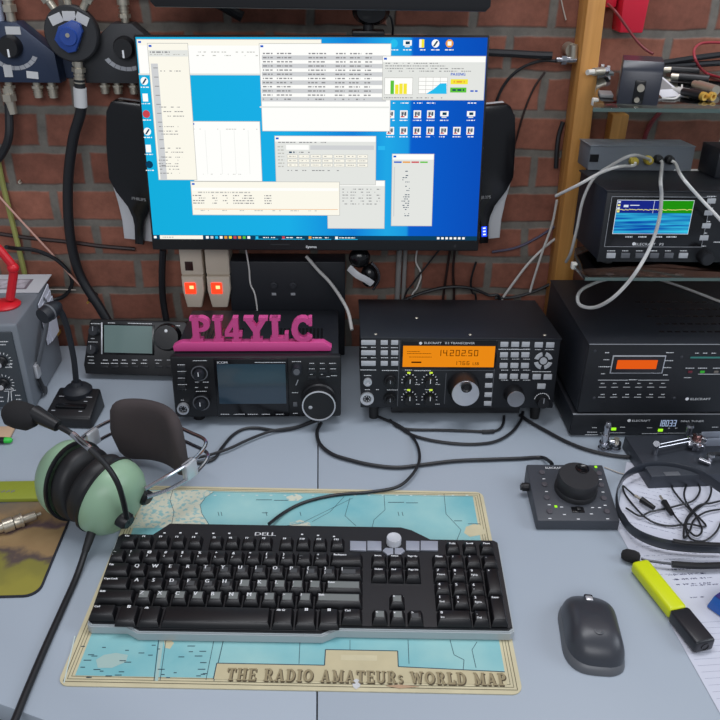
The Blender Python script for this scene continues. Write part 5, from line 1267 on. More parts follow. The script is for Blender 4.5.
# ------------------------------------------------------------------ keyboard
k0 = D(88, 634, .0016); k1 = D(513.5, 641, .0016)
kang = math.degrees(math.atan2(k1.y-k0.y, k1.x-k0.x))
KM = TR(k0.x, k0.y, .0028) @ RZ(kang); f = Fr(KM)
kbw = (k1-k0).length
t = thing('keyboard', 'black full size keyboard with worn, sheen-tinted keys and a silver front lip, on the map', 'keyboard', KM)
kback = f.t(300, 525.0, .0268)[1]
zp = lambda y: .0115+.108*max(0, y)                             # deck height
xl1 = f.t(123, 634, .012)[0]; xl2 = f.t(134, 640, .012)[0]; xr1 = f.t(322, 642, .012)[0]; xr2 = f.t(336, 634, .012)[0]
bul = -.0075
front = [(0, .003), (.004, 0), (xl1, 0), (xl2, bul), (xr1, bul), (xr2, 0), (kbw-.004, 0), (kbw, .003)]
xe1 = f.t(152, 532, .026)[0]; xe2 = f.t(168, 525, .0268)[0]; xd1 = f.t(413, 529, .0268)[0]; xd2 = f.t(432, 540, .026)[0]
ys = f.t(470, 538.5, .0262)[1]; yesc = f.t(125, 532.5, .0262)[1]
back = [(kbw, ys-.003), (kbw-.004, ys), (xd2, ys), (xd1, kback-.004), (xd1-.012, kback), (xe2, kback), (xe1, yesc), (.004, yesc), (0, yesc-.004)]
outl = front+back
# lower shell (silver lip) and sloped black deck
sh = MB(); n = len(outl)
def shell(mb, outl, zlo, zhi, mi=0):
    bm = bmesh.new()
    a = [bm.verts.new((x, y, zlo(y))) for x, y in outl]; c = [bm.verts.new((x, y, zhi(y))) for x, y in outl]
    bm.faces.new(a[::-1]); top = bm.faces.new(c)
    for i in range(len(outl)): bm.faces.new((a[i], a[(i+1) % len(outl)], c[(i+1) % len(outl)], c[i]))
    bmesh.ops.recalc_face_normals(bm, faces=bm.faces[:])
    es = list(top.edges); bmesh.ops.bevel(bm, geom=es, offset=.0012, segments=2, affect='EDGES', clamp_overlap=True)
    bm.verts.index_update()
    mb.add([tuple(v.co) for v in bm.verts], [tuple(v.index for v in f_.verts) for f_ in bm.faces], mi, True); bm.free()
shell(sh, outl, lambda y: 0, lambda y: zp(y)-.0012)
sh.build('silver_base', t, mat('keyboard_silver', (168, 175, 178), .4, metal=.1))
ins = []
cx_, cy_ = kbw/2, kback/2
for x, y in outl: ins.append((x+(.0016 if x < kbw/2 else -.0016), y+(.0022 if y < kback*.4 else -.0006)))
dk = MB(); shell(dk, ins, lambda y: zp(y)-.0011, lambda y: zp(y)+.0012)
KBLK = mat('keyboard_black', (22, 23, 27), .38)
dk.build('deck', t, KBLK)
KEYM = mat('keycap_black', (17, 17, 20), .34); WORN_SHEEN = mat('keycap_worn_sheen', (118, 122, 120), .3); WORN_SHEEN2 = mat('keycap_half_worn_sheen', (72, 74, 76), .32)  # the greys paint window shine on glossy worn key tops into the colour
U = .0184
# main block placement
X0 = f.t(96.5, 590, .022)[0]
YR = {'f': f.t(300, 543.5, .0275)[1], 'n': f.t(300, 558.5, .026)[1], 'q': f.t(300, 571.5, .025)[1], 'a': f.t(300, 585, .024)[1], 'z': f.t(300, 598, .022)[1]}
YR['c'] = YR['z']-.0188
keyc = {}
def key(x, y, w=1, d=1, lab='', worn=0, name='key', lab2='', low=False, lift=0, lsz=.0034):
    """x, y: centre; w, d in key units"""
    hw, hd = w*U/2-.0005, d*U/2-.0005
    zb = zp(y)+.0008; h = .0072+lift
    a, c = hw, hd; ta, tb = hw-.0027, hd-.0032
    sl = .085
    g = MB()
    yo = .0006
    lo = [(x-a, y-c, zb), (x+a, y-c, zb), (x+a, y+c, zb+sl*0), (x-a, y+c, zb)]
    hi = [(x-ta, y+yo-tb, zb+h), (x+ta, y+yo-tb, zb+h), (x+ta, y+yo+tb, zb+h+2*tb*sl), (x-ta, y+yo+tb, zb+h+2*tb*sl)]
    g.hexa(lo+hi, 0, .0007)
    if worn:  # paler patch on the worn top, with its sheen in the colour
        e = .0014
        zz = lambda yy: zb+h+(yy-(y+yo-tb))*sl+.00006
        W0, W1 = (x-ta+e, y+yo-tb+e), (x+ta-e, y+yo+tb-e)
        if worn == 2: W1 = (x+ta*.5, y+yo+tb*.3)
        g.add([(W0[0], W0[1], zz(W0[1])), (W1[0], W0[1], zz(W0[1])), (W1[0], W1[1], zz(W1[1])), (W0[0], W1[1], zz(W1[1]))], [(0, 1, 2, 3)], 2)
    if lab or lab2:
        A = TR(x, y+yo, zb+h+tb*sl+.00012) @ RX(math.degrees(math.atan(sl)))
        if lab: g.text(lab, lsz, -ta+.0012, (tb-.0012-lsz) if not low else -lsz/2, 0, 1, A, 'l', 1, .0004)
        if lab2: g.text(lab2, lsz*.75, -ta+.0012, -tb+.0014, 0, 1, A, 'l', 1, .0002)
    return g.build(name, t, [KEYM, WHT, WORN_SHEEN if worn != 2 else WORN_SHEEN2])
def row(y, x, keys):
    for k_ in keys:
        w, lab, worn = k_[:3]; l2 = k_[3] if len(k_) > 3 else ''
        key(x+w*U/2, y, w, 1, lab, worn, 'key', l2, lsz=.0046 if len(lab) == 1 and lab.isalpha() else .0034 if len(lab) == 1 else .0024)
        x += w*U
row(YR['n'], X0, [(1, '~', 0, '`')]+[(1, a, 0, b) for a, b in zip('!@#$%^&*()_+', '1234567890-=')]+[(2, 'Backspace', 0)])
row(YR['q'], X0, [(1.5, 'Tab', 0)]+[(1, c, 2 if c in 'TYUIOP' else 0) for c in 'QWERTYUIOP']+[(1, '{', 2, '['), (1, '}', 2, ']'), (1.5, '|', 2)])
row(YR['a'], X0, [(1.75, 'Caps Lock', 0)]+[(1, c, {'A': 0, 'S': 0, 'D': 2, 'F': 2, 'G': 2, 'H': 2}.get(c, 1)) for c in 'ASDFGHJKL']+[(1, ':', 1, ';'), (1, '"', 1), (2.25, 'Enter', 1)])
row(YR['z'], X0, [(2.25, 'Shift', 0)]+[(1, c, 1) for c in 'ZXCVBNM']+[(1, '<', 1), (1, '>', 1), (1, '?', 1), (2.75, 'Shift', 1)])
# bottom row: short control keys at the ends, long ones over the bulge
yc = YR['c']; x = X0
key(x+1.5*U/2, yc, 1.5, 1, 'Ctrl', 0, 'key', lsz=.0024); x += 1.5*U
dl = (yc+U/2-bul-.0035)/U; ycl = yc+U/2-dl*U/2
for w, lab in ((1.25, 'w'), (1.25, 'Alt'), (6, ''), (1.25, 'Alt Gr'), (1.25, 'w'), (1.25, 'm')):
    hw = w*U/2-.0005
    k_ = key(x+w*U/2, ycl, w, dl, lab if lab not in 'wm' else '', 0, 'space_bar' if w == 6 else 'key', lsz=.0024, lift=-.001)
    if lab and lab in 'wm':
        zz = zp(ycl)+.0008+.0062
        g = MB(); A = TR(x+w*U/2, ycl+.006, zz+.0018) @ RX(5)
        for i in range(4): g.quad((i % 2)*.0018-.0017, (i//2)*.0017, (i % 2)*.0018-.0002, (i//2)*.0017+.0014, 0, 0, A)
        g.build('key_symbol', k_, WHT)
    x += w*U
key(x+1.25*U/2, yc, 1.25, 1, 'Ctrl', 0, 'key', lsz=.0024)
# function row
yf = YR['f']
xf = f.t(118.5, 545, .030)[0]
key(xf+.0088, yf, 1, 1, 'Esc', 0, 'function_key', lsz=.0026)
for i, px in enumerate((143.5, 160.5, 177, 194.0, 215.0, 231.5, 248, 265, 286, 303, 320, 337.5)):
    xx = f.t(px, 545, .030)[0]; key(xx, yf, .92, .95, 'F%d' % (i+1), 0, 'function_key', lsz=.0026)
# editing block
xn = f.t(379, 559, .026)[0]; un = U*.98
for j, (yy, labs) in enumerate(((YR['n'], ('Insert', 'Home', 'Page Up')), (YR['q'], ('Delete', 'End', 'Page Dn')))):
    for i, lb in enumerate(labs): key(xn+i*un, yy-.0005, 1, 1, lb, 0, 'editing_key', lsz=.0022)
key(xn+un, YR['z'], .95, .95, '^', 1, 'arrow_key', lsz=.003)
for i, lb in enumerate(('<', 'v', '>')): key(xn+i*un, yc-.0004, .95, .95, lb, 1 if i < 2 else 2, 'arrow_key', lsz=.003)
# numeric pad
xp = f.t(440, 560, .026)[0]; yn = [YR['n'], YR['q'], YR['a'], YR['z'], yc]
for i, lb in enumerate(('Num', '/', '*', '-')): key(xp+i*un, yn[0], 1, 1, lb, 0, 'numeric_key', lsz=.0026)
for j, r_ in enumerate(('789', '456', '123')):
    for i, c in enumerate(r_): key(xp+i*un, yn[1+j], 1, 1, c, 0, 'numeric_key', ('Home', '^', 'PgUp', '<', '', '>', 'End', 'v', 'PgDn')[j*3+i], lsz=.0032)
key(xp+3*un, (yn[1]+yn[2])/2, 1, 2, '+', 0, 'numeric_key', lsz=.003); key(xp+3*un, (yn[3]+yn[4])/2, 1, 2, 'Enter', 0, 'numeric_key', lsz=.0024)
key(xp+.5*un, yn[4], 2, 1, '0', 0, 'numeric_key', 'Ins', lsz=.0032); key(xp+2*un, yn[4], 1, 1, '.', 0, 'numeric_key', 'Del', lsz=.0032)
for px, lb in ((453, 'PrtSc'), (470, 'Scroll'), (487, 'Pause')):
    xx, yy = f.t(px, 546, .030); key(xx, yy, .92, .92, lb, 0, 'function_key', lsz=.0024)
# silver media buttons and wheel
MSIL = mat('media_silver', (158, 162, 174), .38, metal=.2); MSIL2 = mat('wheel_silver', (205, 207, 212), .35, metal=.2)
ym0 = f.t(380, 549.5, .027)[1]; ym1 = f.t(380, 540, .027)[1]
def slab(pts, h=.002, name='media_button'):
    P_ = [f.t(x, y, .027) for x, y in pts]
    zz = min(zp(p[1]) for p in P_)+.0013
    return MB().prism([(p[0], p[1]) for p in P_], zz, zz+h+.0008, 0, .0005).build(name, t, MSIL)
for a, b in ((350, 366.3), (367.3, 381.5), (406, 419.6), (420.6, 438)): slab(((a, 549), (b, 549.6), (b, 540.4), (a, 540)))
slab(((382.6, 549.5), (385.5, 546.5), (393.4, 547), (393.4, 553.6), (387.5, 553.6))); slab(((394.6, 553.6), (394.6, 547), (402.3, 546.5), (405, 549.5), (400, 553.6)))
x, y = f.t(393.8, 541.5, .027); r = .0084
zz = zp(y)+.0014
kn = MB().lathe([(r, 0), (r, .007), (r*.92, .0085), (r*.8, .0085), (r*.6, .0078), (0, .0078)], TR(x, y, zz), 32).build('volume_wheel', t, MSIL2)
x, y = f.t(265, 531, .031); A = TR(x, y-.002, zp(y)+.0014) @ RX(5)
MB().text('DELL', .0052, 0, 0, 0, 0, A, 'c', 1.5, .0004).build('logo', t, WHT)
lg = MB()
for px in (157, 174, 190, 203, 214.5, 229.5): pass
for px, py in ((164, 529.5), (180, 529.5), (196, 530), (213, 530), (229, 530), (302, 531), (318, 532), (334, 533)):
    x, y = f.t(px, py, .031); lg.box((x-.0012, y-.0008, zp(y)+.0012), (x+.0012, y+.0008, zp(y)+.0016))
lg.build('deck_marking', t, WHT)

# ------------------------------------------------------------------ mouse
m0 = D(594, 641, .012)
tp = D(581, 604, .004); bt = D(599, 669, .004)
mdir = (tp-bt); ml = .094; myaw = math.degrees(math.atan2(mdir.y, mdir.x))-94
MO = TR((tp.x+bt.x)/2, (tp.y+bt.y)/2, .0006) @ RZ(myaw)
t = thing('mouse', 'dark grey wireless mouse lying on the desk right of the keyboard', 'mouse', MO)
def mouse_shell(z0, z1f, sx_=1., n=40, m=12, mi=0):
    g = MB(); vs = []; fs = []
    def outline(a):
        c, s_ = math.cos(a), math.sin(a)
        y = s_*ml/2*(abs(s_)**-.12 if abs(s_) > .01 else 1)
        w = .0318*(1-.07*math.cos(2*PI*(y/ml)))*(1.0 if c > 0 else .98)
        x = w*(abs(c)**.72)*(1 if c > 0 else -1)
        if c > 0 and y < -.02: x += .004*min(1, (-.02-y)/.02)
        return x*sx_, y*sx_
    rings = []
    for j in range(m+1):
        u = j/m; k = (1-u**2.6)**.42 if u < 1 else 0
        rings.append((1-u) if False else None)
    for j in range(m):
        q = j/(m-1)*PI/2; sc = max(math.cos(q), 0)**.45; zz = z0+(z1f-z0)*math.sin(q)
        if j == m-1: sc = .02
        for i in range(n):
            x, y = outline(2*PI*i/n)
            tz = zz*(1-.38*((y*sc/ml*2-(-.25))**2)*(math.sin(q)))
            vs.append((x*sc, y*sc, tz))
    for j in range(m-1):
        for i in range(n): fs.append((j*n+i, j*n+(i+1) % n, (j+1)*n+(i+1) % n, (j+1)*n+i))
    fs.append(tuple((m-1)*n+i for i in range(n))); fs.append(tuple(range(n))[::-1])
    return g.add(vs, fs, mi, True)
MG = mat('mouse_graphite', (58, 60, 66), .34); MG2 = mat('mouse_side_grey', (92, 94, 98), .38)
mouse_shell(0, .0165, 1.0).build('lower_shell', t, MG2, ang=70)
g = mouse_shell(.003, .0325, .955); g.v = [(x+.0006, y+.0012, z) for x, y, z in g.v]
g.build('palm_cover', t, MG, ang=70)
MB().lathe([(0, -.0035), (.0066, -.0035), (.0072, -.002), (.0072, .002), (.0066, .0035), (0, .0035)], TR(.0012, .031, .0168) @ RY(90), 24).build('scroll_wheel', t, SILV)
MB().box((-.0036, .0235, .0165), (.0060, .0385, .0222), 0, .002).build('wheel_slot', t, BLKG)
MB().lathe([(.0045, 0), (.0049, .0003), (.0040, .0006), (.0032, .0003)], TR(.002, -.019, .0312), 20).build('logo_mark', t, MG2)

# ------------------------------------------------------------------ control pod with the big knob
b0 = D(536, 530, .0005); b1 = D(618, 530.5, .0005)
pw_ = (b1-b0).length
PM = TR(b0.x, b0.y, .0008) @ RZ(math.degrees(math.atan2(b1.y-b0.y, b1.x-b0.x))); f = Fr(PM)
zf = .0145; zbk = .026; pd_ = f.t(566, 464.5, zbk)[1]
t = thing('control_pod', 'grey-black control box with one large tuning knob, right of the map', 'control box', PM)
sl = (zbk-zf)/pd_; ztop = lambda y: zf+sl*y
xbl = f.t(527, 464.5, zbk)[0]; xbr = f.t(604.5, 464, zbk)[0]
xbl, xbr = max(-.004, min(.004, xbl)), pw_+max(-.004, min(.004, xbr-pw_))
MB().hexa([(0, 0, 0), (pw_, 0, 0), (xbr, pd_, 0), (xbl, pd_, 0), (0, 0, zf), (pw_, 0, zf), (xbr, pd_, zbk), (xbl, pd_, zbk)], 0, .0015).build('case', t, mat('pod_grey', (62, 65, 72), .48, bump=.1, bscale=900))
A0 = math.degrees(math.atan(sl))
def on(x, y, d=0): return TR(x, y, ztop(y)+d) @ RX(A0)
kx_, ky_ = f.t(575.5, 489, .022)
r = .0252
k = MB().lathe([(r*1.03, .0002), (r*1.03, .006), (r*.99, .0075), (r, .008), (r*.99, .0215), (r*.93, .0245), (0, .0245)], on(kx_, ky_), 56).build('big_knob', t, mat('knob_black', (40, 40, 43), .45))
MB().lathe([(.0078, .0246), (.0084, .0254), (.0072, .0256), (.0058, .0248), (0, .0247)], on(kx_, ky_) @ TR(r*.28, r*.48, 0), 24).build('finger_dimple', k, BLKG)
for px, py in ((541.5, 475), (544.3, 485.5), (547, 497), (550, 509), (598.5, 476), (601, 486), (604, 497.5), (607.5, 509)):
    x, y = f.t(px, py, ztop(.05)); MB().lathe([(.0037, 0), (.0037, .0012), (.003, .0018), (0, .0018)], on(x, y, .0001), 20).build('button', t, mat('pod_button', (78, 74, 80), .5))
for px, py in ((595.3, 469.5), (556.3, 503.8)):
    x, y = f.t(px, py, ztop(.06)); MB().box((-.0016, -.0016, 0), (.0016, .0016, .001), 0, .0003, on(x, y, .0001)).build('indicator_light', t, LEDG)
x, y = f.t(578, 509, ztop(.03)); sw_ = MB().box((-.0075, -.0045, 0), (.0075, .0045, .001), 0, .0003, on(x, y, .0001)).build('switch_plate', t, BLKG)
MB().box((-.002, -.003, .001), (.003, .003, .0035), 0, .0006, on(x, y, .0001)).build('slide', sw_, BLK)
pr = MB()
x, y = f.t(545.5, 467.5, zbk); pr.text('ELECRAFT', .0034, 0, 0, 0, 0, on(x, y-.0015, .0003), 'l', 1.1)
for px, py in ((543.5, 480.5), (546.5, 491.5), (549.5, 503), (550.5, 515), (600, 481), (603, 492), (605.5, 503.5), (608.5, 515.3), (565, 511.5), (592, 511), (562, 505), (593, 505.5), (600, 505.5), (579, 515.5)):
    x, y = f.t(px, py, ztop(.05)); pr.quad(-.0018, -.0006, .0018, .0006, 0, 0, on(x, y, .0003))
pr.build('panel_lettering', t, WHT)
MB().cyl((-.0052, pd_*.69, .0125), (.0022, pd_*.69, .0125), .0055, n=18).cyl((-.0075, pd_*.69, .0125), (-.0052, pd_*.69, .0125), .0042, n=18).build('side_socket', t, BLK)

# ------------------------------------------------------------------ papers under the headset
a0 = D(616.5, 528, 0); a1 = D(719.5, 713, 0)
paw = math.degrees(math.atan2(a0.y-a1.y, a0.x-a1.x))-90
PP = TR(a0.x, a0.y, .0004) @ RZ(paw)     # origin at the top-left corner, y runs up
f = Fr(PP)
t = thing('paper_sheet', 'white sheet of handwritten notes under the highlighter and the thin headset', 'paper', PP)
PAPER = mat('white_paper', (206, 208, 220), .75)
MB().box((0, -.30, 0), (.21, 0, .0003)).build('sheet', t, PAPER)
ink = MB(); rr = random.Random(8)
def scribble(x, y, L, mi=0, h=.0024):
    u = x
    while u < x+L:
        w = rr.uniform(.003, .009)
        v = u
        while v < min(u+w, x+L):
            dy = rr.uniform(-h, h); ink.add([(v, y-dy*.5, .0004), (v+.0011, y+dy*.5, .0004), (v+.0020, y+dy*.5+.0003, .0004), (v+.0009, y-dy*.5+.0004, .0004)], [(0, 1, 2, 3)], mi); v += .0011
        u += w+.0025
for py, a, b, rr_ in ((566, 690, 716, 0), (570.5, 665, 700, 0), (575.5, 668, 706, 0), (580, 672, 712, 0), (585, 676, 712, 0), (577, 640, 652, 0), (586, 690, 720, 0), (598, 690, 706, 0)):
    x, y = f.t(a, py, 0); x2, _ = f.t(b, py, 0); scribble(x, y, max(.01, x2-x))
for i in range(9):
    y = -.02-i*.0075; scribble(.006+rr.uniform(0, .02), y, rr.uniform(.04, .09), 1, .0011)
for i in range(14):
    y = -.15-i*.0075; ink.quad(.004, y, .20, y+.00025, .0004, 1)
ink.build('handwriting', t, [mat('pen_ink', (70, 72, 104), .7), mat('faint_pencil', (132, 136, 158), .7)])
b0 = D(619, 470, 0)
qa, qb = D(628, 463, 0), D(616, 530, 0)
PQ = TR(qa.x, qa.y, .0009) @ RZ(math.degrees(math.atan2(qa.y-qb.y, qa.x-qb.x))-90); f2 = Fr(PQ)
t = thing('paper_sheet', 'second white sheet lying under the tangled headset cable', 'paper', PQ)
MB().box((-.002, -.142, 0), (.19, 0, .0003)).build('sheet', t, PAPER)
ink = MB()
for i in range(15):
    y = -.012-i*.0082; scribble(.004+rr.uniform(0, .02), y, rr.uniform(.05, .13), 1, .0011)
ink.build('handwriting', t, [mat('pen_ink'), mat('faint_pencil')])

# ------------------------------------------------------------------ highlighter
h0 = D(640, 567, .008); h1 = D(704, 647, .008)
d = h1-h0; hy = math.degrees(math.atan2(d.y, d.x))-90; L = d.length
HM = TR(h0.x, h0.y, .0021) @ RZ(hy)
t = thing('highlighter', 'yellow highlighter pen with a black cap lying across the paper edge', 'pen', HM)
YELH = mat('highlighter_yellow', (212, 222, 20), .4)
MB().box((-.0105, -.003, 0), (.0105, L*.615, .0145), 0, .004, seg=4).build('body', t, YELH)
MB().box((-.0098, L*.6155, .0004), (.0098, L*.64, .0138), 0, .001).build('cap_collar', t, BLKG)
MB().box((-.0112, L*.62, -.0004), (.0112, L*1.01, .0150), 0, .003, seg=3).build('cap', t, mat('cap_black', (36, 37, 42), .35))
MB().lathe([(.0045, 0), (.0045, .0006), (.0036, .0006), (.0034, 0)], TR(.0, L*1.0102, .0073) @ RX(-90), 24).build('cap_ring', t, BLKG)

# ------------------------------------------------------------------ blue packet
c = D(707, 600, .001); 
BM = TR(D(736, 630, 0).x, D(736, 630, 0).y, .0016) @ RZ(33); f = Fr(BM)
t = thing('blue_packet', 'small glossy blue packet cut off at the right edge below the headset', 'packet', BM)
MB().hexa([(0, 0, 0), (.05, 0, 0), (.05, .036, 0), (0, .036, 0), (.004, .003, .017), (.046, .003, .017), (.046, .033, .017), (.004, .033, .017)], 0, .002).build('carton', t, mat('blue_carton', (34, 92, 178), .3))
MB().hexa([(.004, .0235, .0171), (.046, .0235, .0171), (.046, .032, .0171), (.004, .032, .0171), (.004, .0235, .0175), (.046, .0235, .0175), (.046, .032, .0175), (.004, .032, .0175)]).build('violet_band', t, mat('violet_band', (52, 46, 112), .35))
# ------------------------------------------------------------------ thin black headset lying on the papers
t0 = D(670, 505, 0)
t = thing('wire_headset', 'thin black headset lying on the papers with its cable tangled inside the band', 'headset', TR(t0.x, t0.y, 0))
I = TR(-t0.x, -t0.y, 0)
zb = .0125
pts = [(740, 500), (719, 487), (699, 474.5), (673, 467), (647, 466.5), (628, 474), (619, 486), (616.5, 499), (620, 514), (633, 531), (656, 541.5), (685, 546.5), (722, 548), (750, 546)]
MB().tube([I @ D(x, y, zb+.0065) for x, y in pts], 0, 10, 0, 8, (.0068, .0012), (0, 0, 1)).build('headband', t, mat('headset_band', (50, 54, 62), .3))
MB().tube([I @ D(x, y, zb-.002) for x, y in [(622, 516), (634, 532.5), (656, 543.5), (685, 548.5), (722, 550)]], 0, 10, 0, 8, (.0052, .0022), (0, 0, 1)).build('inner_band', t, BLK)
MB().tube([I @ D(x, y, zb+.016) for x, y in [(673, 541), (690, 543.5), (722, 545)]], .0027, 10).build('adjuster', t, BLK)
q = [I @ D(x, y, .009) for x, y in ((641, 558.5), (650, 561), (673, 564), (690, 565.5))]
MB().tube(q, .0015, 8).build('boom', t, mat('boom_grey', (86, 88, 94), .35, metal=.5))
MB().tube([I @ D(x, y, .009) for x, y in ((672, 564.2), (700, 566), (730, 565))], .0038, 10).build('boom_sleeve', t, BLK)
c = I @ D(630.5, 556, .0078); e = I @ D(643, 559, .0085); dd_ = (e-c).normalized()
MB().lathe([(0, -.0105), (.0045, -.0095), (.0072, -.005), (.0075, .003), (.0062, .0085), (.003, .0105), (0, .0105)], align(dd_, c), 20).build('foam_cap', t, FOAM)
q = [(636, 497), (628, 490), (623, 486), (625, 494), (634, 506), (646, 518), (658, 524), (672, 526), (688, 524), (706, 526), (690, 508), (684, 494), (690, 480), (702, 476), (711, 486), (708, 500), (694, 512), (686, 524), (690, 538), (704, 541), (716, 532), (722, 520)]
MB().tube([I @ D(x, y, .0034+.0012*(i % 3)) for i, (x, y) in enumerate(q)], .0012, 7).build('cord', t, CABLE)
q = [(672, 512), (678, 520), (686, 528), (696, 536), (702, 530), (696, 516), (688, 508), (676, 494), (672, 486), (676, 479), (690, 477), (700, 488), (694, 500), (680, 505), (668, 508), (650, 512), (640, 516), (626, 508)]
MB().tube([I @ D(x, y, .0040+.0012*((i+1) % 3)) for i, (x, y) in enumerate(q)], .0012, 7).build('cord', t, CABLE)
q = [(722, 509), (706, 512), (694, 520), (690, 530), (684, 538), (686, 520), (698, 506), (712, 503), (724, 500)]
MB().tube([I @ D(x, y, .0048+.0012*(i % 2)) for i, (x, y) in enumerate(q)], .0012, 7).build('cord', t, CABLE)
for (xa, ya), (xb, yb) in (((635, 495.5), (654, 508)), ((660, 496), (672, 514))):
    a = I @ D(xa, ya, .0075); b = I @ D(xb, yb, .0075); dd_ = (b-a)
    k = MB().cyl(a+dd_*.34, b, .0042, .003, n=14).build('jack_plug', t, BLK)
    MB().cyl(a, a+dd_*.34, .0017, n=10).build('tip', k, NICK)

# ------------------------------------------------------------------ morse paddle
b0 = D(648, 489, .0004); 
PD = TR(b0.x, b0.y, .0008) @ RZ(3); f = Fr(PD)
hP = .019
pwd = .13; dep = f.t(628, 436, hP)[1]
t = thing('morse_paddle', 'chrome twin paddle morse key on a heavy dark grey base', 'morse key', PD)
xl = f.t(625, 435, hP)[0]
MB().hexa([(0, 0, 0), (pwd, 0, 0), (pwd, dep, 0), (0, dep, 0), (0.001, .001, hP), (pwd-.001, .001, hP), (pwd-.001, dep, hP), (0.001, dep, hP)], 0, .0012).build('base', t, mat('dark_steel_base', (66, 70, 78), .42, metal=.4))
def post_(px, py, h, r_, m=CHROME, nm='post'):
    x, y = f.t(px, py, hP); b = MB().cyl((x, y, hP+.0002), (x, y, hP+h), r_, n=18).cyl((x, y, hP+h), (x, y, hP+h+.003), r_*1.35, r_*1.1, n=18)
    b.build(nm, t, m); return x, y
xa, ya = post_(654.5, 454, .016, .0036)
xb, yb = post_(687.5, 436, .016, .0042)
xc, yc_ = post_(709, 463, .012, .0042)
MB().cyl((xa, ya, hP+.013), (xa-.004, ya-.006, hP+.021), .0042, n=14).build('thumb_screw', t, CHROME)
rod = lambda p, q_, r_: MB().cyl(p, q_, r_, n=10).build('contact_rod', t, CHROME)
xm, ym = f.t(694, 450, hP)
rod((xa, ya+.003, hP+.012), (xm, ym+.012, hP+.012), .0012); rod((xa, ya-.003, hP+.012), (xm, ym+.005, hP+.012), .0012)
MB().box((xm-.005, ym-.004, hP+.0002), (xm+.013, ym+.016, hP+.014), 0, .0015).build('pivot_block', t, CHROME)
for i, (dx, dy, dz) in enumerate(((-.007, .002, .008), (.0155, .010, .009), (.004, -.0062, .008))):
    MB().lathe([(0, -.003), (.0042, -.003), (.0048, -.001), (.0048, .002), (.004, .003), (0, .003)], TR(xm+dx, ym+dy, hP+dz) @ (RY(90) if i < 2 else RX(90)), 18).build('adjusting_screw', t, CHROME)
MB().cyl((xm+.004, ym+.006, hP+.0142), (xm+.004, ym+.006, hP+.019), .0062, n=22).build('bearing_cap', t, mat('copper_cap', (176, 130, 122), .25, metal=1))
MB().cyl((xm+.004, ym+.006, hP+.0192), (xm+.004, ym+.006, hP+.021), .0034, n=18).build('bearing_nut', t, CHROME)
CLR = mat('clear_acrylic', (185, 192, 205), .15, trans=.6)
MB().box((xm+.014, ym+.009, hP+.006), (xm+.06, ym+.0105, hP+.018), 0, .0005, TR(0, .006, 0)).build('finger_paddle', t, CLR)
MB().box((xm+.014, ym-.001, hP+.006), (xm+.055, ym+.0005, hP+.018), 0, .0005).build('finger_paddle', t, CLR)
MB().tube([(xc, yc_, hP+.010), (xc+.008, yc_+.004, hP+.012), (xc+.018, yc_+.002, hP+.010), (xc+.03, yc_-.008, hP+.008)], .0028, 8).build('lead', t, CABLE)
MB().cyl((xc-.002, yc_-.006, hP+.004), (xc-.014, yc_+.002, hP+.006), .0034, n=14).build('terminal', t, CHROME)
x, y = f.t(672, 474, hP); MB().box((x-.010, y-.004, hP+.0002), (x+.010, y+.004, hP+.0008), 0, .0002).build('name_plate', t, BTND)
x, y = f.t(654, 470, hP)

# chrome adapters standing in front of the slim tuner
for px, py, h, lb, stack in ((604, 450, .036, 'tall stacked chrome adapter standing in front of the tuner', 1), (615.5, 450, .013, 'short chrome adapter standing beside the tall stacked one', 0)):
    q = D(px-1, py, 0); t = thing('chrome_adapter', lb, 'adapter', TR(q.x, q.y, .0004), 'chrome adapters')
    b = MB().lathe([(0, 0), (.0075, 0), (.0078, .004), (.0060, .0045), (.0060, .008), (.0075, .0085), (.0072, .013), (0, .013)], None, 24); b.build('base_coupling', t, CHROME)
    if stack:
        MB().lathe([(.0050, .0132), (.0050, .019), (.0062, .0195), (.0062, .026), (.0042, .0265), (.0042, .036), (.005, .0365), (.005, .042), (.003, .046), (0, .046)], None, 20).build('upper_coupling', t, CHROME)
        MB().cyl((.0066, -.002, .0155), (.012, -.004, .0155), .0038, n=16).build('side_arm', t, CHROME)
    else: MB().cyl((0, 0, .0132), (0, 0, .019), .0038, n=16).build('pin', t, NICK)

# ------------------------------------------------------------------ grey equipment case at the left
c = D(35.5, 409.5, 0)
GM = TR(c.x, c.y, .0008) @ RZ(2); f = Fr(GM)
gh = f.f(23.5, 324)[1]; 
gd = f.t(48.5, 281, gh)[1]
t = thing('equipment_case', 'grey steel case with a dark knobbed panel at the left edge', 'case', GM)
GST = mat('grey_hammertone', (128, 134, 142), .42, metal=.25, bump=.12, bscale=500)
gw_ = .25
MB().box((-gw_, 0, 0), (0, gd, gh), 0, .005).build('case', t, GST)
x1, z1 = f.f(20, 331); x2, z2 = f.f(31.5, 412)
DP = mat('dark_green_grey_panel', (58, 64, 70), .45)
MB().box((-gw_+.01, -.0035, .006), (min(x2, x1)-.002, -.0002, z1), 0, .003).build('panel', t, DP)
def kn_(px, py):
    x, z = f.f(px, py, -.0035)
    k = MB().lathe([(.0082, 0), (.0082, .003), (.0065, .004), (.0055, .012), (.005, .013), (0, .013)], TR(x, -.0037, z) @ RX(90), 24).build('knob', t, BLK)
    MB().lathe([(.004, 0), (.0038, .0006), (0, .0006)], TR(x, -.0169, z) @ RX(90), 20).build('cap', k, SILV)
    s_ = MB()
    for i in range(-6, 7):
        a = rad(90+i*22); u, v = math.cos(a), math.sin(a); n_ = V((-v, u))*.0005
        s_.add([(x+u*.011+n_.x, z+v*.011+n_.y, .0037), (x+u*.0145+n_.x, z+v*.0145+n_.y, .0037), (x+u*.0145-n_.x, z+v*.0145-n_.y, .0037), (x+u*.011-n_.x, z+v*.011-n_.y, .0037)], [(0, 1, 2, 3)], 0, False, FRONT)
    s_.build('dial_scale', t, WHT)
kn_(2, 361); kn_(4, 383)
pr = MB()
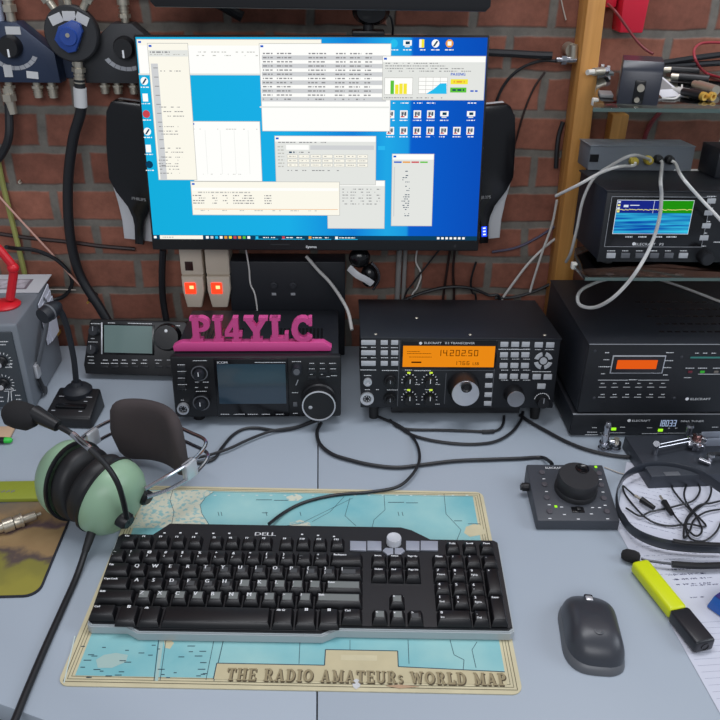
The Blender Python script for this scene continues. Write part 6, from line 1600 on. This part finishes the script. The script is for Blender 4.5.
marks(pr, f, [(-2, 9, 340.5), (-2, 7, 343.5), (6, 13, 363), (6, 13, 366), (2, 15, 388), (16, 21, 394), (17, 22, 398), (16, 22, 402), (0, 4, 396), (0, 5, 400)], 0, -.0038, .0016)
pr.build('panel_lettering', t, WHT); pr = MB()
for a, b in (((9, 391), (8, 402)), ((11, 391), (12, 402)), ((4, 391), (9, 391)), ((11, 391), (16, 390))):
    a = f.f(*a, -.0035); b = f.f(*b, -.0035); d = V((b[0]-a[0], b[1]-a[1])); n_ = V((-d.y, d.x)).normalized()*.0005
    pr.add([(a[0]+n_.x, a[1]+n_.y, .0038), (b[0]+n_.x, b[1]+n_.y, .0038), (b[0]-n_.x, b[1]-n_.y, .0038), (a[0]-n_.x, a[1]-n_.y, .0038)], [(0, 1, 2, 3)], 0, False, FRONT)
pr.build('panel_symbol', t, WHT)
zc = gh*.46
hd = MB().tube([(.004, .03, zc-.012), (.007, .045, zc+.005), (.012, .075, zc+.035), (.010, .10, zc+.055), (.004, .112, zc+.06)], 0, 8, 0, 6, (.0018, .008), (1, 0, 0))
hd.build('strap_handle', t, mat('grey_strap', (92, 96, 102), .5))
MB().box((.0002, .022, zc-.026), (.006, .036, zc-.004), 0, .0015).build('clasp', t, SILV)
MB().tube([(.003, .028, zc-.027), (.005, .034, zc-.05), (.004, .046, zc-.06)], 0, 8, 0, 6, (.0015, .006), (1, 0, 0)).build('strap_end', t, BLK)
# things on and beside the case
CT = GM @ TR(0, 0, gh+.0006); fc = Fr(CT)
u = [fc.t(x, y, 0) for x, y in ((-20, 296), (41, 293.5), (51.5, 271.5), (-6, 274))]
t = thing('photo_card', 'white card with a small framed picture lying on top of the grey case', 'card', CT)
x0_, x1_ = -.20, max(u[1][0], u[2][0])-.004; y0_, y1_ = (u[1][1])+.002, u[2][1]
y1_ = min(y1_, y0_+.07)
PH = mat('card_white', (196, 196, 200), .6)
MB().box((x0_, y0_, 0), (x1_, y1_, .0012)).build('card', t, PH)
for a, b, m, zz in (((.014, .012), (.105, .05), mat('picture_border', (120, 108, 116), .6), .0013), ((.018, .015), (.101, .047), mat('picture_print', (176, 168, 176), .6, vary=.35, vscale=90), .0017)):
    MB().box((x1_-b[0]-.008, y0_+a[1], zz), (x1_-a[0]-.008, y0_+b[1], zz+.0003)).build('picture', t, m)
x, y = fc.t(5, 303, .004)
RP = mat('red_print', (208, 26, 40), .4)
t = thing('printed_stand', 'red plastic stand with a round foot on top of the grey case', 'stand', CT @ TR(x, y, .0024) if y > y0_ else CT @ TR(x, y, .0002))
MB().lathe([(0, 0), (.021, 0), (.0215, .002), (.018, .005), (.008, .007), (0, .007)], None, 36).build('foot', t, RP)
f = Fr(t.matrix_world)
P_ = [f.f(x_, y_, 0) for x_, y_ in ((10, 299), (12, 285), (13, 268), (4, 255), (-4, 246))]
MB().tube([(p[0], 0, max(p[1], .006)) for p in P_], .0062, 10, 0, 5).build('stem', t, RP)
MB().ball((P_[2][0], 0, P_[2][1]), .0082).build('elbow', t, RP)
a = GM @ V((.003, gd*.62, .05))
t = thing('folded_papers', 'white papers standing on edge along the right side of the grey case', 'papers', GM @ TR(.0012, gd*.42, .0002))
for i in range(3): MB().hexa([(.001+i*.0016, gd*.18+i*.006, gh*.42), (.0022+i*.0016, gd*.18+i*.006, gh*.42), (.0022+i*.0016, gd*.5, gh*.42), (.001+i*.0016, gd*.5, gh*.42), (.001+i*.0016, gd*.14+i*.01, gh*.93-i*.006), (.0022+i*.0016, gd*.14+i*.01, gh*.93-i*.006), (.0022+i*.0016, gd*.5, gh*1.0-i*.01), (.001+i*.0016, gd*.5, gh*1.0-i*.01)]).build('sheet', t, PAPER)

# ------------------------------------------------------------------ gooseneck desk microphone
c0 = D(45, 428, .0); c1 = D(91.5, 430, .0)
GK = TR(c0.x, c0.y, .0006) @ RZ(-4); f = Fr(GK)
bw = (c1-c0).length; zf_, zr_ = .018, .032
bd_ = f.t(78, 387, zr_)[1]
t = thing('desk_microphone', 'black gooseneck desk microphone standing left of the radios', 'microphone', GK)
MB().hexa([(-.002, 0, 0), (bw+.002, 0, 0), (bw, bd_, 0), (0, bd_, 0), (0, .002, zf_), (bw, .002, zf_), (bw-.003, bd_, zr_), (.003, bd_, zr_)], 0, .0035).build('base', t, BLK)
slp = (zr_-zf_)/bd_
nx, ny = f.t(78, 391, zr_-.002)
zz = zf_+slp*ny
MB().lathe([(.0205, -.004), (.0205, .003), (.017, .007), (.009, .010), (.007, .016), (0, .016)], TR(nx, ny, zz), 32).build('neck_mount', t, BLKM)
base_w = GK @ V((nx, ny, zz+.014))
Yn = base_w.y
npx = [(76, 380), (74, 360), (70, 340), (66, 324), (61, 312), (56, 307)]
npts = [GK.inverted() @ base_w] + [GK.inverted() @ W(x, y, Yn-.004*i) for i, (x, y) in enumerate(npx)]
MB().tube(npts, .0042, 10).build('gooseneck', t, BLKM)
e = npts[-1]; dr = V((-.35, -.85, -.12)).normalized()
MB().lathe([(0, -.006), (.006, -.006), (.0098, 0), (.0112, .006), (.0112, .022), (.0105, .026), (0, .026)], align(dr, e), 28).build('head', t, BLKM)
MB().lathe([(.0113, .012), (.0119, .0125), (.0119, .0145), (.0113, .015)], align(dr, e), 28).build('head_ring', t, BTND)
pt = MB().box((bw*.18, bd_*.28, zf_+slp*bd_*.28+.0002), (bw*.82, bd_*.42, zf_+slp*bd_*.35+.0035), 0, .001)
pt.build('talk_bar', t, BLKG)
pr = MB()
for xa_, xb_, yy in ((.14, .34, .66), (.5, .86, .66), (.72, .8, .52), (.12, .2, .2), (.7, .78, .2)): pr.quad(bw*xa_, bd_*yy, bw*xb_, bd_*yy+.0014, 0, 0, Matrix(((1, 0, 0, 0), (0, 1, 0, 0), (0, slp, 1, zf_+.0004), (0, 0, 0, 1))))
pr.build('base_lettering', t, GRY)

# ------------------------------------------------------------------ mouse pad, book, plug and pen at the left edge
q = [D(70, 521, 0), D(38, 590, 0), D(0, 598, 0), D(0, 497, 0)]
ed = q[1]-q[0]
pa = math.degrees(math.atan2(ed.x, -ed.y))
MPm = TR(q[1].x-.010, q[2].y-.0, .0004) @ RZ(1.5)
f = Fr(MPm)
xr = f.t(58, 548, .002)[0]; yt_ = f.t(20, 487, .002)[1]
def pad_mat():
    m = bpy.data.materials.new('pad_landscape'); m.use_nodes = True; nt = m.node_tree; N = nt.nodes; L = nt.links
    b = N['Principled BSDF']; b.inputs['Roughness'].default_value = .7
    tc = N.new('ShaderNodeTexCoord'); n = N.new('ShaderNodeTexNoise'); n.inputs['Scale'].default_value = 22; n.inputs['Detail'].default_value = 4
    sp = N.new('ShaderNodeSeparateXYZ'); L.new(tc.outputs['Object'], sp.inputs[0]); L.new(tc.outputs['Object'], n.inputs[0])
    mr = N.new('ShaderNodeMapRange'); mr.inputs[1].default_value = 0; mr.inputs[2].default_value = yt_; L.new(sp.outputs['Y'], mr.inputs[0])
    ad = N.new('ShaderNodeMath'); ad.operation = 'MULTIPLY_ADD'; ad.inputs[1].default_value = .55; L.new(n.outputs[0], ad.inputs[0]); L.new(mr.outputs[0], ad.inputs[2])
    r = N.new('ShaderNodeValToRGB'); e = r.color_ramp.elements; r.color_ramp.interpolation = 'EASE'
    e[0].position = .27; e[0].color = lin((146, 138, 56)); e[1].position = 1.2; e[1].color = lin((62, 82, 108))
    for p, c in ((.40, (128, 122, 54)), (.46, (84, 70, 66)), (.52, (150, 122, 84)), (.62, (160, 132, 92)), (.68, (98, 78, 82)), (.74, (152, 124, 88)), (.86, (120, 104, 84)), (.95, (70, 88, 104))):
        q_ = e.new(p); q_.color = lin(c)
    dv = N.new('ShaderNodeMath'); dv.operation = 'MULTIPLY'; dv.inputs[1].default_value = .78; L.new(ad.outputs[0], dv.inputs[0])
    L.new(dv.outputs[0], r.inputs[0]); L.new(r.outputs[0], b.inputs['Base Color']); return m
t = thing('mouse_pad', 'dark edged mouse pad with a painted landscape at the left edge', 'mouse pad', MPm)
MB().prism(rrect(-.24, .0, xr, yt_, .016), 0, .0022).build('pad', t, mat('pad_dark_edge', (36, 38, 48), .7))
MB().prism(rrect(-.238, .0015, xr-.0018, yt_-.002, .015), .0023, .0026).build('print', t, pad_mat())
c = D(33, 502, .003)
BK = TR(c.x, c.y, .0033) @ RZ(1); f = Fr(BK)
bdp = f.t(20, 480.5, .006)[1]
t = thing('booklet', 'yellow green booklet with red lettering, left of the green headset', 'book', BK)
MB().box((-.15, 0, 0), (.012, bdp, .0055), 0, .0008).build('cover', t, mat('lime_cover', (146, 156, 52), .5))
x, y = f.t(1, 491.5, .006); b = MB()
for i in range(5): b.add([(x-.012+i*.006, y-.002, .0057), (x-.0105+i*.006, y-.002, .0057), (x-.0075+i*.006, y+.0035, .0057), (x-.009+i*.006, y+.0035, .0057)], [(0, 1, 2, 3)]); b.quad(x-.012+i*.006, y+.000, x-.0075+i*.006, y+.0012, .00575)
b.build('red_lettering', t, mat('red_ink'))
a = D(-6, 530, .011); b_ = D(41, 513.5, .011); d = b_-a; L = d.length
t = thing('coax_plug', 'large nickel coax plug lying on the mouse pad in front of the booklet', 'plug', TR(a.x, a.y, .0112) @ RZ(math.degrees(math.atan2(d.y, d.x))))
MB().lathe([(0, 0), (.0060, 0), (.0060, L*.18), (.0082, L*.19), (.0084, L*.40), (.006, L*.41), (0, L*.41)], RY(90), 24).build('back_nut', t, NICK)
MB().lathe([(.0070, L*.42), (.0078, L*.46), (.0078, L*.55), (.0085, L*.56), (.0085, L*.60), (.006, L*.61)], RY(90), 24).build('collar', t, NICK)
MB().lathe([(.0052, L*.61), (.0052, L*.88), (.004, L*.89), (.0022, L*.9), (.0022, L), (0, L)], RY(90), 20).build('barrel', t, NICK)
a = D(-25, 441, .004); b_ = D(12.5, 441, .004)
t = thing('marker_pen', 'black pen with a bright green tip lying left of the headset', 'pen', TR(a.x, a.y, .0052) @ RZ(math.degrees(math.atan2((b_-a).y, (b_-a).x))))
L = (b_-a).length
MB().cyl((0, 0, 0), (L*.80, 0, 0), .0045, n=16).build('barrel', t, BLK)
MB().lathe([(.0044, L*.801), (.0040, L*.95), (.002, L), (0, L)], RY(90), 16).build('green_tip', t, mat('green_plastic', (40, 190, 60), .4))
q = D(8, 436, .002)
t = tag(MB().box((-.08, -.022, 0), (.004, .012, .004), 0, .001).build('note_block', None, mat('beige_paper', (198, 166, 136), .7), TR(q.x, q.y+.01, .0006) @ RZ(4)), 'beige block of notes below the dark panel of the grey case', 'notepad')

# ------------------------------------------------------------------ green aviation style headset
GRN = mat('sage_green_shell', (146, 178, 148), .38)
PADM = mat('ear_seal_black', (26, 26, 28), .5)
ax = V((.86, -.51, .07)).normalized(); up = (V((0, 0, 1))-ax*ax.z).normalized(); bk = up.cross(ax).normalized()
if bk.y < 0: bk = -bk
Cc = D(92, 488, .0535)
HMx = Matrix((ax, bk, ax.cross(bk))).transposed().to_4x4()
HMx = Matrix(((ax.x, bk.x, up.x, Cc.x), (ax.y, bk.y, up.y, Cc.y), (ax.z, bk.z, up.z, Cc.z), (0, 0, 0, 1)))
# local: x across the cups, y back along the headband, z up
t = thing('headset', 'sage green aviation headset with a boom microphone, left of the keyboard', 'headset', TR(Cc.x, Cc.y, 0))
HL = TR(-Cc.x, -Cc.y, 0) @ HMx @ Matrix.Diagonal((1.28, 1.10, 1.05, 1))
LX = RY(90)
CR = (.040, .047)                                                # half depth (y) and half height (z)
RCP = HL @ TR(-.004, 0, .0045) @ RY(17); LCP = HL @ TR(.002, 0, .001) @ RY(3)
def cup(sgn):
    S = Matrix.Diagonal((sgn, 1, 1, 1))
    A = (RCP if sgn > 0 else LCP) @ S @ LX          # lathe z -> x
    sx_, sy_ = CR[1]/.047, CR[0]/.047
    MB().lathe([(0, .001), (.024, .001), (.028, .004), (.041, .0045), (.0445, .009), (.0445, .016), (.041, .0205), (0, .0205)], A, 44, 0, sx_, sy_).build('ear_seal', t, PADM, ang=60)
    c_ = MB().lathe([(.0455, .0208), (.047, .024), (.0468, .030), (.0435, .038), (.036, .0455), (.024, .0505), (.010, .0525), (0, .053)], A, 44, 0, sx_, sy_).build('ear_cup', t, GRN, ang=60)
    MB().lathe([(.0450, .0206), (.0482, .0208), (.0482, .0236), (.0465, .0238)], A, 44, 0, sx_, sy_).build('rim', c_, BLK)
    return c_
cl = cup(-1); cr = cup(1)
# headband: two wire rods, cushioned top
hb = lambda *p: HL @ V(p)
bx_ = .052
topy = .124
for z in (-.008, .010):
    MB().tube([hb(bx_*.98, .018, z*.6), hb(.060, .045, z), hb(.064, .080, z), hb(.055, .112, z), hb(.03, topy-.004, z), hb(0, topy, z), hb(-.03, topy-.004, z), hb(-.055, .112, z), hb(-.064, .080, z), hb(-.060, .045, z), hb(-bx_*.98, .018, z*.6)], .0024, 8).build('headband_rod', t, CHROME)
for s_ in (1, -1):
    MB().lathe([(.0085, 0), (.0085, .007), (.006, .009), (0, .009)], (RCP if s_ > 0 else LCP) @ TR(s_*.0472, .022, 0) @ RY(90*s_), 20).build('pivot', t, BLK)
    MB().box((s_*.060, .062, -.009), (s_*.067, .080, .012), 0, .002, HL).build('adjuster_block', t, SILV)
pad = MB(); vs_ = []; n = 26; prof = []
m_ = 16
for i in range(n+1):
    u = -1+2*i/n; a = u*1.02
    ex = .058*math.sin(a)*1.12-.006; ey = topy-.058*(1-math.cos(a))*1.1
    dirn = V((math.sin(a), math.cos(a)))
    hz = .043*max(.02, (1-abs(u)**8))**.5; th_ = .0095*max(.02, (1-abs(u)**6))**.5
    for k_ in range(m_):
        b_ = 2*PI*k_/m_; cz = math.cos(b_); sz = math.sin(b_)
        zz = hz*(abs(cz)**.55)*(1 if cz > 0 else -1); rr_ = th_*(abs(sz)**.7)*(1 if sz > 0 else -1)-.013
        vs_.append(tuple(HL @ V((ex+dirn.x*rr_, ey+dirn.y*rr_, zz+.004))))
fs_ = [(i*m_+k_, i*m_+(k_+1) % m_, (i+1)*m_+(k_+1) % m_, (i+1)*m_+k_) for i in range(n) for k_ in range(m_)]
fs_ += [tuple(range(m_))[::-1], tuple(n*m_+k_ for k_ in range(m_))]
pad.add(vs_, fs_, 0, True); pad.build('head_cushion', t, mat('brown_black_fabric', (66, 58, 58), .9, bump=.3, bscale=1200), ang=80)
# boom and microphone
loc = lambda px, py, Y: (W(px, py, Y) - V((Cc.x, Cc.y, 0)))
pj = RCP @ V((.0525, -.012, -.004))
jw = pj + V((Cc.x, Cc.y, 0))
MB().lathe([(.0092, 0), (.0092, .007), (.007, .010), (0, .010)], TR(*pj) @ RCP.to_3x3().to_4x4() @ TR(-.002, 0, 0) @ RY(90), 22).build('boom_pivot', t, BLK)
Yj = jw.y
bp = [pj + (RCP.to_3x3() @ V((.006, 0, 0))), loc(123, 500, Yj-.012), loc(117, 482, Yj-.012), loc(106, 465, Yj-.006), loc(90, 449, Yj), loc(72, 434, Yj+.012), loc(60, 427, Yj+.02)]
MB().tube(bp, .0032, 10).build('boom', t, BLK)
MB().tube([bp[4], (bp[4]+bp[5])*.5, bp[5]], .0036, 10).build('boom_clip', t, CHROME)
m0 = loc(58, 426, Yj+.021); m1 = loc(34, 413, Yj+.034)
MB().tube([m0, (m0+m1)*.5, m1], lambda u: .0065+.003*u, 12, 0, 3).build('microphone_body', t, BLK)
c_ = loc(19.5, 415, Yj+.036); dd_ = (c_-m0).normalized()
MB().lathe([(0, -.022), (.008, -.021), (.0145, -.012), (.0155, 0), (.0145, .010), (.009, .0165), (0, .018)], align(dd_, c_), 24).build('foam_windscreen', t, FOAM)
gl = RCP @ V((.036, -.036, -.028)); gw2 = gl+V((Cc.x, Cc.y, 0))
MB().cyl(gl+V((0.002, .004, .006)), gl+V((-.003, -.012, -.008)), .0052, .004, n=14).build('cord_strain_relief', t, RUB)
g2 = gl+V((-.003, -.012, -.008))
o2 = V((Cc.x, Cc.y, 0))
MB().tube([g2]+[D(x, y, z)-o2 for x, y, z in ((76, 578, .005), (61, 612, .004), (44, 650, .004), (27, 690, .004), (14, 722, .004), (4, 742, .004))], .0036, 10).build('cord', t, CABLE)
pr = MB(); 
# embossed marks on the visible shell
for y_, z_, r_ in ((.016, .012, .007), (-.012, .024, .005)):
    pass

# ------------------------------------------------------------------ cables lying on the desk
def dc(name, label, pts, r_, m=CABLE, z=None): return cable(name, label, [D(x, y, (z or 0)+r_+.0008+(q[0] if q else 0)) for x, y, *q in pts], r_, m)
dc('cable', 'black cable sweeping from the left radio in a wide curve to the control pod', [(321, 423), (317, 432), (320, 444), (332, 454), (350, 460), (372, 465), (398, 467.5), (425, 464.5), (455, 461), (490, 459.5), (520, 458.5), (541, 457.5), (549, 461, .01), (552, 464, .014)], .0026)
dc('cable', 'black keyboard cable looping from under the wide radio onto the map', [(372, 414), (384, 419), (398, 425), (410, 434), (418, 447, .004), (419, 462, .006), (411, 476, .005), (397, 487, .003), (370, 492, .001), (340, 494.5, .001), (316, 499, .001), (298, 505, .001), (282, 514, .002), (269, 524, .008)], .0021)
dc('cable', 'thin black lead with a splice below the wide radio', [(390, 420), (398, 427), (412, 429.5), (440, 430), (470, 431), (486, 431.5), (498, 430), (503, 424), (504, 416)], .0020)
dc('cable', 'black cable hanging in a shallow loop below the silver second dial', [(395, 424), (410, 434), (430, 440), (455, 443.5), (478, 444), (497, 441), (512, 432), (521, 420), (523, 412)], .0022)
dc('splice', 'short black splice sleeve on the thin lead below the wide radio', [(482, 431.8, -.0006), (488, 431.8, -.0006), (494, 431.4, -.0006)], .0031)
dc('cable', 'black cable running from the wide radio across the desk to the morse paddle', [(520, 415), (530, 422), (548, 432), (566, 441.5), (585, 449), (605, 454), (622, 456.5), (629, 457)], .0026)
dc('cable', 'headset cable rising in a bump behind the keyboard towards the left radio', [(184, 462), (200, 463), (214, 459), (221, 449), (232, 436), (244, 429), (258, 428), (276, 430.5), (292, 429), (308, 424), (318, 420)], .0022)
dc('cable', 'straighter dark cable below the bump towards the left radio', [(184, 460), (205, 456), (228, 449), (250, 439), (272, 431), (296, 427), (312, 421)], .0020, CABLE, .003)
dc('wire', 'thin pale wire beside the control pod under the thin headset', [(604, 467), (612, 470), (618, 472.5), (624, 474)], .0008, mat('pale_wire'))
